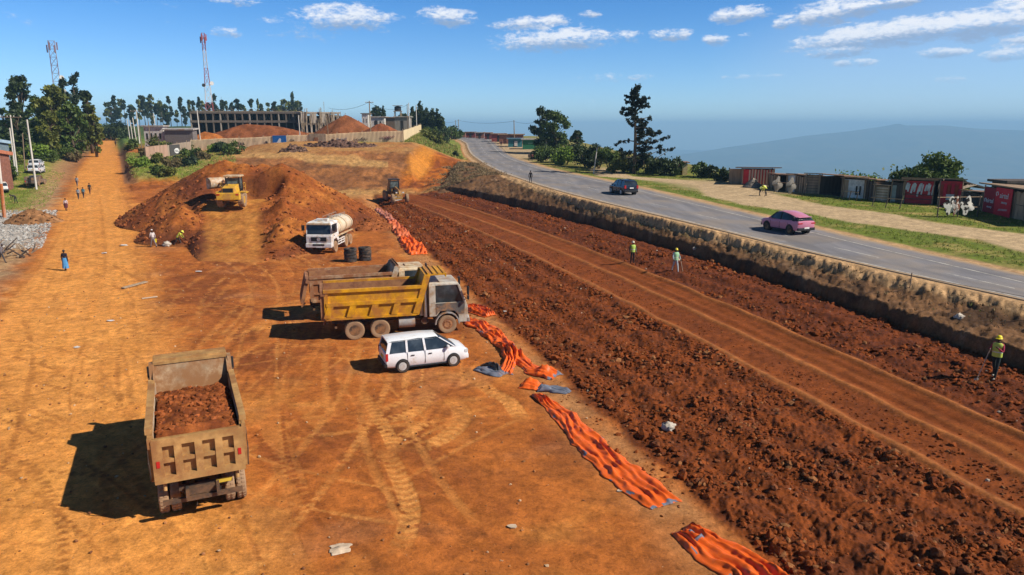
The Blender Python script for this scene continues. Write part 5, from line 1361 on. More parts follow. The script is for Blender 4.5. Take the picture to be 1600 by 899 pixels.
# ------------------------------------------------------------------ tarpaulins along the edge of the fill
def cloth_mat(name, c, back):
    m, g, b = new_mat(name)
    geo = g.n('ShaderNodeNewGeometry'); tc = geo.outputs['Position']
    n1 = g.noise(tc, 1.6, 5, .65)
    col = g.mix(g.ss(n1, .3, .75), rgb(c), rgb([q * .78 for q in c]))
    col = g.mix(g.ss(g.noise(tc, 1.3, 7, .75), .52, .74, 0, .7), col, (.34, .12, .04, 1))
    g.put(b.inputs['Base Color'], col); b.inputs['Roughness'].default_value = .5; b.inputs['Specular IOR Level'].default_value = .35
    return m
M_TARP = cloth_mat('orange_tarp', (.78, .125, .013), None)
M_TARPB = cloth_mat('blue_grey_tarp', (.16, .18, .235), None)
M_TARPD = cloth_mat('dark_sheet', (.05, .048, .055), None)
def tarp(name, label, pix, width, amp=.16, seed=0, m=None, group='orange tarpaulins along the roadbed', folds=4.5, res=.045, taper=(.5, .6), cat='tarpaulin', edge=None, twist=0.0):
    """a long creased sheet lying along a line on the ground; width in metres (one value per point)"""
    P = np.array([ray_z(a, b, .12)[:2] for a, b in pix]); n0 = len(P)
    L = np.concatenate([[0], np.cumsum(np.hypot(*np.diff(P, axis=0).T))]); s = np.arange(0, L[-1] + res, res)
    cx = np.interp(s, L, P[:, 0]); cyy = np.interp(s, L, P[:, 1])
    k = np.ones(15) / 15
    if len(s) > 40:
        cx = np.convolve(np.pad(cx, 7, 'edge'), k, 'valid'); cyy = np.convolve(np.pad(cyy, 7, 'edge'), k, 'valid')
    tx, ty = np.gradient(cx), np.gradient(cyy); q = np.hypot(tx, ty) + 1e-9; nx, ny = -ty / q, tx / q
    w = np.interp(s, np.linspace(0, L[-1], len(width)), width) * (1 + .34 * fbm(s, s * 0 + seed, 1.1, 3))
    m_ = max(14, int(max(width) / res))
    v = np.linspace(-.5, .5, m_)
    S, V = np.meshgrid(s, v, indexing='ij')
    W = w[:, None]
    off = .17 * fbm(S + seed * 7, V * 3 + seed, .9, 3)
    U = V * W + off * (.4 + np.abs(V))
    endr = .16 * fbm(V * W + seed * 3, V * 0 + 1, .35, 3)
    X = cx[:, None] + nx[:, None] * U; Y = cyy[:, None] + ny[:, None] * U
    e0 = np.clip(1 - S / .5, 0, 1) * endr; e1 = np.clip(1 - (L[-1] - S) / .5, 0, 1) * endr
    X += tx[:, None] / q[:, None] * (e0 + e1); Y += ty[:, None] / q[:, None] * (e0 + e1)
    G = terrain(X.ravel(), Y.ravel()).reshape(X.shape)
    ph = V * folds + .9 * fbm(S * .5 + seed * 3, V * 1.2, 1.6, 3) * 2 + twist * S + .10 * S * math.sin(seed)
    tri = np.abs(2 * (ph - np.floor(ph)) - 1)
    ph2 = V * folds * 2.1 + .8 * fbm(S * .4 + 4 * seed, V * 2, 1.2, 2) * 2
    tri2 = np.abs(2 * (ph2 - np.floor(ph2)) - 1)
    fold = .75 * tri ** 1.2 * (1 + .9 * fbm(S + seed * 5, V, 1.3, 2)) + .28 * tri2 + .22 * fbm(S + seed * 9, V * W, .28, 3) + .25 * np.clip(fbm(S * .8 + V * W * 1.2 + seed, V * W - S * .3, .6, 2), 0, 1)
    bun = 1 + .8 * np.clip(fbm(S + seed * 11, V * 0, 2.2, 2) * 2, -.6, 1.2)
    rim = np.clip((0.5 - np.abs(V)) * 9, .12, 1) * np.clip(S / .25, .15, 1) * np.clip((L[-1] - S) / .25, .15, 1)
    Z = G + .02 + amp * np.maximum(fold, -.1) * rim * bun
    n, mm = X.shape; kx = np.arange(n - 1)[:, None] * mm + np.arange(mm - 1)[None]
    F = np.stack([kx, kx + 1, kx + mm + 1, kx + mm], -1).reshape(-1, 4)
    o = mesh_np(name, np.stack([X.ravel(), Y.ravel(), Z.ravel()], 1), F, m or M_TARP, True)
    sd = o.modifiers.new('solid', 'SOLIDIFY'); sd.thickness = .012; sd.offset = 1
    if edge is not None:
        o.data.materials.append(edge)
        idx = np.zeros(len(F), np.int32).reshape(n - 1, mm - 1)
        nb = fbm(S[:-1, :-1] + 31 * seed, V[:-1, :-1] * 2, .5, 2)
        idx[(S[:-1, :-1] > L[-1] - .22 - .25 * nb) & (nb > -.15)] = 1
        idx[(np.abs(V[:-1, :-1]) > .40) & (nb > .40)] = 1
        o.data.polygons.foreach_set('material_index', idx.ravel())
    tag(o, label, cat, group)
    return o
tarp('tarpaulin', 'orange tarpaulin in the bottom right running out of the frame', [(1062,822),(1105,850),(1170,890),(1240,945)], [.8,1.35,1.5,1.5], .15, 1, edge=M_TARPB)
tarp('tarpaulin', 'longest orange tarpaulin spread in pleats towards the foreground', [(835,612),(880,645),(930,700),(985,745),(1042,790)], [.5,.95,1.2,1.3,1.15], .13, 2, edge=M_TARPB, folds=3.5)
tarp('tarpaulin', 'short bunched orange tarpaulin beside the blue grey sheet', [(812,600),(846,603)], [.6,.8], .28, 3, folds=3)
tarp('tarpaulin', 'orange tarpaulin twisted between the two blue grey sheets', [(790,538),(812,560),(836,580),(872,588)], [.5,.8,.9,1.1], .22, 4, edge=M_TARPB, folds=3)
tarp('tarpaulin', 'orange tarpaulin falling back towards the dark jeans coloured sheet', [(728,497),(760,513),(792,540),(798,562),(785,582)], [1.0,1.2,1.0,.7,.9], .22, 5, edge=M_TARPB, folds=3)
tarp('tarpaulin', 'orange tarpaulin bunched just in front of the yellow truck cab', [(733,478),(748,486),(768,494)], [.9,1.3,.9], .3, 6)
tarp('tarpaulin', 'crumpled orange tarpaulin behind the cream truck cab', [(632,372),(645,386),(655,398)], [1.5,2.0,1.7], .4, 7, folds=4, res=.07)
tarp('tarpaulin', 'faded orange tarpaulin between the crumpled one and the far end', [(612,346),(618,356),(632,370)], [1.2,1.7,1.5], .4, 8, folds=3, res=.08, m=cloth_mat('faded_tarp', (.60, .14, .05), None))
tarp('tarpaulin', 'farthest pinkish tarpaulin near the motor grader', [(590,330),(602,338),(613,347)], [1.0,1.4,1.0], .4, 9, folds=3, res=.1, m=cloth_mat('pink_tarp', (.48, .18, .12), None))
tarp('sheet', 'blue grey sheet lying across the longest orange tarpaulin', [(838,607),(862,606),(888,613)], [.5,.8,.45], .26, 10, m=M_TARPB, group=None, cat='sheet', folds=2)
tarp('sheet', 'dark blue sheet dropped in front of the white station wagon', [(740,573),(765,578),(788,584)], [.35,.8,.6], .24, 11, m=M_TARPB, group=None, cat='sheet', folds=2)
tarp('sheet', 'black sheet on top of the dark blue one by the station wagon', [(757,566),(772,572),(780,580)], [.35,.6,.35], .2, 12, m=M_TARPD, group=None, cat='sheet', folds=2)
tarp('sheet', 'small blue grey patch folded on the foreground tarpaulin', [(1072,840),(1082,838),(1092,832)], [.4,.6,.4], .22, 13, m=M_TARPB, group=None, cat='sheet', folds=2)
M_PAPER = mat('dusty_paper', (.55, .42, .30), .9, var=.3)
M_WOODP = mat('weathered_wood', (.36, .26, .17), .85, var=.4, scale=6)
tarp('paper_sheet', 'crumpled pale sacking in the wet patch near the bottom edge', [(514,856),(530,852),(546,850)], [.5,.6,.45], .07, 14, m=M_PAPER, group=None, cat='sacking', folds=1.5, res=.03)

def debris():
    b = MB()
    p, q = ray0(192, 451, .05), ray0(229, 441, .12); d = (q - p).normalized(); n = Vector((-d.y, d.x, 0)) * .16
    up = Vector((0, 0, 1))
    m_ = (p + q) / 2 - n * .3
    pts = [p, m_ + n * .2, q]
    for i in range(2):
        a0, a1 = pts[i], pts[i + 1]; b.hexa([a0 - n, a1 - n, a1 + n, a0 + n], [a0 - n + up * .05, a1 - n + up * .05, a1 + n + up * .08, a0 + n + up * .08])
    tag(b.build('plank', M_WOODP), 'bent wooden board lying on the open yard', 'board')
    for (x0, y0, x1, y1, w, lab) in ((222, 467, 246, 464, .10, 'pale strip of wood on the yard below the bent board'), (62, 393, 54, 385, .3, None)):
        if lab is None: continue
        p, q = ray0(x0, y0, .03), ray0(x1, y1, .03); d = (q - p).normalized(); n = Vector((-d.y, d.x, 0)) * w
        b = MB(); b.hexa([p - n, q - n, q + n, p + n], [p - n + up * .04, q - n + up * .04, q + n + up * .04, p + n + up * .04]); tag(b.build('wood_strip', M_PAPER), lab, 'strip')
    b = MB()
    for k in range(4):
        p = ray0(34, 388 - k * 1.5, .1 + .06 * k); q = ray0(52, 383 - k * 1.5, .1 + .06 * k); d = (q - p).normalized(); n = Vector((-d.y, d.x, 0)) * .22
        b.hexa([p - n, q - n, q + n, p + n], [p - n + up * .04, q - n + up * .04, q + n + up * .04, p + n + up * .04])
    tag(b.build('metal_sheets', M_GREY), 'low stack of grey metal sheets by the broken timber', 'metal sheets')
    spots = [(120, 544, .12, 'scrap of white paper near the dirt road left of the loaded truck'), (172, 502, .16, 'torn pale scrap of paper in the middle of the yard'), (310, 428, .18, 'white bag lying in the dark wet patch'), (194, 390, .3, 'pale sheet on the dark patch near the man with the yellow can'),
             (164, 401, .18, 'pale scrap between the walking woman and the man with the can'), (800, 824, .10, 'whitish crumpled scrap at the edge of the pit in the yard'), (792, 492, .16, 'white plastic scrap on the edge of the fill by the tarpaulins'), (968, 768, .07, 'tiny white scrap beside the longest tarpaulin')]
    for i, (px, py, r, lab) in enumerate(spots):
        q = ray0(px, py, 0); q.z = gz(q.x, q.y)
        rg = np.random.default_rng(40 + i); b = MB(); vs = []; nn = 7
        for j in range(nn):
            a = 6.283 * j / nn; rr_ = r * rg.uniform(.6, 1.3); vs.append((q.x + rr_ * 1.5 * math.cos(a), q.y + rr_ * math.sin(a), q.z + .02 + rg.uniform(0, r * .4)))
        vs.append((q.x, q.y, q.z + r * .45)); fs = [(j, (j + 1) % nn, nn) for j in range(nn)]
        b.add(vs, fs); b.add([(v[0], v[1], v[2] - .02) for v in vs], fs)
        tag(b.build('paper_scrap', M_TWHITE if i != 5 else M_PAPER), lab, 'litter', 'scraps of litter on the yard')
    for px, py, r, lab in ((1044, 672, .24, 'large whitish rock on the edge of the loose fill'), (1268, 492, .2, None), (1497, 500, .2, 'pale stone perched on the cut bank'), (1085, 395, .15, 'small pale stone at the foot of the cut bank'), (243, 375, .45, 'white rubble lump at the foot of the soil heap'), (262, 385, .4, 'flat white slab near the man in the yellow vest'), (240, 247, .45, 'pale boulder on the green island')):
        if lab is None: continue
        q = at(px, py); v, f = ICO2; rg = np.random.default_rng(int(px))
        V = v * (1 + .22 * rg.normal(size=(len(v), 1))) * np.array([1, .8, .75]) * r
        V = V + np.array([q.x, q.y, q.z + r * .35]); o = mesh_np('rock', V, f, mat('pale_rock', (.50, .44, .37), .9, var=.4), True); tag(o, lab, 'rock')
debris()
def timber_pile():
    q = at(16, 402); rg = random.Random(4)
    root = thing('timber_pile', 'tangle of broken timber and roots at the left edge', 'timber pile', q)
    for i in range(26):
        b = MB(); x, y = rg.uniform(-2.2, 1.9), rg.uniform(-.8, .8); a = rg.uniform(0, 3.14); l = rg.uniform(.7, 1.9); t = rg.uniform(-.2, .9)
        d = Vector((math.cos(a) * math.cos(t), math.sin(a) * math.cos(t), math.sin(t))) * l
        c = Vector((x, y, rg.uniform(.05, .5))); b.tube([c, c + d * .5 + Vector((rg.uniform(-.1, .1), 0, rg.uniform(-.1, .1))), c + d], [.08, .06, .035], 6)
        b.build('branch', M_WOODP if i % 2 else mat('dark_wood', (.07, .05, .04), .9), root)
timber_pile()

# ------------------------------------------------------------------ people
SKIN = mat('dark_skin', (.055, .027, .016), .55, var=.1)
_cl = {}
def cloth(c):
    k = tuple(round(v, 3) for v in c)
    if k not in _cl: _cl[k] = mat('cloth', c, .85, var=.18, scale=9, dust=.08)
    return _cl[k]
def rotp(p, piv, ang):
    x, z = p[0] - piv[0], p[2] - piv[2]; c, s = math.cos(ang), math.sin(ang)
    return (piv[0] + x * c + z * s, p[1], piv[2] - x * s + z * c)
def person(label, loc, face, shirt, trousers, h=1.72, bend=0.0, stride=.25, arms=None, sleeves=1.0, shoes=(.02, .018, .016), vest=None, hat=None, skirt=None, hair=True, bag=None, knees=(0, 0), head_turn=0.0, group=None, wide=1.0):
    """x forward, y left. arms: two (elbow, wrist) offsets from the shoulder"""
    J = {}; pv = (0, 0, .95)
    def up(p): return rotp(p, pv, bend)
    J['pelvis'] = pv; J['waist'] = up((0, 0, 1.10)); J['chest'] = up((0.015, 0, 1.32)); J['neck'] = up((0, 0, 1.475)); J['chin'] = up((.02, 0, 1.54))
    verts = []; edges = []; rad = []; reg = []
    def v(p, r, g): verts.append(p); rad.append(r if isinstance(r, tuple) else (r, r)); reg.append(g); return len(verts) - 1
    def e(a, b): edges.append((a, b))
    P_ = v(J['pelvis'], (.145 * wide, .115), 't'); W_ = v(J['waist'], (.135 * wide, .105), 's'); C_ = v(J['chest'], (.165 * wide, .12), 's'); N_ = v(J['neck'], .06, 'k'); H_ = v(J['chin'], .05, 'k')
    e(P_, W_); e(W_, C_); e(C_, N_); e(N_, H_)
    hands = []; feet = []
    arms = arms or (((.02, .08, -.28), (.10, .10, -.52)), ((-.03, .08, -.28), (-.0, .10, -.53)))
    for k, s in ((0, 1), (1, -1)):
        sh = up((0, s * .165, 1.405)); eo, wo = arms[k]
        el = (sh[0] + eo[0], sh[1] + s * eo[1], sh[2] + eo[2]); wr = (sh[0] + wo[0], sh[1] + s * wo[1], sh[2] + wo[2])
        a = v(sh, .068, 's'); b_ = v(el, .047, 's' if sleeves > .5 else 'k'); c_ = v(wr, .031, 's' if sleeves > .9 else 'k')
        e(C_, a); e(a, b_); e(b_, c_); hands.append((el, wr, s))
        sw = stride if s > 0 else -stride
        hip = (0, s * .085, .90); kb = knees[k]
        kn = (.45 * math.sin(sw), s * .095, .90 - .43 * math.cos(sw)); bk = sw - kb - (.18 if sw < 0 else .03)
        an = (kn[0] + .42 * math.sin(bk), s * .10, kn[2] - .42 * math.cos(bk))
        dz = 0
        hp = v(hip, .092, 't'); k1 = v(kn, .063, 't'); k2 = v(((kn[0] + an[0]) / 2 - .015, an[1], (kn[2] + an[2]) / 2 + .05), .055, 't'); a1 = v(an, .042, 't' if skirt is None else 'k'); ft = v((an[0] + .15, an[1], an[2] - .045), .036, 'f'); hl = v((an[0] - .02, an[1], an[2] - .045), .042, 'f')
        e(P_, hp); e(hp, k1); e(k1, k2); e(k2, a1); e(a1, hl); e(hl, ft); feet.append(an)
    lift = -min(f[2] for f in feet) + .088
    me = bpy.data.meshes.new('person'); me.from_pydata(verts, edges, []); me.update()
    o = bpy.data.objects.new('person', me); COL.objects.link(o)
    sk = o.modifiers.new('skin', 'SKIN'); sk.use_smooth_shade = True
    for i, d in enumerate(me.skin_vertices[0].data): d.radius = rad[i]; d.use_root = (i == 0)
    ss_ = o.modifiers.new('sub', 'SUBSURF'); ss_.levels = 1; ss_.render_levels = 1
    dg = bpy.context.evaluated_depsgraph_get(); ev = o.evaluated_get(dg)
    bm_ = bpy.data.meshes.new_from_object(ev, depsgraph=dg)
    o.modifiers.clear()
    V = [tuple(p.co) for p in bm_.vertices]; F = [tuple(p.vertices) for p in bm_.polygons]
    A = np.array(verts); ed = np.array(edges); fc = np.array([np.mean([V[i] for i in f], 0) for f in F])
    a0, a1_ = A[ed[:, 0]], A[ed[:, 1]]; d = a1_ - a0
    t = np.clip(((fc[:, None] - a0[None]) * d[None]).sum(-1) / ((d * d).sum(-1)[None] + 1e-9), 0, 1)
    dist = np.linalg.norm(fc[:, None] - (a0[None] + d[None] * t[..., None]), axis=-1); bi = dist.argmin(1); tt = t[np.arange(len(fc)), bi]
    order = {'s': 0, 't': 1, 'k': 2, 'f': 3}
    MI = [order[reg[ed[b][1]]] if (tt[i] > .35 or reg[ed[b][0]] == reg[ed[b][1]]) else order[reg[ed[b][0]]] for i, b in enumerate(bi)]
    mb = MB(); mb.v = V; mb.f = [list(f) for f in F]; mb.mi = list(MI)
    # head with face, ears; hands with fingers
    hc = up((.035, 0, 1.63)); mb.cur = 2
    hv, hf = ICO1; R_ = Matrix.Rotation(bend * .8, 3, 'Y') @ Matrix.Rotation(head_turn, 3, 'Z')
    def hp_(p): return Vector(hc) + R_ @ Vector(p)
    pts = []
    for q in hv:
        x, y, z = q[0] * .098, q[1] * .078, q[2] * .118
        if z < -.03: x *= .88 + .12; y *= .82
        if q[0] > .6: x *= .96
        pts.append(hp_((x, y, z)))
    mb.add(pts, [tuple(f) for f in hf])
    mb.add([hp_(p) for p in ((.092, -.016, -.03), (.092, .016, -.03), (.094, 0, .02), (.122, 0, -.028))], [(0, 1, 3), (1, 2, 3), (2, 0, 3)])
    for s in (-1, 1):
        mb.add([hp_(p) for p in ((-.01, s * .074, -.03), (.02, s * .078, -.03), (.02, s * .08, .025), (-.015, s * .088, .03), (-.02, s * .09, -.01))], [(0, 1, 2, 3, 4)])
        mb.cur = 4; mb.add([hp_((.088 + .002 * (k_ < 2), s * .032 + dx, .018 + dz_)) for k_, (dx, dz_) in enumerate(((-.013, 0), (0, .008), (.013, 0), (0, -.007)))], [(0, 1, 2, 3)]); mb.cur = 2
    mb.cur = 5; mb.add([hp_((.094, -.024, -.062)), hp_((.094, .024, -.062)), hp_((.098, 0, -.054)), hp_((.096, 0, -.072))], [(0, 3, 1), (0, 1, 2)]); mb.cur = 2
    for el, wr, s in hands:
        d = (Vector(wr) - Vector(el)).normalized(); sd = Vector((0, 0, 1)).cross(d)
        if sd.length < .2: sd = Vector((1, 0, 0)) if abs(d.z) > .8 else Vector((0, 1, 0))
        sd.normalize(); nrm = d.cross(sd).normalized(); w0 = Vector(wr)
        mb.tube([w0 - d * .02, w0 + d * .03, w0 + d * .075, w0 + d * .09], [.028, .036, .036, .022], 6)
        for k_, (o_, ln) in enumerate(((-.03, .062), (-.01, .075), (.01, .07), (.03, .055))):
            b0 = w0 + d * .08 + sd * o_; b1 = b0 + d * ln * .5 - nrm * .008; b2 = b1 + d * ln * .4 - nrm * .028; mb.tube([b0, b1, b2], [.0095, .009, .007], 5)
        b0 = w0 + d * .03 + sd * .034; mb.tube([b0, b0 + sd * .025 + d * .025, b0 + sd * .03 + d * .055 - nrm * .015], [.012, .011, .008], 5)
    mb.v = [(p[0], p[1], p[2] + lift) for p in mb.v]
    k = h / 1.75
    bpy.data.objects.remove(o); bpy.data.meshes.remove(me)
    mats = [cloth(shirt), cloth(trousers), SKIN, cloth(shoes), M_BLACK, mat('lips', (.09, .035, .03), .5)]
    body = mb.build('person', mats, None, smooth=70, fix=False)
    def torso_shell(zs, inflate):
        secs = []
        for z, rx, ry in zs:
            n = 16; row = []
            for i in range(n):
                a = 6.283 * i / n; p = up((.008 + rx * inflate * math.cos(a), ry * inflate * math.sin(a), z)) if z > .95 else (rx * inflate * math.cos(a), ry * inflate * math.sin(a), z)
                row.append((p[0], p[1], p[2] + lift))
            secs.append(row)
        return secs
    if vest is not None:
        b = MB(); b.loft(torso_shell([(.90, .125, .165), (1.05, .125, .165), (1.2, .13, .175), (1.34, .135, .19), (1.43, .105, .175), (1.47, .07, .09)], 1.12), cap=False)
        vo = b.build('vest', mat('hi_vis', vest, .7, var=.15), body, smooth=60)
        b = MB(); b.loft(torso_shell([(1.08, .125, .165), (1.125, .128, .168)], 1.15), cap=False); b.build('reflective_band', mat('band', (.6, .62, .5), .5), vo)
    if hat is not None:
        b = MB()
        if hat[0] == 'helmet':
            prof = [(.125, .018), (.14, .012), (.118, .03), (.114, .07), (.09, .115), (.05, .138), (.005, .145)]
        elif hat[0] == 'cap': prof = [(.10, .03), (.104, .05), (.095, .10), (.05, .13), (.005, .135)]
        else: prof = [(.103, -.02), (.108, .03), (.098, .09), (.055, .126), (.005, .13)]
        b.lathe([(max(r_, .004), z_) for r_, z_ in prof], 'z', 18)
        if hat[0] in ('helmet', 'cap'): b.box((.13, 0, .02), (.10, .15, .014))
        b.v = [tuple(hp_((p[0] - .003, p[1] * .88, p[2] + .005)) + Vector((0, 0, lift))) for p in b.v]
        b.build('helmet' if hat[0] == 'helmet' else 'hat' if hat[0] == 'cap' else 'headscarf', mat('hat', hat[1], .45, var=.1), body, smooth=50)
    elif hair:
        b = MB(); b.lathe([(.088, -.02), (.104, .02), (.103, .06), (.075, .11), (.004, .127)], 'z', 14)
        b.v = [tuple(hp_((p[0] - .016, p[1] * .84, p[2] + .008)) + Vector((0, 0, lift))) for p in b.v]; b.build('hair', mat('black_hair', (.012, .010, .009), .9), body, smooth=60)
    if skirt is not None:
        b = MB(); zb = skirt[1]
        b.loft([[(.02 + r_ * (1 + .05 * math.sin(5 * a)) * math.cos(a), r_ * 1.1 * (1 + .05 * math.sin(5 * a)) * math.sin(a), z + lift) for a in [6.283 * i / 22 for i in range(22)]] for z, r_ in ((1.08, .15), (.92, .185), (.6, .20), (zb, .235))], cap=False)
        b.build('skirt', cloth(skirt[0]), body, smooth=60)
    body.scale = (k, k, k); body.location = loc; body.rotation_euler = (0, 0, face)
    tag(body, label, 'person', group)
    body.update_tag()
    return body, (lambda p: Vector(loc) + Matrix.Rotation(face, 3, 'Z') @ (Vector((p[0], p[1], p[2] + lift)) * k)), hands
PI = math.pi
# the road worker on the right, leaning on a long handled tool
w1 = at(1552, 594); body, tr, hd = person('man in yellow helmet and lime vest resting on a long handled tool', w1, math.radians(215), (.30, .025, .05), (.012, .022, .022), 1.78, stride=.22, vest=(.52, .62, .10), hat=('helmet', (.75, .62, .02)), shoes=(.3, .27, .22),
    arms=(((.10, .06, -.27), (.28, -.06, -.10)), ((.09, .09, -.26), (.28, .02, -.22))))
def staff(name, label, top, foot, r, m, cat, blade=None):
    b = MB(); b.tube([top, foot], r, 8); o = b.build(name, m)
    if blade:
        b = MB(); d = (Vector(foot) - Vector(top)).normalized(); f = Vector(foot); b.box(f, (.16, .03, .2)); b.build('blade', M_GREY, o)
    return tag(o, label, cat)
top = tr((.34, -.14, 1.26)); fo = tr((.38, -.46, 0)); fo = Vector((fo.x, fo.y, gz(fo.x, fo.y)))
staff('hand_tool', 'long wooden handled tool under the hands of the worker on the right', top, fo, .017, M_PAPER, 'hand tool', True)
person('man in white helmet and green vest standing on the far strip of fill', at(988, 412), math.radians(-80), (.10, .14, .10), (.015, .018, .025), 1.74, stride=.06, vest=(.40, .55, .10), hat=('helmet', (.62, .55, .42)), sleeves=1)
_, tr, _ = person('man in yellow helmet and pale blue shirt walking over the fill with a stick', at(1055, 426), math.radians(-75), (.34, .44, .46), (.42, .46, .48), 1.74, stride=.30, vest=(.30, .52, .28), hat=('helmet', (.75, .58, .04)),
    arms=(((.02, .12, -.26), (.16, .12, -.46)), ((.05, .10, -.26), (.14, .06, -.48))))
p0 = tr((.14, .30, .98)); p1 = tr((.12, .55, 0)); staff('stick', 'thin stick in the hand of the man in the pale shirt', p0, Vector((p1.x, p1.y, gz(p1.x, p1.y))), .018, M_PAPER, 'stick')
person('woman in dark top and bright blue skirt walking away on the dirt road', at(103, 423), math.radians(95), (.018, .016, .03), (.02, .02, .03), 1.66, stride=.12, skirt=((.07, .26, .52), .16), hat=('scarf', (.012, .012, .016)), wide=1.15)
_, tr, _ = person('man in white shirt and cap carrying a yellow can', at(240, 387), math.radians(150), (.58, .52, .50), (.20, .17, .17), 1.74, stride=.32, hat=('cap', (.6, .52, .48)), arms=(((.05, .06, -.27), (.18, .02, -.44)), ((.0, .10, -.27), (.06, .12, -.52))))
def can(q):
    b = MB(); b.box((0, 0, .2), (.2, .3, .36)); o = b.build('jerrycan', mat('yellow_plastic', (.72, .55, .02), .4), None, bevel=.04)
    b = MB(); b.tube([(0, -.1, .36), (0, -.1, .43), (0, .07, .43), (0, .07, .37)], .022, 6); b.lathe([(.03, .36), (.03, .42), (.001, .43)], 'z', 10, (0, .11, 0)); b.build('handle', M_BLACK, o)
    o.location = q; o.rotation_euler = (0, 0, .4); tag(o, 'yellow plastic can held low by the man in the white shirt', 'jerrycan')
q = tr((.06, -.30, .42)); can(q)
person('man in lime vest and yellow helmet stooping at the foot of the soil heap', at(279, 385), math.radians(0), (.30, .30, .05), (.05, .035, .03), 1.75, bend=.75, stride=.35, vest=(.68, .72, .05), hat=('helmet', (.72, .70, .1)), arms=(((.10, .04, -.25), (.22, .0, -.46)), ((.12, .04, -.25), (.26, .0, -.44))))
person('person in white top and maroon skirt walking up the dirt road', at(104, 330), math.radians(110), (.55, .46, .48), (.06, .02, .025), 1.62, stride=.2, skirt=((.09, .02, .03), .45))
person('person in pale blue grey jacket carrying a bag in the walking group', at(123, 312), math.radians(100), (.22, .28, .34), (.03, .035, .05), 1.66, stride=.25)
person('person in teal top beside the pale jacket in the walking group', at(131, 310), math.radians(100), (.02, .16, .22), (.02, .02, .03), 1.60, stride=.3)
person('person in black walking at the right of the group', at(141, 304), math.radians(95), (.03, .035, .035), (.10, .035, .025), 1.68, stride=.2)
person('person in a grey hoodie leading the walking group', at(121, 292), math.radians(95), (.24, .27, .30), (.08, .09, .12), 1.64, stride=.2)
person('person in dark clothes far up the dirt road by the right bank', at(181, 229), math.radians(-90), (.04, .03, .03), (.05, .03, .03), 1.7)
person('man in dark clothes bending over the grey stones', at(25, 318), math.radians(180), (.045, .04, .038), (.03, .028, .03), 1.72, bend=1.25, stride=.1, arms=(((.06, .02, -.26), (.08, .0, -.5)), ((.1, .02, -.26), (.14, .0, -.5))))
person('man in grey jacket standing at the left edge by the broken timber', at(4, 412), math.radians(20), (.16, .14, .15), (.05, .05, .06), 1.7, bend=.2, hat=('cap', (.12, .11, .12)))
person('person in black walking on the near edge of the highway', at(829, 286), math.radians(100), (.010, .010, .014), (.012, .012, .016), 1.72)
person('left person in brown of the three on the far roadside', at(827, 252), math.radians(-80), (.06, .035, .03), (.03, .025, .025), 1.7, group='people on the far roadside')
person('middle person in red brown of the three on the far roadside', at(831.5, 252), math.radians(-80), (.16, .05, .04), (.03, .025, .03), 1.68, group='people on the far roadside')
person('right person in black of the three on the far roadside', at(841, 254), math.radians(-80), (.012, .012, .015), (.02, .018, .02), 1.6, group='people on the far roadside', skirt=((.02, .02, .025), .2))
person('person in dark clothes on the sandy verge near the red shop', at(783, 229), math.radians(-60), (.05, .03, .03), (.02, .02, .02), 1.7)
person('road worker in lime vest bending over on the dirt track, right one', at(1196, 307), math.radians(190), (.5, .52, .06), (.02, .02, .022), 1.72, bend=1.05, stride=.15, vest=(.66, .72, .06), arms=(((.06, .02, -.26), (.1, 0, -.5)), ((.1, .02, -.26), (.14, .0, -.5))))
person('road worker in white helmet crouched lower on the dirt track, left one', at(1187, 306), math.radians(20), (.45, .45, .1), (.02, .02, .02), 1.6, bend=1.2, stride=.1, vest=(.62, .68, .2), hat=('helmet', (.7, .7, .66)), arms=(((.06, .02, -.26), (.1, 0, -.5)), ((.1, .02, -.26), (.14, .0, -.5))))
def motorbike():
    q = at(749, 218); t = thing('motorbike', 'dark motorbike with its rider far up the highway', 'motorbike', q, math.radians(-95))
    for x in (-.6, .65):
        b = MB(); b.lathe([(.24, -.05), (.30, -.05), (.30, .05), (.24, .05)], 'y', 16, (x, 0, .3), closed=True); b.build('wheel', M_BLACK, t)
    b = MB(); b.prism([(-.5, .55), (.35, .45), (.45, .9), (.1, .95), (-.1, .78), (-.7, .82)], -.12, .12); b.tube([(.65, 0, .3), (.45, 0, 1.0)], .04); b.tube([(.45, -.35, 1.05), (.45, .35, 1.05)], .025); b.build('frame', M_BLACK, t)
    person('rider in dark clothes on the far motorbike', (q.x, q.y, q.z + .02), math.radians(-95), (.05, .04, .05), (.02, .02, .03), 1.7, stride=.2)
motorbike()
# ------------------------------------------------------------------ vegetation
LEAFS = {}
def leaf(c1, c2):
    k = (c1, c2)
    if k not in LEAFS: LEAFS[k] = leaf_mat('foliage', c1, c2)
    return LEAFS[k]
BARK = mat('bark', (.12, .085, .055), .9, var=.4, scale=4, streak=True)
BARKP = mat('pale_bark', (.30, .24, .18), .9, var=.4, scale=4, streak=True)
def leaf_quads(P, size, rng, tone, droop=.0, aspect=1.6):
    n = len(P)
    a = rng.normal(size=(n, 3)); a[:, 2] -= droop; a /= np.linalg.norm(a, axis=1)[:, None]
    r = rng.normal(size=(n, 3)); b = np.cross(a, r); b /= np.linalg.norm(b, axis=1)[:, None] + 1e-9
    s = size * rng.uniform(.6, 1.35, n)[:, None]
    q = np.stack([P - a * s * aspect * .5, P + b * s * .5, P + a * s * aspect * .5, P - b * s * .5], 1).reshape(-1, 3)
    F = np.arange(4 * n).reshape(-1, 4)
    return q, F, np.repeat(tone, 4)
def clump_points(centres, radii, n, rng, shell=.55, squash=.8):
    k = rng.choice(len(centres), n, p=radii ** 2 / (radii ** 2).sum())
    d = rng.normal(size=(n, 3)); d /= np.linalg.norm(d, axis=1)[:, None]
    r = radii[k] * (shell + (1 - shell) * rng.random(n)) ; r *= 1 + .25 * rng.normal(size=n)
    p = centres[k] + d * r[:, None] * np.array([1, 1, squash])
    return p, k
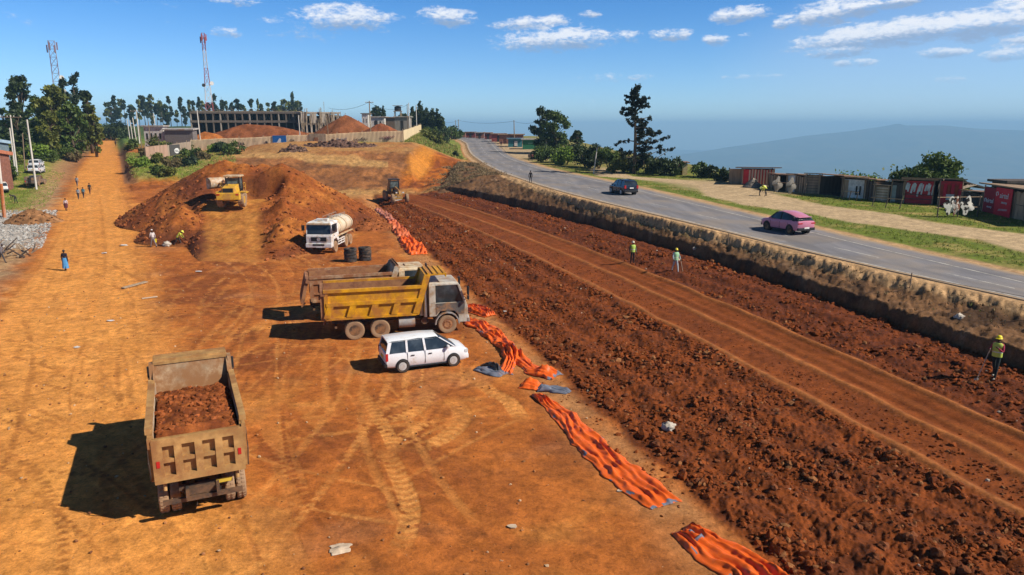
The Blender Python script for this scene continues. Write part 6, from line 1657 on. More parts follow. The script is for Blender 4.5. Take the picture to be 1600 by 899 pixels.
def make_tree(kind, seed, H=10.0, W=6.0, cols=((.020, .040, .010), (.075, .105, .022)), n=2600, leafs=.30, bark=None):
    """returns (trunk mesh builder, crown arrays); trunk base at origin"""
    rng = np.random.default_rng(seed); b = MB(); cs = []; rs = []; centre = None
    if kind == 'broad':
        tr = [(0, 0, -.3), (rng.uniform(-.2, .2), 0, H * .25), (rng.uniform(-.4, .4), rng.uniform(-.3, .3), H * .55), (0, 0, H * .8)]
        b.tube(tr, [H * .028, H * .022, H * .014, H * .005], 7)
        for i in range(34):
            z = H * rng.uniform(.12, .92); t = (z / H - .2) / .8; R = W * .5 * math.sin(math.pi * min(max(.12 + t * .85, .1), .97)) ** .7
            a = rng.uniform(0, 6.28); r = R * rng.uniform(.3, .85); c = np.array([r * math.cos(a), r * math.sin(a), z])
            b.tube([(0, 0, z * .6), (c[0] * .5, c[1] * .5, z * .85), tuple(c)], [H * .011, H * .007, H * .003], 5)
            cs.append(c); rs.append(W * rng.uniform(.09, .19))
        cs.append(np.array([0, 0, H * .9])); rs.append(W * .18)
        sq = .8
    elif kind == 'euc':
        lean = rng.uniform(-.06, .10) * H
        tr = [(0, 0, -.3), (lean * .3, 0, H * .4), (lean, rng.uniform(-.2, .2), H * .95)]
        b.tube(tr, [H * .014, H * .010, H * .003], 5)
        nb = rng.integers(8, 16)
        for i in range(nb):
            z = H * (.28 + .70 * rng.random() ** .8); a = rng.uniform(0, 6.28); r = W * rng.uniform(.05, .5) * (1.15 - .6 * z / H); x0 = np.interp(z, [0, H * .4, H], [0, lean * .3, lean])
            c = np.array([x0 + r * math.cos(a), r * math.sin(a), z]); b.tube([(x0, 0, z - H * .08), tuple(c)], [H * .005, H * .002], 4)
            cs.append(c); rs.append(W * rng.uniform(.10, .24))
        sq = 1.3
    elif kind == 'cypress':
        b.tube([(0, 0, -.3), (0, 0, H * .9)], [H * .018, H * .004], 6)
        for i in range(14):
            z = H * (.15 + .8 * i / 13); R = W * .5 * (1 - (z / H)) ** .7 * 1.1
            for j in range(2):
                a = rng.uniform(0, 6.28); cs.append(np.array([R * .6 * math.cos(a), R * .6 * math.sin(a), z])); rs.append(max(R * rng.uniform(.5, .8), W * .07))
        sq = 1.3
    elif kind == 'conifer':
        b.tube([(0, 0, -.5), (.12, 0, H * .35), (-.1, .1, H * .7), (.35, 0, H * .97)], [H * .023, H * .018, H * .010, H * .002], 8)
        for i in range(40):
            f = .16 + .80 * (i / 39) ** .9; z = H * f; R = W * .5 * (1.02 - f) ** .8 * rng.uniform(.55, 1.15)
            if f > .86: R *= .7
            a = rng.uniform(0, 6.28)
            if f < .45 and i % 4 == 0: a = rng.uniform(-.5, .5); R *= 1.35
            e_ = np.array([R * math.cos(a), R * math.sin(a), z + R * rng.uniform(-.12, .30)])
            m_ = np.array([R * .55 * math.cos(a), R * .55 * math.sin(a), z + R * .02])
            b.tube([(np.interp(f, [0, .35, .7, .97], [0, .12, -.1, .35]), 0, z - .1), tuple(m_), tuple(e_)], [H * .007, H * .004, H * .0015], 4)
            for t in np.linspace(.22, 1.0, 10):
                p = m_ * (1 - t) + e_ * t if t > .5 else np.array([0, 0, z]) * (1 - t * 2) + m_ * t * 2
                cs.append(p + rng.normal(size=3) * np.array([.2, .2, .14]) - np.array([0, 0, .12])); rs.append(rng.uniform(.10, .34) * (W / 9) * (1.25 - .5 * t))
        sq = .9
    else:   # bush
        for i in range(3): b.tube([(0, 0, -.2), (rng.uniform(-.3, .3) * W, rng.uniform(-.3, .3) * W, H * .5)], [H * .03, H * .01], 4)
        for i in range(11):
            a = rng.uniform(0, 6.28); r = W * .5 * math.sqrt(rng.random()) * .8; z = H * rng.uniform(.15, .72) * (1 - .35 * (r / (W * .5)) ** 2)
            cs.append(np.array([r * math.cos(a), r * math.sin(a), z])); rs.append(W * rng.uniform(.13, .22))
        sq = .8
    cs = np.array(cs); rs = np.array(rs)
    p, k = clump_points(cs, rs, n, rng, .25, sq)
    if kind == 'bush': p[:, 2] = np.abs(p[:, 2])
    tone_c = rng.random(len(cs))
    tone = np.clip(.55 * tone_c[k] + .45 * rng.random(n), 0, 1)
    V, F, T = leaf_quads(p, leafs, rng, tone, .5 if kind in ('euc', 'conifer') else 0)
    return b, V, F, T, leaf(*cols), bark or BARK
_proto = {}
def tree(name, label, loc, H, W, kind='broad', seed=0, cols=((.020, .040, .010), (.075, .105, .022)), n=2600, leafs=.3, group=None, bark=None, rz=None, cat=None, key=None):
    k = key or (kind, seed, cols, n, leafs, round(H, 1), round(W, 1))
    root = thing(name, label, cat or ('bush' if kind == 'bush' else 'tree'), loc, rz if rz is not None else (seed * 1.7) % 6.28, group)
    sc = (1, 1, 1)
    if k not in _proto:
        b, V, F, T, lm, bk = make_tree(kind, seed, H, W, cols, n, leafs, bark)
        tm = b.mesh('trunk'); tm.materials.append(bk); tm.polygons.foreach_set('use_smooth', [True] * len(tm.polygons))
        o = mesh_np('crown', V, F, lm, False, np.repeat(T[:, None], 3, 1)); cm = o.data; bpy.data.objects.remove(o)
        _proto[k] = (tm, cm, H, W)
    tm, cm, H0, W0 = _proto[k]
    sc = (W / W0, W / W0, H / H0)
    for nm, me in (('trunk', tm), ('crown', cm)):
        o = bpy.data.objects.new(nm if kind != 'bush' else ('stems' if nm == 'trunk' else 'leaves'), me); COL.objects.link(o); o.parent = root
    root.scale = sc
    return root
DARKC = ((.016, .030, .010), (.062, .088, .024)); OLIVE = ((.050, .066, .012), (.20, .205, .034)); MIDG = ((.030, .058, .011), (.12, .165, .028)); BRIGHT = ((.08, .14, .015), (.24, .34, .045)); DRYC = ((.10, .075, .03), (.20, .15, .06)); BLUEG = ((.012, .026, .014), (.05, .075, .03))
def px_tree(name, label, px, pytop, pybase, wpx, dist=None, **kw):
    """a tree given by its outline in the photograph: stands on the ground at a depth"""
    q = at(px, pybase) if dist is None else atd(px, dist)
    H = max(ztop(pytop, q.y) - q.z, .8); W = wpx * q.y / FPX / math.cos(PITCH)
    if kw.get('kind') == 'bush': H *= 1.25; W *= 1.15
    return tree(name, label, q, H, W, **kw)
# the wood at the left
LW = 'trees of the wood on the left'
for i, a in enumerate([
    ('tall dark ragged tree at the left end of the wood', 37, 113, 40, 185, 'broad', DARKC, 5200), ('tall thin dark tree rising behind the left end of the wood', 30, 120, 18, 200, 'euc', DARKC, 1500),
    ('broad olive green tree at the middle of the wood', 88, 130, 56, 165, 'broad', OLIVE, 7000), ('dark tree wedged between the ragged one and the olive one', 60, 146, 40, 172, 'broad', MIDG, 4200),
    ('feathery eucalyptus rising behind the olive tree', 106, 115, 22, 205, 'euc', BLUEG, 1600), ('highest tip of eucalyptus at the right of the wood', 122, 108, 24, 210, 'euc', BLUEG, 1700),
    ('dark green tree sloping down at the right end of the wood', 140, 136, 30, 180, 'broad', DARKC, 4600), ('rounded olive tree low at the right edge of the wood', 146, 160, 26, 168, 'broad', OLIVE, 4200),
    ('lower mid green tree in front of the olive one', 112, 158, 40, 155, 'broad', MIDG, 4200), ('low pale tree at the far left behind the crossarm pole', 8, 168, 30, 190, 'broad', MIDG, 2600),
    ('dark low tree under the ragged tall one', 28, 170, 34, 160, 'broad', DARKC, 3000), ('dusty low tree between the two white poles', 76, 172, 30, 150, 'broad', OLIVE, 3200)]):
    lab, px, pt, w, d, kd, cl, n = a
    px_tree('tree', lab, px, pt, 0, w, d, kind=kd, seed=20 + i, cols=cl, n=n, leafs=.48, group=LW)
# bushes on the banks of the left road
for i, (px, pb, pt, w, cl, lab) in enumerate([(62, 250, 218, 40, BRIGHT, 'bright green bush behind the parked pale cars'), (88, 245, 214, 44, BRIGHT, 'largest bright green bush on the left bank'), (110, 238, 211, 34, BRIGHT, 'bright green bush right of the largest one'), (75, 252, 232, 38, MIDG, 'dark green bush at the foot of the left bank'), (100, 250, 229, 36, MIDG, 'mid green bush low on the left bank'),
        (126, 242, 213, 24, DRYC, 'dry brown bush above the left road edge'), (136, 236, 212, 20, OLIVE, 'olive bush near the bend of the dirt road'), (120, 254, 234, 22, DRYC, 'dry brown bush lower down the left bank'), (44, 248, 226, 26, MIDG, 'green bush beside the house with the orange roof'), (10, 285, 255, 28, MIDG, 'green bush behind the half seen car'), (22, 262, 240, 20, OLIVE, 'small olive bush by the wooden pole')]):
    px_tree('bush', lab, px, pt, pb, w, kind='bush', seed=40 + i, cols=cl, n=1700, leafs=.24, group='bushes on the left bank')
for i, (px, pb, pt, w, cl, lab) in enumerate([(205, 236, 217, 22, MIDG, 'green bush at the near corner of the rusty hoarding'), (246, 240, 212, 26, OLIVE, 'tall olive bush in front of the rusty hoarding'), (262, 240, 225, 30, MIDG, 'green bush right of the tall olive one'), (290, 238, 226, 34, BRIGHT, 'bright bush below the red heap'), (335, 238, 226, 32, BRIGHT, 'bright bush at the right of the red heap'), (365, 242, 222, 34, MIDG, 'dark green bush at the right end of the green island'),
        (352, 238, 220, 24, BLUEG, 'blue green bush behind the dark one at the right end of the island'), (250, 256, 240, 26, OLIVE, 'bush with dark leaves on the slope of the green island'), (290, 262, 243, 30, BLUEG, 'dark bush beside the pale boulder'), (270, 266, 246, 26, DRYC, 'dry bush in the middle of the green island'), (245, 273, 258, 24, MIDG, 'dark low bush at the track edge of the island'), (220, 262, 246, 30, BRIGHT, 'yellow green low bush at the left of the island'), (262, 275, 262, 24, OLIVE, 'lowest bush along the track on the island'), (318, 252, 238, 22, DRYC, 'dry brown bush under the bright ones'), (300, 246, 232, 24, MIDG, 'green bush in the middle above the dry one'), (228, 246, 230, 20, DRYC, 'dry bush by the two thin poles')]):
    px_tree('bush', lab, px, pt, pb, w, kind='bush', seed=60 + i, cols=cl, n=1500, leafs=.26, group='bushes on the green island')
px_tree('bush', 'dark hedge like bush where the dirt road bends out of sight', 175, 193, 0, 44, 262, kind='bush', seed=91, cols=DARKC, n=2600, leafs=.5)
px_tree('bush', 'second dark bush at the far bend of the dirt road', 192, 195, 0, 34, 268, kind='bush', seed=92, cols=DARKC, n=2200, leafs=.5)
px_tree('bush', 'green bush left of the far bend of the dirt road', 160, 190, 0, 34, 275, kind='bush', seed=93, cols=MIDG, n=2200, leafs=.5)
px_tree('bush', 'green bush in front of the house with the orange roof', 6, 246, 268, 34, kind='bush', seed=94, cols=MIDG, n=1900, leafs=.25)
px_tree('bush', 'olive bush under the pale blue roof', 20, 236, 258, 26, kind='bush', seed=95, cols=OLIVE, n=1900, leafs=.25)
# thin trees on the ridge
RT = [(167,161,10),(176,158,14),(182,153,22),(190,152,14),(197,152,10),(209,163,12),(219,158,14),(228,150,14),(233,160,14),(239,146,12),(246,160,14),(252,165,12),(256,151,12),(262,162,10),(268,147,10),(277,170,8),(285,148,10),(290,165,6),(299,157,10),(304,158,10),(313,150,8),(319,155,10),(341,149,14),(351,149,12),(357,160,10),(365,158,8),(376,150,18),(385,162,8),(395,157,12),(410,160,10),(420,160,8),(431,157,12),(437,163,10),(447,153,16),(453,152,14),(459,149,16),(464,155,14),(470,156,10),(328,158,10),(403,158,8)]
for i, (px, pt, w) in enumerate(RT):
    s = 100 + i % 11
    side = 'left of the red tower' if px < 318 else 'right of the red tower'
    w_ = 'short' if pt > 160 else 'tall' if pt < 152 else 'middling'
    q = atd(px, 430 + (i * 37) % 60, -.3); 
    if px > 318: q.z = min(q.z, 12.5)
    H = ztop(pt, q.y) - q.z; W = w * q.y / FPX * .8
    nth = ['first', 'second', 'third', 'fourth', 'fifth', 'sixth', 'seventh', 'eighth', 'ninth', 'tenth', 'eleventh', 'twelfth', 'thirteenth', 'fourteenth', 'fifteenth', 'sixteenth', 'seventeenth', 'eighteenth', 'nineteenth', 'twentieth', 'twenty first', 'twenty second']
    j = sorted(p[0] for p in RT if (p[0] < 318) == (px < 318)).index(px)
    tree('eucalyptus_tree', f'{w_} skyline tree, {nth[j]} from the left of those {side}', q, H, W * (1.5 if i % 4 == 1 else 1), 'broad' if i % 4 == 1 else 'euc', s, cols=DARKC if i % 3 else OLIVE, n=1000, leafs=1.0, group='thin trees along the ridge', rz=i * 1.3, key=('ridge', s, i % 3 == 0, i % 4 == 1))
# trees by the middle buildings
for i, (px, pt, w, d, kd, lab) in enumerate([(588, 166, 18, 300, 'broad', 'round dark tree left of the water tank tower'), (600, 165, 9, 300, 'cypress', 'pointed dark tree beside the round one'), (630, 178, 14, 270, 'broad', 'low dark tree behind the pale hut'), (645, 166, 14, 262, 'cypress', 'pointed tree at the left of the hilltop group'), (657, 158, 18, 258, 'cypress', 'tallest pointed tree of the hilltop group'), (667, 168, 15, 255, 'cypress', 'pointed tree just right of the tallest one'),
        (676, 169, 15, 252, 'cypress', 'pointed tree in the middle of the hilltop group'), (684, 170, 16, 248, 'cypress', 'pointed tree near the right end of the hilltop group'), (691, 181, 12, 246, 'cypress', 'lowest pointed tree at the right end of the hilltop group'), (651, 172, 14, 265, 'cypress', 'dark tree behind the tallest pointed one')]):
    px_tree('pine_tree' if kd == 'cypress' else 'tree', lab, px, pt, 0, w * 1.25, d, kind=kd, seed=130 + i, cols=DARKC, n=2200, leafs=.55, group='dark trees on the hilltop')
px_tree('bush', 'green bush where the highway goes out of sight', 706, 197, 0, 30, 300, kind='bush', seed=150, cols=MIDG, n=1800, leafs=.6)
for i, (px, pt, d, w, cl, lab) in enumerate([(668, 203, 200, 26, OLIVE, 'dry green bush on the grass bank by the hoarding corner'), (682, 208, 195, 22, OLIVE, 'olive bush lower on the grass bank'), (690, 200, 215, 26, DARKC, 'dark bush under the hilltop trees'), (674, 198, 222, 26, MIDG, 'green bush behind the corner of the hoarding'), (711, 236, 165, 7, DARKC, 'small dark shrub on top of the brown embankment')]):
    px_tree('bush', lab, px, pt, 0, w, d, kind='bush', seed=155 + i, cols=cl, n=1300, leafs=.3)
# right side: big tree, dead topped conifer, shrubs along the edge
px_tree('tree', 'large dark tree behind the green shop', 846, 165, 0, 34, 190, kind='broad', seed=171, cols=DARKC, n=6000, leafs=.42)
px_tree('tree', 'large lighter green tree right of the dark one behind the green shop', 868, 174, 0, 46, 184, kind='broad', seed=172, cols=MIDG, n=7500, leafs=.40)
px_tree('tree', 'slim dark tree leaning beside the big green one', 902, 203, 0, 22, 170, kind='broad', seed=173, cols=DARKC, n=3000, leafs=.36)
px_tree('conifer', 'tall ragged conifer with drooping bare branches', 990, 131, 272, 112, kind='conifer', seed=176, cols=((.006, .013, .008), (.026, .040, .020)), n=15000, leafs=.19, cat='conifer', rz=0)
for i, (px, pb, pt, w, cl, lab) in enumerate([(842, 249, 228, 30, MIDG, 'green bush under the green shop'), (862, 254, 232, 36, MIDG, 'green bush right of the green shop wall'), (885, 258, 232, 40, BRIGHT, 'lighter bush at the foot of the big green tree'), (915, 262, 228, 44, DARKC, 'dark bush left of the leaning pole'), (935, 264, 226, 34, DARKC, 'dark tall bush around the leaning pole'), (952, 267, 232, 40, MIDG, 'green bush left of the conifer'),
        (975, 270, 246, 34, OLIVE, 'bush below the left branches of the conifer'), (1010, 272, 238, 46, DARKC, 'dark bush right of the conifer trunk'), (1030, 272, 250, 24, DARKC, 'lower dark bush right of the conifer'), (1050, 275, 246, 38, DARKC, 'dark bush left of the cream hut'), (1092, 277, 252, 26, MIDG, 'green bush behind the cream hut'), (1106, 279, 258, 22, DARKC, 'spiky dark bush right of the cream hut'), (1134, 283, 266, 24, DARKC, 'dark bush left of the red striped shed'), (897, 250, 222, 30, DARKC, 'dark bush between the big tree and the leaning pole'), (930, 256, 238, 30, BLUEG, 'blue green bush behind the verge')]):
    px_tree('bush', lab, px, pt, pb, w * 1.15, kind='bush', seed=180 + i, cols=cl, n=1900, leafs=.30, group='bushes along the escarpment edge')
def edge_tree(lab, px, pt, pbase_row, w, d, **kw):
    q = atd(px, d); z0 = ztop(pbase_row, d); q.z = min(q.z, z0)
    tree(kw.pop('name', 'tree'), lab, q, ztop(pt, d) - q.z, w * d / FPX * 1.05, **kw)
edge_tree('round topped green tree behind the red draped stalls', 1470, 247, 300, 118, 86, kind='broad', seed=201, cols=MIDG, n=17000, leafs=.30)
edge_tree('leafy green bush rising behind the dark stalls', 1335, 259, 300, 92, 96, kind='bush', seed=202, cols=BRIGHT, n=3600, leafs=.26, name='bush')
edge_tree('leafy bush behind the brown board stall', 1380, 264, 300, 60, 94, kind='bush', seed=203, cols=MIDG, n=2400, leafs=.26, name='bush')
edge_tree('small dark shrub beside the round topped tree', 1425, 278, 295, 24, 90, kind='bush', seed=204, cols=DARKC, n=1200, leafs=.25, name='bush')
edge_tree('small dark shrub showing over the brown roof at the right', 1560, 286, 300, 26, 84, kind='bush', seed=205, cols=DARKC, n=1200, leafs=.25, name='bush')

# ------------------------------------------------------------------ grass and dry tufts
def tufts():
    rng = np.random.default_rng(77)
    def make(name, label, X, Y, S, cols, blades=5, lean=.5):
        n = len(X); Z = terrain(X, Y) - .02
        k = blades; m_ = n * k
        bx = np.repeat(X, k) + rng.normal(size=m_) * np.repeat(S, k) * .3; by = np.repeat(Y, k) + rng.normal(size=m_) * np.repeat(S, k) * .3; bz = np.repeat(Z, k)
        h = np.repeat(S, k) * rng.uniform(.5, 1.2, m_); a = rng.uniform(0, 6.28, m_); w = h * .16
        dx, dy = np.cos(a), np.sin(a); l = h * rng.uniform(0, lean, m_); b2 = rng.uniform(0, 6.28, m_)
        V = np.stack([np.stack([bx - dx * w, by - dy * w, bz], 1), np.stack([bx + dx * w, by + dy * w, bz], 1), np.stack([bx + np.cos(b2) * l, by + np.sin(b2) * l, bz + h], 1)], 1).reshape(-1, 3)
        F = np.arange(3 * m_).reshape(-1, 3); cc = np.repeat(np.repeat(cols, k, 0), 3, 0)
        m = bpy.data.materials.get('grass_blade')
        if not m:
            m, g, b = new_mat('grass_blade'); m.node_tree.links.new(g.n('ShaderNodeVertexColor', layer_name='tone').outputs[0], b.inputs['Base Color']); b.inputs['Roughness'].default_value = .8
        o = mesh_np(name, V, F, m, False, cc); tag(o, label, 'grass', kind='stuff')
    def jit(c, n, s=.3): return C(*c)[None] * rng.uniform(1 - s, 1 + s, (n, 1))
    # verge and terrace right of the highway
    n = 30000; Y = 36 + 100 * rng.random(n) ** 1.3; X = FE(Y) + 2.2 + (ESC(Y) - FE(Y)) * rng.random(n)
    t = np.abs(X - np.interp(Y, TRK_Y, TRK_X)); ok = (t > np.interp(Y, [40, 60, 85, 100, 140], [3.6, 3.3, 4.4, 3.0, 2.0]) + .4) & ~((Y > 86) & (Y < 108) & (X > FE(Y) + 5)); X, Y = X[ok], Y[ok]
    make('verge_grass', 'short green grass along the highway and in front of the stalls', X, Y, .06 + .11 * rng.random(len(X)), np.where(rng.random(len(X))[:, None] < .3, jit(C_DRY, len(X)), jit((.19, .24, .028), len(X))))
    # dark roots and dry tufts on the cut bank
    n = 3200; Y = 18 + 96 * rng.random(n) ** 1.2; u = rng.random(n) ** .6; X = BB(Y) + .5 + (NE(Y) - .9 - BB(Y) - .5) * u; ok = fbm(X, Y, 1.5, 3) > 0; X, Y = X[ok], Y[ok]; n = len(X)
    make('bank_tufts', 'dry tufts and roots hanging on the cut bank below the highway', X, Y, .05 + .12 * rng.random(n), np.where(rng.random(n)[:, None] < .62, jit((.06, .04, .022), n), np.where(rng.random(n)[:, None] < .75, jit((.24, .18, .08), n), jit((.14, .15, .03), n))), 5, .9)
    n = 9000; Y = 116 + 36 * rng.random(n); X = -12.5 + 1.2 * rng.normal(size=n) + (NE(Y) - 1.5 + 12.5) * rng.random(n)
    ok = (fbm(X, Y, 3, 3) > -.05) & (Y < 148 + 4 * fbm(X, Y, 3, 2)); X, Y = X[ok], Y[ok]; n = len(X)
    make('embankment_scrub', 'dry brown scrub on the embankment beyond the grader', X, Y, .10 + .28 * rng.random(n), np.where(rng.random(n)[:, None] < .5, jit((.13, .09, .045), n), jit((.28, .20, .10), n)), 5, .9)
    n = 9000; Y = 92 + 40 * rng.random(n); X = LL(Y) - 2.5 - 34 * rng.random(n)
    make('left_grass', 'green and yellow grass on the left verge', X, Y, .08 + .16 * rng.random(n), np.where(rng.random(n)[:, None] < .35, jit(C_DRY, n), jit((.17, .24, .03), n)))
    n = 12000; Y = 122 + 44 * rng.random(n); X = LR(Y) + 1.5 + 34 * rng.random(n); ok = (X / Y) < -.38; X, Y = X[ok], Y[ok]; n = len(X)
    make('island_grass', 'grass and weeds on the green island by the dirt road', X, Y, .12 + .22 * rng.random(n), np.where(rng.random(n)[:, None] < .4, jit(C_DRY, n), jit((.17, .22, .03), n)))
    n = 7000; Y = 162 + 70 * rng.random(n); X = NE(Y) - 3 - 14 * rng.random(n)
    make('hill_grass', 'grass on the bank between the hoarding and the highway', X, Y, .25 + .35 * rng.random(n), np.where(rng.random(n)[:, None] < .4, jit(C_DRY, n), jit((.15, .20, .03), n)))
tufts()

# ------------------------------------------------------------------ hoarding
M_HOARD = mat('corrugated_hoarding', (.84, .62, .37), .7, var=.2, scale=1.2, streak=True, dust=.2, dustcol=(.5, .32, .17))  # colour raised above the sunlit run's, to lift the front lying in shade
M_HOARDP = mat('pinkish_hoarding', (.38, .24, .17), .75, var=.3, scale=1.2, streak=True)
M_BLUE = mat('mural_blue', (.02, .14, .42), .6, var=.15)
M_CHALK = mat('white_paint', (.72, .72, .70), .7, var=.15)
M_SCRIB = mat('dark_spray_paint', (.06, .04, .05), .8)
def sheet_wall(name, label, p, q, hgt, m, posts=True, base=None):
    """corrugated sheet wall between two ground points"""
    d = Vector((q.x - p.x, q.y - p.y, 0)); L = d.length; u = d.normalized(); n = Vector((-u.y, u.x, 0))
    root = thing(name, label, 'fence', (p.x, p.y, p.z))
    k = int(L / .15); V = []; F = []
    for i in range(k + 1):
        s = L * i / k; o = .055 if i % 2 else -.055; x, y = p.x + u.x * s + n.x * o, p.y + u.y * s + n.y * o
        z = p.z + (q.z - p.z) * s / L; st = math.floor(s / 2.9) ; dz = .05 * math.sin(st * 7.3)
        V += [(x - p.x, y - p.y, z - p.z - .25), (x - p.x, y - p.y, z - p.z + hgt + dz)]
    for i in range(k): F.append((2 * i, 2 * i + 2, 2 * i + 3, 2 * i + 1))
    o = mesh_np('sheet_panel', np.array(V), np.array(F), m, False, parent=root); o.modifiers.new('s', 'SOLIDIFY').thickness = .02
    if posts:
        for j in range(int(L / 5.8) + 1):
            s = min(j * 5.8 + .1, L); b = MB(); b.box((0, 0, hgt / 2 + .1), (.12, .12, hgt + .5)); o = b.build('post', M_WOODP, root); o.location = (u.x * s + n.x * .12, u.y * s + n.y * .12, (q.z - p.z) * s / L)
    return root, u, n, L
f0, f1, f2 = atd(296, 168), atd(630, 162), atd(658, 232)
FZ = 2.55
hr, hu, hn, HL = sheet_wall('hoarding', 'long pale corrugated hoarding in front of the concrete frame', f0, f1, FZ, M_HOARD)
def on_hoard(px): # distance along the front run for a photo column
    a = (px - 800) / FPX / (math.cos(PITCH) + (235 / FPX) * math.sin(PITCH)); # x = a*y
    return (f0.x - a * f0.y) / (a * hu.y - hu.x)
def hoard_box(name, px0, px1, z0, z1, m, th=.10, parent=hr):
    s0, s1 = on_hoard(px0), on_hoard(px1); b = MB(); c = hu * ((s0 + s1) / 2) - hn * (.04 + th / 2)
    b.M = Matrix.Translation(c + Vector((0, 0, (f1.z - f0.z) * ((s0 + s1) / 2) / HL))) @ Matrix.Rotation(math.atan2(hu.y, hu.x), 4, 'Z')
    b.box((0, 0, (z0 + z1) / 2), (s1 - s0, th, z1 - z0)); return b.build(name, m, parent)
mu = hoard_box('mural', 426, 447, .15, FZ + .12, M_BLUE)
def mural_fig():
    b = MB(); s0 = on_hoard(436.5); c = hu * s0 - hn * .165 + Vector((0, 0, (f1.z - f0.z) * s0 / HL)); b.M = Matrix.Translation(c) @ Matrix.Rotation(math.atan2(hu.y, hu.x), 4, 'Z')
    fig = [(-.85, .55), (-.7, 1.1), (-.45, 1.35), (-.2, 1.7), (.05, 2.05), (.35, 2.0), (.42, 1.7), (.3, 1.4), (.5, 1.1), (.55, .6), (.3, .55), (.2, .95), (-.1, .95), (-.2, .55), (-.45, .55), (-.5, .9), (-.65, .55)]
    b.prism(fig, -.012, .012); b.build('painted_figure', M_CHALK, mu)
    b = MB(); b.M = Matrix.Translation(c) @ Matrix.Rotation(math.atan2(hu.y, hu.x), 4, 'Z'); b.box((0, 0, .32), (2.4, .02, .10)); b.build('painted_line', M_CHALK, mu)
mural_fig()
hoard_box('pale_gate_panel', 483, 509, .1, FZ + .16, mat('gate_sheet', (.40, .30, .20), .75, var=.4, scale=1.5))
hoard_box('dark_patch', 491, 497, .35, 1.9, M_RUSTY, .16)
def graffiti(px, w, z, seed, m, parent=hr):
    rg = random.Random(seed)
    for k in range(3):
        s = on_hoard(px) + rg.uniform(-w, w) * .5; pts = []
        x, zz = -w * .3, 0
        for i in range(9): pts.append(hu * (s + x) - hn * .10 + Vector((0, 0, z + zz + (f1.z - f0.z) * s / HL))); x += w * .09; zz = rg.uniform(-.4, .4)
        b = MB(); b.tube(pts, .035, 4); b.build('graffiti', m, parent)
for px, w, z, sd, m in ((534, 1.6, 1.2, 1, mat('faded_blue_paint', (.16, .18, .3), .8)), (563, 2.0, 1.1, 2, M_SCRIB), (603, 2.2, 1.3, 3, mat('maroon_paint', (.22, .05, .08), .8)), (606, 1.6, .8, 4, M_SCRIB), (454, 1.4, 1.4, 5, M_SCRIB), (476, .8, 1.0, 6, M_SCRIB), (374, 1.2, 1.4, 7, M_SCRIB), (417, .7, 1.2, 8, M_SCRIB), (515, .8, .8, 9, M_SCRIB)): graffiti(px, w, z, sd, m)
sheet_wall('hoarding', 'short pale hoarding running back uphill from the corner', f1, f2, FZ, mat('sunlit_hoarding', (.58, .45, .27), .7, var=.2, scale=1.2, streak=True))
g0, g1, g2 = atd(223, 143), atd(258, 152), atd(296, 166)
gr_, gu, gn, GL = sheet_wall('hoarding', 'rusty pink sheet fence by the thin poles', g0, g1, 2.5, M_HOARDP)
g2r, *_ = sheet_wall('hoarding', 'grey brown sheet fence with a dark gate behind the red heap', g1, g2, 2.4, mat('grey_hoarding', (.30, .23, .17), .75, var=.3, streak=True))
def dark_gate():
    d = (g2 - g1); d.z = 0; L = d.length; u = d.normalized(); n = Vector((-u.y, u.x, 0))
    b = MB(); b.M = Matrix.Translation(u * (L * .28) - n * .09) @ Matrix.Rotation(math.atan2(u.y, u.x), 4, 'Z'); b.box((0, 0, 1.25), (5.6, .08, 2.4)); gt = b.build('gate', mat('dark_gate_sheet', (.075, .07, .065), .7), g2r)
    b = MB(); b.M = Matrix.Translation(u * (L * .34) - n * .15) @ Matrix.Rotation(math.atan2(u.y, u.x), 4, 'Z')
    b.prism([(1.35 * math.cos(6.283 * i / 24), 1.15 + .55 * math.sin(6.283 * i / 24)) for i in range(24)], -.02, .02); b.build('oval_sign', M_CHALK, gt)
    rg = random.Random(2)
    b = MB(); b.M = Matrix.Translation(u * (L * .34) - n * .19) @ Matrix.Rotation(math.atan2(u.y, u.x), 4, 'Z')
    b.tube([(-.8, 0, .95), (-.8, 0, 1.35), (-.5, 0, .95), (-.5, 0, 1.35)], .06, 4); b.build('oval_letter', M_SCRIB, gt)
    for x in (0.0, .55): b = MB(); b.M = Matrix.Translation(u * (L * .34) - n * .19) @ Matrix.Rotation(math.atan2(u.y, u.x), 4, 'Z'); b.tube([(x + .2, 0, 1.32), (x - .1, 0, 1.2), (x - .1, 0, 1.02), (x + .2, 0, .95)], .06, 4); b.build('oval_letter', M_SCRIB, gt)
dark_gate()

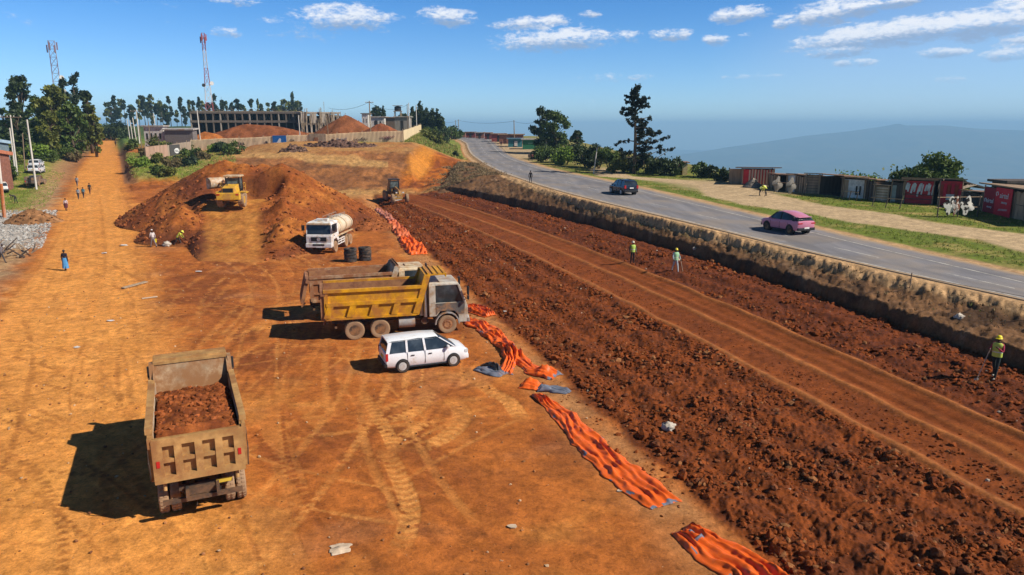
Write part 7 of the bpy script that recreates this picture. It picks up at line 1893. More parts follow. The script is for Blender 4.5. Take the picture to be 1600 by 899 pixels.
# ------------------------------------------------------------------ buildings in the middle
M_CONC = mat('raw_concrete', (.15, .12, .095), .85, var=.3, streak=True)
M_CONCL = mat('pale_concrete', (.33, .285, .235), .85, var=.3, streak=True)
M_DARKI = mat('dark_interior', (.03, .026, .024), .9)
M_TIMB = mat('scaffold_timber', (.30, .23, .15), .9, var=.3)
def part_box(name, c, d, m, parent, rot=None, bevel=0):
    b = MB(); b.box(c, d, rot); return b.build(name, m, parent, bevel)
def frame_building():
    D = 232.0; A, B = atd(298, D), atd(471, D + 4); L = (B - A).length; ang = math.atan2(B.y - A.y, B.x - A.x)
    z0 = min(A.z, B.z) - .5; t = thing('unfinished_building', 'long unfinished two storey concrete frame behind the hoarding', 'building', (A.x, A.y, z0), ang)
    zt = ztop(174.5, D) - z0; zm = ztop(190, D) - z0; W = 12
    part_box('roof_slab', (L / 2, W / 2, zt - .3), (L, W, .6), M_CONC, t); part_box('floor_slab', (L / 2, W / 2, zm), (L, W, .7), M_CONC, t)
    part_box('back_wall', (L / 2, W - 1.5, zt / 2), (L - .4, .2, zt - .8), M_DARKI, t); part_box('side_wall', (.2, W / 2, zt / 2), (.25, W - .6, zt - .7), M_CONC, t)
    n = 15
    for i in range(n + 1): part_box('column', (.25 + (L - .5) * i / n, .25, zt / 2), (.36, .36, zt - .62), M_CONCL if i % 4 == 0 else M_CONC, t)
    rg = random.Random(3)
    for i in range(54):
        x = rg.uniform(.5, L - .5); b = MB(); b.tube([(x, rg.uniform(1, 4), zm + .35), (x + rg.uniform(-.3, .3), rg.uniform(1, 4), zt - .6)], .09, 4); b.build('prop', M_TIMB, t)
    for i in range(46):
        x = L * i / 45; b = MB(); b.tube([(x, .05 + rg.uniform(0, 8), zt), (x + rg.uniform(-.2, .2), .1, zt + rg.uniform(.5, 1.1))], .06, 4); b.build('starter_bar', M_TIMB if i % 2 else M_CONC, t)
    part_box('formwork', (L * .5, 4, zt + .12), (L * .96, 6, .22), M_TIMB, t)
    return t
frame_building()
def scaffold_block():
    D = 226.0; A, B = atd(471, D), atd(545, D + 6); L = (B - A).length; ang = math.atan2(B.y - A.y, B.x - A.x); z0 = min(A.z, B.z) - .5
    t = thing('unfinished_building', 'pale scaffolded concrete block at the right of the long frame', 'building', (A.x, A.y, z0), ang); zt = ztop(175, D) - z0; rg = random.Random(6)
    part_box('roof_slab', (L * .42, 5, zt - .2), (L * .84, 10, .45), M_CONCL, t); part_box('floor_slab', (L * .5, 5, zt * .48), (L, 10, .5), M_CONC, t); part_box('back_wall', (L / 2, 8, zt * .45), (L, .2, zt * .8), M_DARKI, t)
    for i in range(11): part_box('column', (.3 + (L - .6) * i / 10, .3, zt * .48), (.5, .5, zt * (.94 if i < 9 else .7)), M_CONCL, t)
    for i in range(3): part_box('wall_panel', (L * (.05 + .2 * i), .1, zt * .72), (L * .09, .2, zt * .42), M_CONCL, t)
    for i in range(60):
        x = rg.uniform(0, L * .95); z = rg.uniform(.2, zt * .6); b = MB(); b.tube([(x, -.4 + rg.uniform(-.3, .3), z), (x + rg.uniform(-.5, .5), -.4, z + rg.uniform(2, 4.5))], .08, 4); b.build('scaffold_pole', M_TIMB, t)
    b = MB(); b.tube([(L * .53, 3, zt), (L * .53, 3, zt + 3.2)], .07, 5); b.build('mast', M_GREY, t)
    part_box('arched_roof', (L * .75, 10, zt - .9), (L * .5, 6, .5), M_CONC, t, (0, .12, 0))
scaffold_block()
def hut(name, label, px0, px1, pt, pb, dist, wall, roof, depth=5.0, rooft=.25, over=.4, slope=0.0, cat='building', door=None, win=0, turn=0.0, dirt=None, group=None):
    A, B = atd(px0, dist), atd(px1, dist); L = (B - A).length; z0 = ztop(pb, dist) if pb else min(A.z, B.z); z0 = min(z0, max(A.z, B.z)); ht = ztop(pt, dist) - z0
    t = thing(name, label, cat, (A.x, A.y, z0), turn, group)
    part_box('wall', (L / 2, depth / 2, (ht - rooft) / 2 - .3), (L, depth, ht - rooft + .6), wall, t)
    part_box('roof', (L / 2, depth / 2, ht - rooft / 2), (L + 2 * over, depth + 2 * over, rooft), roof, t, (slope, 0, 0))
    if door: part_box('door', (L * door, -.03, ht * .36), (max(.9, L * .08), .06, ht * .72), M_DARKI, t)
    for i in range(win): part_box('window', (L * (i + .7) / (win + .4), -.03, ht * .55), (L * .08, .06, ht * .25), M_DARKI, t)
    return t, L, ht
M_IRON = mat('rusty_iron_roof', (.26, .15, .09), .7, var=.4, scale=1.0, streak=True); M_IRONG = mat('grey_iron_roof', (.40, .38, .35), .5, var=.3, scale=1.0, dust=.3); M_PALEW = mat('whitewashed_wall', (.58, .56, .52), .8, var=.2, dust=.3)
M_TEAL = mat('teal_paint', (.03, .15, .17), .6, var=.2); M_GREENP = mat('green_paint', (.02, .13, .06), .6, var=.2); M_MAROON = mat('maroon_boards', (.16, .035, .03), .75, var=.3); M_BRICK = mat('red_brown_wall', (.22, .09, .06), .8, var=.3); M_BLUEW = mat('blue_wall', (.10, .22, .36), .7, var=.2)
hut('white_house', 'small white house behind the rusty pink fence', 224, 254, 196, 208, 178, M_PALEW, M_IRONG, 2.5, .3, win=4)
hut('long_shed', 'low grey roofed shed behind the dark gate', 256, 300, 201, 208, 176, mat('shed_wall', (.16, .14, .13), .8), M_IRONG, 2.5, .3, slope=.08)
hut('small_house', 'small white block house on the skyline by the wire pole', 566, 576, 177, 190, 290, M_PALEW, M_CONC, 6, .3, win=2)
hut('small_house', 'pale low house with grey roof between the dark trees', 580, 601, 182, 192, 262, M_PALEW, M_IRONG, 7, .4, door=.4, win=2)
hut('small_house', 'brown low house right of the pale one', 603, 622, 183, 193, 250, mat('brown_wall', (.16, .11, .08), .85), M_IRON, 7, .3)
hut('small_house', 'grey shack with thin posts behind the hoarding corner', 617, 640, 182, 195, 236, mat('grey_boards', (.25, .21, .18), .85, streak=True), M_IRONG, 5, .25, door=.5)
def tank_tower():
    D = 255; q = atd(622.5, D); t = thing('water_tank_tower', 'dark water tank on a timber stand behind the shacks', 'water tower', q); zt = ztop(166, D) - q.z; zb = ztop(174, D) - q.z
    for x in (-1, 1):
        for y in (-1, 1): b = MB(); b.tube([(x * 1.3, y * 1.3, 0), (x * 1.0, y * 1.0, zb)], .14, 5); b.build('leg', M_TIMB, t)
    part_box('platform', (0, 0, zb), (2.8, 2.8, .2), M_TIMB, t); b = MB(); b.lathe([(1.15, zb + .1), (1.2, zb + .5), (1.15, zt - .2), (.3, zt), (.01, zt)], 'z', 16); b.build('tank', M_BLACK, t); part_box('canopy', (0, 0, zt + .1), (3.2, 3.0, .12), M_IRON, t)
tank_tower()
part = hut('blue_house', 'house with a pale blue roof at the left edge', -60, -10, 219, 236, 124, mat('bluewall', (.14, .19, .22), .8), mat('pale_blue_iron', (.30, .42, .52), .5, var=.2), 3, .5, slope=-.12, win=2)
hut('orange_house', 'low house with a faded orange roof at the left edge', -60, -14, 236, 250, 110, M_BRICK, mat('orange_iron', (.42, .15, .08), .6, var=.2), 3, .5, slope=-.15, win=2)
# far shops on both sides of the crest
for i, (x0, x1, pt, pb, d, w, r, lab) in enumerate([(697, 712, 205.5, 213, 345, M_MAROON, M_IRON, 'dark shop nearest the bank where the highway vanishes'), (713, 727, 206, 213.5, 335, M_BRICK, M_IRONG, 'brown shop second from the left of the far row'), (728, 742, 206, 214, 322, M_MAROON, M_IRON, 'dark red shop in the middle of the far row'), (743, 756, 206.5, 214.5, 310, M_BRICK, M_IRONG, 'brick coloured shop right of the middle of the far row'), (757, 768, 207, 216, 290, M_MAROON, M_IRON, 'maroon shop at the right end of the far row'),
        (768, 790, 208.5, 219, 262, mat('red_shop', (.24, .05, .045), .7, var=.25), M_IRON, 'red boarded shop behind the person on the sand verge'), (780, 818, 209.5, 222, 246, M_BRICK, mat('brown_iron', (.30, .19, .12), .7, var=.35), 'long brown roofed shop behind the teal kiosk'), (794, 816, 216, 229, 222, M_TEAL, mat('blue_roof', (.10, .18, .24), .6), 'teal kiosk with a pale shutter'), (817, 858, 217, 234, 208, M_GREENP, M_IRONG, 'green shop with a long pale flat roof')]):
    t, L, ht = hut('roadside_shop', lab, x0, x1, pt, pb, d, w, r, 5, .3, .5, cat='shop', door=.5 if i != 8 else .8, group='shops beside the far highway')
    if i == 7: part_box('shutter', (L * .55, -.05, ht * .4), (L * .22, .08, ht * .55), M_PALEW, t)
    if i == 8:
        part_box('sign_strip', (L * .35, -.05, ht * .58), (L * .3, .06, .25), mat('faded_sign', (.16, .30, .2), .7), t)
# ------------------------------------------------------------------ lattice towers
def lattice(name, label, px_b, d, ptop, base_w, top_w, red, seed, cat='radio mast', dishes=()):
    q = atd(px_b, d); Ht = ztop(ptop, d) - q.z; t = thing(name, label, cat, q, .5)
    MW = mat('mast_white', (.62, .58, .58), .6) if red else mat('mast_grey', (.28, .27, .32), .6); MR = mat('mast_red', (.34, .08, .08), .6) if red else mat('mast_dull_red', (.20, .13, .16), .6)
    n = 12; lev = [Ht * (i / n) for i in range(n + 1)]
    def wd(z): return base_w + (top_w - base_w) * min(z / (Ht * .72), 1) ** .8
    for i in range(n):
        z0, z1 = lev[i], lev[i + 1]; a, b_ = wd(z0) / 2, wd(z1) / 2; m = MR if (i // 2) % 2 == (1 if red else 0) else MW
        b = MB(); c4 = [(-1, -1), (1, -1), (1, 1), (-1, 1)]; r = .06
        for k in range(4):
            p0, p1 = c4[k], c4[(k + 1) % 4]
            b.tube([(p0[0] * a, p0[1] * a, z0), (p0[0] * b_, p0[1] * b_, z1)], r * 1.3, 4)
            b.tube([(p0[0] * a, p0[1] * a, z0), (p1[0] * b_, p1[1] * b_, z1)], r * .7, 4); b.tube([(p1[0] * a, p1[1] * a, z0), (p0[0] * b_, p0[1] * b_, z1)], r * .7, 4)
            b.tube([(p0[0] * b_, p0[1] * b_, z1), (p1[0] * b_, p1[1] * b_, z1)], r * .7, 4)
        b.build('lattice_section', m, t)
    for k in range(6):
        a = 6.283 * k / 6; b = MB(); b.box((math.cos(a) * (top_w / 2 + .5), math.sin(a) * (top_w / 2 + .5), Ht - 1.6 - (k % 2) * 1.0), (.4, .3, 2.4)); b.build('antenna_panel', MR, t)
    for z, s, r in dishes:
        b = MB(); b.lathe([(r, -.1), (r * .8, .25), (.05, .35)], 'y', 14, (s * (wd(Ht * z) / 2 + r * .8), -1.0, Ht * z)); b.build('dish', M_DARKI if s < 0 else M_TWHITE, t)
lattice('lattice_tower', 'red and white lattice tower rising behind the concrete frame', 330, 300, 52, 4.2, 1.15, True, 1, dishes=((.52, 1, .8), (.50, -1, .7)))
lattice('lattice_tower', 'grey lattice mast with dark dishes behind the wood', 98, 250, 64, 3.0, 1.9, False, 2, dishes=((.62, 1, .8), (.55, 1, .7), (.48, 1, .8)))

# ------------------------------------------------------------------ poles and wires
M_POLEW = mat('pale_pole', (.56, .52, .46), .8, var=.2, streak=True); M_POLE = mat('wooden_pole', (.24, .17, .11), .9, var=.3, streak=True); M_POLEO = mat('orange_pole_paint', (.42, .12, .03), .8, var=.3)
TOPS = {}
def pole(key, label, pxb, pyb, pxt, pyt, m, dist=None, r=.12, arm=None, orange=None, group='utility poles'):
    q = at(pxb, pyb) if dist is None else atd(pxb, dist)
    v = pix_dir(pxt, pyt); tt = q.y / v.y; top = Vector((v.x * tt, q.y, CAM_H + v.z * tt))
    t = thing('utility_pole', label, 'pole', q, 0, group); d = top - q
    b = MB(); b.tube([(0, 0, -.4), d], [r * 1.15, r * .8], 8); b.build('shaft', m, t, smooth=50)
    if orange: b = MB(); b.tube([(0, 0, .0), d * orange], [r * 1.25, r * 1.12], 10); b.build('painted_base', M_POLEO, t, smooth=50)
    if arm:
        b = MB(); b.box((d.x, d.y, d.z - .35), (arm, .12, .14)); b.build('crossarm', M_POLE, t)
        for k in (-.45, -.15, .15, .45): b = MB(); b.lathe([(.04, 0), (.07, .08), (.03, .2)], 'z', 8, (d.x + arm * k, d.y, d.z - .28)); b.build('insulator', M_TWHITE, t)
    TOPS[key] = top
for a in [('A', 'pale pole with an orange lower half at the left edge', 7, 340, -9, 190, M_POLEW, None, .17, None, .36), ('B', 'pale pole with a crossarm at the far left', 27, 274, 16, 180, M_POLEW, None, .14, 3.6), ('B2', 'pale prop pole leaning on the crossarm pole', 24, 271, 15, 200, M_POLEW, None, .12), ('C', 'leaning white pole in front of the old pickup', 57, 296, 42, 187, M_POLEW, None, .14), ('D', 'white pole in the bright green bushes', 70, 233, 64, 174, M_POLEW, None, .15), ('E', 'pale pole at the right side of the wood', 103, 214, 96, 176, M_POLEW, None, .16), ('E2', 'short pale pole beside the one at the right of the wood', 105, 200, 102, 186, M_POLEW, 190, .14), ('F', 'thin wooden pole between the houses and the cars', 39, 270, 35, 208, M_POLE, None, .09),
        ('G', 'pole with a crossarm at the top of the dirt road', 215.5, 208, 212.5, 172, M_POLEW, 205, .18, 3.4), ('G2', 'first thin pole right of the dirt road bend', 201, 208, 198.5, 186, M_POLEW, 215, .14), ('G3', 'second thin pole right of the dirt road bend', 205.5, 210, 203, 188, M_POLEW, 200, .13), ('G4', 'thin pole beside the crossarm one', 211, 210, 207, 184, M_POLEW, 190, .14), ('H', 'dark thin pole on the green island, left one', 223, 242, 217, 195, M_POLE, None, .10), ('I', 'dark thin pole on the green island, right one', 237.5, 239, 231.5, 190, M_POLE, None, .10), ('J', 'pale pole behind the small white house', 243.5, 199, 239.5, 177, M_POLEW, 195, .13), ('K', 'white pole in front of the left end of the concrete frame', 311.5, 203, 307.5, 172, M_POLEW, 185, .14),
        ('L', 'dark pole carrying wires behind the hoarding', 578.5, 204, 577, 158, M_POLE, 182, .15, 2.0), ('M', 'pale pole behind the hoarding by the scaffolded block', 468, 204, 466, 180, M_POLEW, 182, .12), ('M2', 'thin dark pole at the right of the scaffolded block', 512, 203, 510.5, 178, M_POLE, 184, .10), ('N', 'pole standing left of the hoarding corner', 640, 193, 638.5, 161, M_POLEW, 205, .13), ('N2', 'thin pole just left of the one at the hoarding corner', 637.5, 190, 636, 163, M_POLE, 215, .12), ('O', 'pale pole on the hill above the hoarding corner', 651, 196, 650, 164, M_POLEW, 215, .13), ('P', 'thin pole by the far shops, left one', 713, 206, 711.5, 188, M_POLE, 330, .14), ('Q', 'thin pole by the far shops, right one', 717.5, 206, 716, 187, M_POLE, 320, .16), ('R', 'dark pole behind the red boarded shop', 804, 209, 803, 188, M_POLE, 245, .16), ('S', 'thin pale pole in front of the big dark tree', 854.5, 229, 853, 183, M_POLEW, 185, .12), ('S2', 'second thin pole before the dark tree', 839, 215, 838, 197, M_POLE, 195, .10), ('T', 'short leaning pole among the dark bushes', 929, 266, 933, 231, M_POLEW, 121, .09)]:
    k, lab, xb, yb, xt, yt, m, d = a[:8]; pole(k, lab, xb, yb, xt, yt, m, d, *(a[8:]))
def wire(label, p, q, sag=.8, r=.02):
    b = MB(); b.tube([p.lerp(q, t) - Vector((0, 0, sag * 4 * t * (1 - t))) for t in np.linspace(0, 1, 14)], r, 4, cap=False); tag(b.build('power_line', M_BLACK), label, 'wire', 'overhead wires')
up_ = Vector((0, 0, -.3))
wire('wire from the crossarm pole at the left to the leaning white pole', TOPS['B'] + up_, TOPS['C'] + up_, .6); wire('wire between the white poles over the bright bushes', TOPS['C'] + up_, TOPS['D'] + up_, .6); wire('wire from the bushes pole to the one at the right of the wood', TOPS['D'] + up_, TOPS['E'] + up_, .8)
wire('wire from the pole behind the hoarding to the scaffolded block', TOPS['L'] + up_, Vector((atd(515, 226).x, 226, ztop(169, 226))), 1.0, .035); wire('wire from the pole behind the hoarding to the hoarding corner', TOPS['L'] + up_, TOPS['N'] + up_, 1.6, .03)
wire('upper wire over the far highway', TOPS['Q'] + up_, TOPS['R'] + up_, 1.0, .035); wire('lower wire from the hilltop to the far shops', TOPS['O'] + up_, TOPS['Q'] + up_, 2.5, .035); wire('wire from the dark pole to the thin pole by the big tree', TOPS['R'] + up_, TOPS['S'] + up_, 1.0, .03)
# stakes along the highway edge
def stakes():
    first = None; k = 0
    nm = ['nearest the camera', 'second from the camera', 'third from the camera', 'fourth from the camera', 'fifth from the camera', 'sixth from the camera', 'seventh from the camera', 'eighth from the camera', 'farthest from the camera']
    pts = []
    for (px, py) in ((1596, 487), (1436, 440), (1143, 371), (1029, 345), (980, 333), (930, 322), (880, 309), (845, 300), (803, 288)):
        x, y = ray_road(px, py); x = float(NE(y)) - 1.5; z = gz(x, y)
        b = MB(); b.tube([(0, 0, -.2), (.02, 0, .85)], .03, 6)
        if first is None: first = b.build('stake', M_POLE); o = first
        else: o = first.copy(); COL.objects.link(o)
        o.location = (x, y, z); tag(o, 'thin stake on the sandy edge of the highway, ' + nm[k], 'stake', 'stakes along the highway'); k += 1; pts.append(Vector((x, y, z + .7)))
    b = MB(); b.tube(pts, .010, 4, cap=False); tag(b.build('stake_wire', M_POLE), 'thin wire strung between the stakes along the highway', 'wire')
stakes()

# ------------------------------------------------------------------ market stalls above the valley
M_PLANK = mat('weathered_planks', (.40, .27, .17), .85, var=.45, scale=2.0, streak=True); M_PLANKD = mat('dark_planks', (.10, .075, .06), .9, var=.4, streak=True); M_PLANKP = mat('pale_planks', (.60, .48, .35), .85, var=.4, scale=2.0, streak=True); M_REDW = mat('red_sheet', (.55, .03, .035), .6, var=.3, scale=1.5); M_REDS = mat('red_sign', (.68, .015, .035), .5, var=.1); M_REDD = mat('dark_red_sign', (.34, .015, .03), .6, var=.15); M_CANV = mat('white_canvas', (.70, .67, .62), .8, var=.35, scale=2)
def stall(label, px0, px1, pbase0, pbase1, ptop, depth, front, side, roof, frontm='boards', over=.45, gaps=False, name='market_stall', rooft=.10, back=.3, group='stalls above the valley'):
    """an open timber stall; front edge runs between two ground points given by photo columns and rows"""
    A, B = at(px0, pbase0), at(px1, pbase1); d = B - A; L = math.hypot(d.x, d.y); ang = math.atan2(d.y, d.x)
    z0 = min(A.z, B.z); ym = (A.y + B.y) / 2; ht = ztop(ptop, ym) - z0
    t = thing(name, label, 'stall', (A.x, A.y, z0), ang, group)
    nb = max(3, int(L / .35))
    if frontm == 'boards':
        b = MB()
        for i in range(nb): b.box((L * (i + .5) / nb, .02 * (i % 2), ht * .48 - .05 * (i % 3)), (L / nb * (.72 if gaps else .94), .05, ht * .92))
        b.build('front_wall', front, t)
    elif frontm == 'sheet': part_box('front_wall', (L / 2, 0, ht * .47), (L, .05, ht * .94), front, t)
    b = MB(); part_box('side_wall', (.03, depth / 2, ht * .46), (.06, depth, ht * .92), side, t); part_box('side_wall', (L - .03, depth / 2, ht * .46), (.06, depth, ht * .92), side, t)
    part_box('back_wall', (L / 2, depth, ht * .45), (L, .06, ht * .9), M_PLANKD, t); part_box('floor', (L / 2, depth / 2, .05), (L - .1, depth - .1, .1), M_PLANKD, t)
    part_box('roof', (L / 2, depth / 2, ht - .02), (L + 2 * over, depth + 2 * over, rooft), roof, t, (-.06 * back / .3, .0, 0))
    for x in (.05, L - .05): b = MB(); b.tube([(x, -.12, 0), (x, -.12, ht - .02)], .06, 6); b.build('post', M_PLANK, t)
    return t, L, ht
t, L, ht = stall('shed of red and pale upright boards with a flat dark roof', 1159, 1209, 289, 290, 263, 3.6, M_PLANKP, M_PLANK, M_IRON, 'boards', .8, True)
part_box('red_panel', (L * .10, -.06, ht * .48), (L * .2, .05, ht * .88), M_REDW, t); b = MB(); [b.box((L * (.26 + .09 * i), -.07, ht * .5), (L * .022, .05, ht * .85)) for i in range(9)]; b.build('red_slats', M_REDW, t)
part_box('left_wing', (-.9, 1.6, ht * .46), (1.6, .06, ht * .9), M_PLANK, t)
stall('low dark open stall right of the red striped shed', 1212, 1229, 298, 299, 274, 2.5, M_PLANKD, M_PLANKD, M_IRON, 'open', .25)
t, L, ht = stall('stall with a pale crossed front left of the brown boards', 1229, 1243, 299, 300, 272.5, 2.4, M_CANV, M_PLANK, M_PLANK, 'sheet', .2); part_box('dark_cross_slat', (L / 2, -.06, ht * .55), (L, .04, .1), M_PLANKD, t)
t, L, ht = stall('stall with wide brown horizontal boards', 1258, 1279, 302, 303, 272, 2.6, M_PLANK, M_PLANK, M_IRON, 'sheet', .3); b = MB(); [b.box((L / 2, -.05, ht * (.12 + .14 * i)), (L * 1.0, .04, .05)) for i in range(6)]; b.build('slats', M_PLANKD, t)
stall('dark open stall between brown boards and the white sheet', 1280, 1316, 304, 309, 274.5, 3.0, M_PLANKD, M_PLANKD, M_IRON, 'open', .35)
t, L, ht = stall('stall closed with a tall grey white sheet', 1316, 1350, 309, 311, 279, 2.6, M_CANV, M_PLANK, M_IRON, 'sheet', .35); part_box('brown_edge', (L * .12, -.05, ht * .46), (L * .22, .05, ht * .9), M_PLANK, t); [part_box('dark_hanging', (L * k, -.06, ht * .4), (L * .07, .05, ht * .45), M_DARKI, t) for k in (.62, .78)]
t, L, ht = stall('small stall of brown boards under the leafy bush', 1367, 1388, 314, 316, 290, 2.2, M_PLANK, M_PLANKD, M_PLANK, 'sheet', .3); b = MB(); [b.box((L / 2, -.05, ht * (.15 + .17 * i)), (L, .05, .10)) for i in range(5)]; b.build('slats', M_PLANKP, t)
t, L, ht = stall('dark stall with a grey door beside the red and white drapes', 1390, 1410, 316, 317, 283, 3.0, M_PLANKD, M_PLANKD, M_IRON, 'boards', .35); part_box('door', (L * .25, -.08, ht * .42), (L * .32, .06, ht * .75), mat('grey_green_door', (.30, .33, .29), .7), t)
t, L, ht = stall('stall draped with red and white cloths under a brown roof', 1411, 1457, 317, 320, 281, 3.2, M_REDW, M_PLANKD, mat('thatch', (.34, .21, .12), .9, var=.4, scale=3), 'sheet', .35, rooft=.25)
rg_ = random.Random(8)
for i in range(16):
    b = MB(); x = L * (.03 + .058 * i) + rg_.uniform(-.05, .05); z = ht * (.86 - .05 * (i % 2)); w_ = rg_.uniform(.14, .24); l_ = ht * rg_.uniform(.25, .5)
    b.hexa([(x, -.16, z - l_), (x + w_, -.13, z - l_ * 1.05), (x + w_, -.10, z - l_), (x, -.13, z - l_)], [(x + .12, -.12, z), (x + w_ + .12, -.12, z), (x + w_ + .12, -.09, z), (x + .12, -.09, z)]); b.build('hanging_cloth', M_CANV if i % 4 != 2 else M_REDW, t)
b = MB(); [b.box((L * .5, -.20, ht * k), (L, .05, .06)) for k in (.38, .2)]; b.build('rail', M_PLANKD, t)
t, L, ht = stall('narrow stall hung with plain red cloth', 1464, 1501, 321, 323, 281, 3.0, M_REDW, M_PLANKD, M_PLANK, 'sheet', .3)
for i in range(6): part_box('hanging_cloth', (L * (.1 + .16 * i), -.10, ht * .55), (L * .12, .05, ht * (.5 + .1 * (i % 2))), M_REDS if i % 2 else mat('orange_red_cloth', (.40, .07, .03), .8), t)
part_box('white_print', (L * .5, -.17, ht * .34), (L * .34, .04, ht * .22), M_CANV, t)
stall('low rusty roofed stall between the crossed front and the brown boards', 1243, 1258, 300, 302, 274, 2.4, M_PLANK, M_PLANKD, M_IRON, 'boards', .25, True)
stall('narrow dark stall right of the tall white sheet', 1351, 1366, 312, 314, 281, 2.6, M_PLANKD, M_PLANK, M_IRON, 'boards', .4, True)
stall('dark plank stall half hidden behind the hides', 1503, 1534, 324, 329, 300, 2.6, M_PLANKD, M_PLANK, M_IRON, 'boards', .3)
stall('shadowy lean-to at the right of the red striped shed', 1200, 1212, 294, 296, 272, 2.5, M_PLANK, M_PLANKD, M_IRON, 'boards', .3, True)
def gable():
    A = at(1512, 326); d = A.y + 3; q = atd(1500, d); t = thing('gabled_shed', 'shed with a dark gabled roof and a bare pale lattice gable', 'shed', (q.x, q.y, q.z), .0); w = 52 * d / FPX; zt = ztop(283, d) - q.z; ze = ztop(303, d) - q.z
    b = MB(); b.prism([(-.3, ze), (w * .35, zt), (w + .4, zt - .75), (w + .4, zt - .9), (w * .35, zt - .15), (-.2, ze - .15)], 0, 4); b.build('roof', M_PLANKD, t); part_box('wall', (w / 2, 2.2, ze / 2), (w, 3.2, ze), M_PLANKD, t)
    for i in range(4): b = MB(); b.tube([(-1.2 + .5 * i, -.1, ze - .3 + .2 * i), (1.6 + .3 * i, -.1, zt - .4)], .05, 4); b.build('rafter', M_PLANKP, t)
gable()
t, L, ht = stall('long low brown roofed stall with bright red signs', 1536, 1640, 330, 356, 296, 4.0, M_PLANK, M_PLANK, mat('brown_sheet_roof', (.30, .20, .12), .8, var=.35, scale=1.2), 'boards', .5, rooft=.12)
def sign(x0, x1, z0, z1, m, parent, y=-.1, words=(), size=.5):
    s = part_box('sign_panel', ((x0 + x1) / 2, y, (z0 + z1) / 2), (x1 - x0, .06, z1 - z0), m, parent)
    for (wd, px_, pz_, sz) in words:
        cu = bpy.data.curves.new('lettering', 'FONT'); cu.body = wd; cu.size = sz; cu.extrude = .01; cu.align_x = 'CENTER'
        tmp = bpy.data.objects.new('lettering_curve', cu); COL.objects.link(tmp); dg_ = bpy.context.evaluated_depsgraph_get(); lm = bpy.data.meshes.new_from_object(tmp.evaluated_get(dg_), depsgraph=dg_); bpy.data.objects.remove(tmp)
        o = bpy.data.objects.new('lettering', lm); COL.objects.link(o); o.parent = s; o.location = (x0 + (x1 - x0) * px_, y - .05, z0 + (z1 - z0) * pz_); o.rotation_euler = (math.pi / 2, 0, 0); lm.materials.clear(); lm.materials.append(M_CHALK)
    return s
s1 = sign(.05, L * .205, .1, ht * .92, M_REDD, t, -.12, [('airtel', .58, .42, .62), ('money', .58, .22, .32)]); s2 = sign(L * .215, L * .47, -.05, ht * .98, M_REDS, t, -.22, [('airtel', .55, .66, .72), ('money', .6, .48, .36)])
for s_, cx, cz, r in ((s1, L * .045, ht * .48, .16), (s2, L * .245, ht * .76, .18)):
    b = MB(); pts = [(cx + r * math.cos(a), -.16 if s_ is s1 else -.26, cz + r * math.sin(a)) for a in np.linspace(-.6, 4.6, 14)]; b.tube(pts, .05, 5); b.build('emblem', M_CHALK, s_)
b = MB(); b.prism([(L * .28, ht * .2), (L * .42, ht * .24), (L * .43, ht * .30), (L * .3, ht * .27)], -.27, -.25); b.build('pale_print', mat('pink_print', (.6, .3, .3), .6), s2)
b = MB(); b.box((L * .75, -.03, ht * .5), (L * .48, .05, .04)); b.build('board_gap', M_PLANKD, t)
A = atd(1590, 92); q = thing('far_shed', 'dark roof corner of a shed at the right edge', 'shed', (A.x, A.y, A.z)); zz = ztop(285, 92) - A.z; part_box('roof', (2.5, 2, zz), (5.5, 4, .3), M_PLANKD, q); part_box('wall', (2.5, 2, zz / 2), (4.6, 3.2, zz), M_PLANKD, q)
# cow hides on a drying rail
def hides():
    A, B = at(1464, 340), at(1527, 339); d = B - A; L = math.hypot(d.x, d.y); ang = math.atan2(d.y, d.x); ht = ztop(306, A.y) - A.z
    t = thing('drying_rail', 'timber rail hung with hides on the grass before the red stalls', 'drying rack', A, ang)
    for x in (0, L * .5, L): b = MB(); b.tube([(x, 0, -.1), (x, 0, ht)], .055, 6); b.build('post', M_PLANKD, t)
    for z in (ht * .92, ht * .45): b = MB(); b.tube([(-.2, 0, z), (L + .2, 0, z)], .04, 6); b.build('rail', M_PLANK, t)
    mh, g, bs = new_mat('cow_hide'); tc = g.n('ShaderNodeTexCoord').outputs['Object']
    g.put(bs.inputs['Base Color'], g.mix(g.ss(g.noise(tc, 1.7, 3, .5, .6), .52, .56), (.62, .59, .53, 1), (.022, .018, .016, 1))); bs.inputs['Roughness'].default_value = .9
    mh2, g, bs = new_mat('brown_hide'); tc = g.n('ShaderNodeTexCoord').outputs['Object']
    g.put(bs.inputs['Base Color'], g.mix(g.ss(g.noise(tc, 2.2, 3, .5, .6), .47, .53), (.55, .50, .44, 1), (.16, .06, .035, 1))); bs.inputs['Roughness'].default_value = .9
    for i, (x0, w, m, lab) in enumerate(((L * .10, L * .34, mh, 'black and white hide hanging at the left of the rail'), (L * .50, L * .36, mh, 'mostly white hide with black spots hanging on the rail'), (L * .30, L * .20, mh2, 'brown and white hide hanging between the other two'))):
        rg = np.random.default_rng(60 + i); n = 22; ths = np.linspace(0, 6.283, n, endpoint=False)
        zc = ht * .52; vs = []
        for a in ths:
            rr_ = 1 + .22 * math.cos(4 * a + .8) + rg.uniform(-.08, .08); vs.append((x0 + w / 2 + w / 2 * rr_ * math.cos(a) * .85, -.10 - .03 * i + .04 * math.sin(3 * a), zc + ht * .42 * rr_ * math.sin(a) * .9))
        b = MB(); b.add(vs + [(x0 + w / 2, -.17 - .03 * i, zc)], [(j, (j + 1) % n, n) for j in range(n)]); o = b.build('hide', m); o.location = A; o.rotation_euler = (0, 0, ang); o.modifiers.new('s', 'SOLIDIFY').thickness = .03; tag(o, lab, 'hide', 'hides on the rail')
hides()
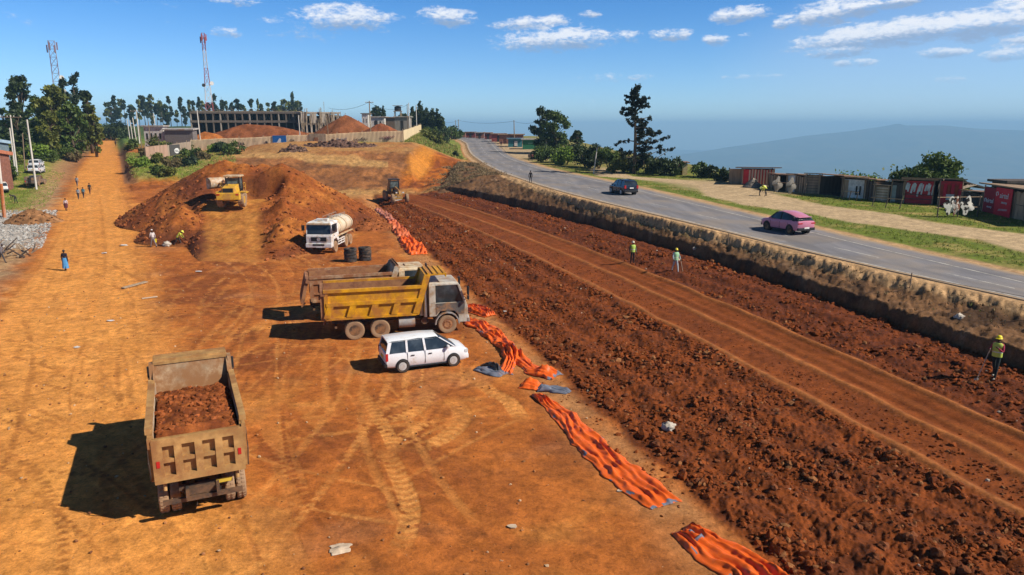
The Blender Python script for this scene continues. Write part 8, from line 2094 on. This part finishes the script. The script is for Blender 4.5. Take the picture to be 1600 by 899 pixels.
def rail_rack(label, px0, px1, p0, p1, ptop, seed):
    A, B = at(px0, p0), at(px1, p1); d = B - A; L = math.hypot(d.x, d.y); ang = math.atan2(d.y, d.x); ht = ztop(ptop, A.y) - A.z; t = thing('drying_rail', label, 'drying rack', A, ang)
    n = max(2, int(L / 2.2))
    for i in range(n + 1): x = L * i / n; b = MB(); b.tube([(x, 0, -.1), (x + .15, .1, ht)], .05, 5); b.build('post', M_PLANKD, t)
    b = MB(); b.tube([(-.2, .05, ht * .9), (L + .2, .05, ht * .9)], .04, 5); b.build('rail', M_PLANK, t)
rail_rack('empty timber rail in front of the small brown stall', 1362, 1405, 323, 327, 307, 1); rail_rack('empty timber rail in front of the white sheet stall', 1315, 1337, 312, 315, 297, 2); rail_rack('low rail in front of the stall with the pale crossed front', 1209, 1256, 301, 305, 283, 3)
for i, (px, pb, lab) in enumerate(((1213, 301, 'pale hide hung beside the dark open stall'), (1234, 303, 'pale hide hung before the crossed front stall'))):
    q = at(px, pb); rg = np.random.default_rng(80 + i); n = 16; b = MB(); vs = []
    for a in np.linspace(0, 6.283, n, endpoint=False): r = 1 + .25 * math.cos(4 * a + .7) + rg.uniform(-.1, .1); vs.append((.55 * r * math.cos(a), .05 * math.sin(2 * a), 1.0 + .85 * r * math.sin(a)))
    b.add(vs + [(0, -.08, 1.0)], [(j, (j + 1) % n, n) for j in range(n)]); o = b.build('hide', mat('grey_hide', (.30, .27, .23), .9, var=.4)); o.location = (q.x, q.y - .2, q.z); o.modifiers.new('s', 'SOLIDIFY').thickness = .03; tag(o, lab, 'hide', 'pale hides by the stalls')
# cream hut by the bushes
def cream_hut():
    A, B = at(1058, 274), at(1089, 279); t = thing('cream_hut', 'small cream plastered hut beside the dark bushes', 'hut', A, math.radians(-6)); L = abs(B.x - A.x); ht = ztop(254, A.y) - A.z; CR = mat('cream_plaster', (.55, .43, .22), .85, var=.25, dust=.2)
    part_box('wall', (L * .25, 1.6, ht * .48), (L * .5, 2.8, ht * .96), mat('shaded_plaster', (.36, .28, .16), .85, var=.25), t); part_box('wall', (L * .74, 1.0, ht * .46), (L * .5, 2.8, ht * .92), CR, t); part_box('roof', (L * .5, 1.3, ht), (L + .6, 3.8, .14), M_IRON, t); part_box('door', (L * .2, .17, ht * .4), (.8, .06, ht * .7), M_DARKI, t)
cream_hut()
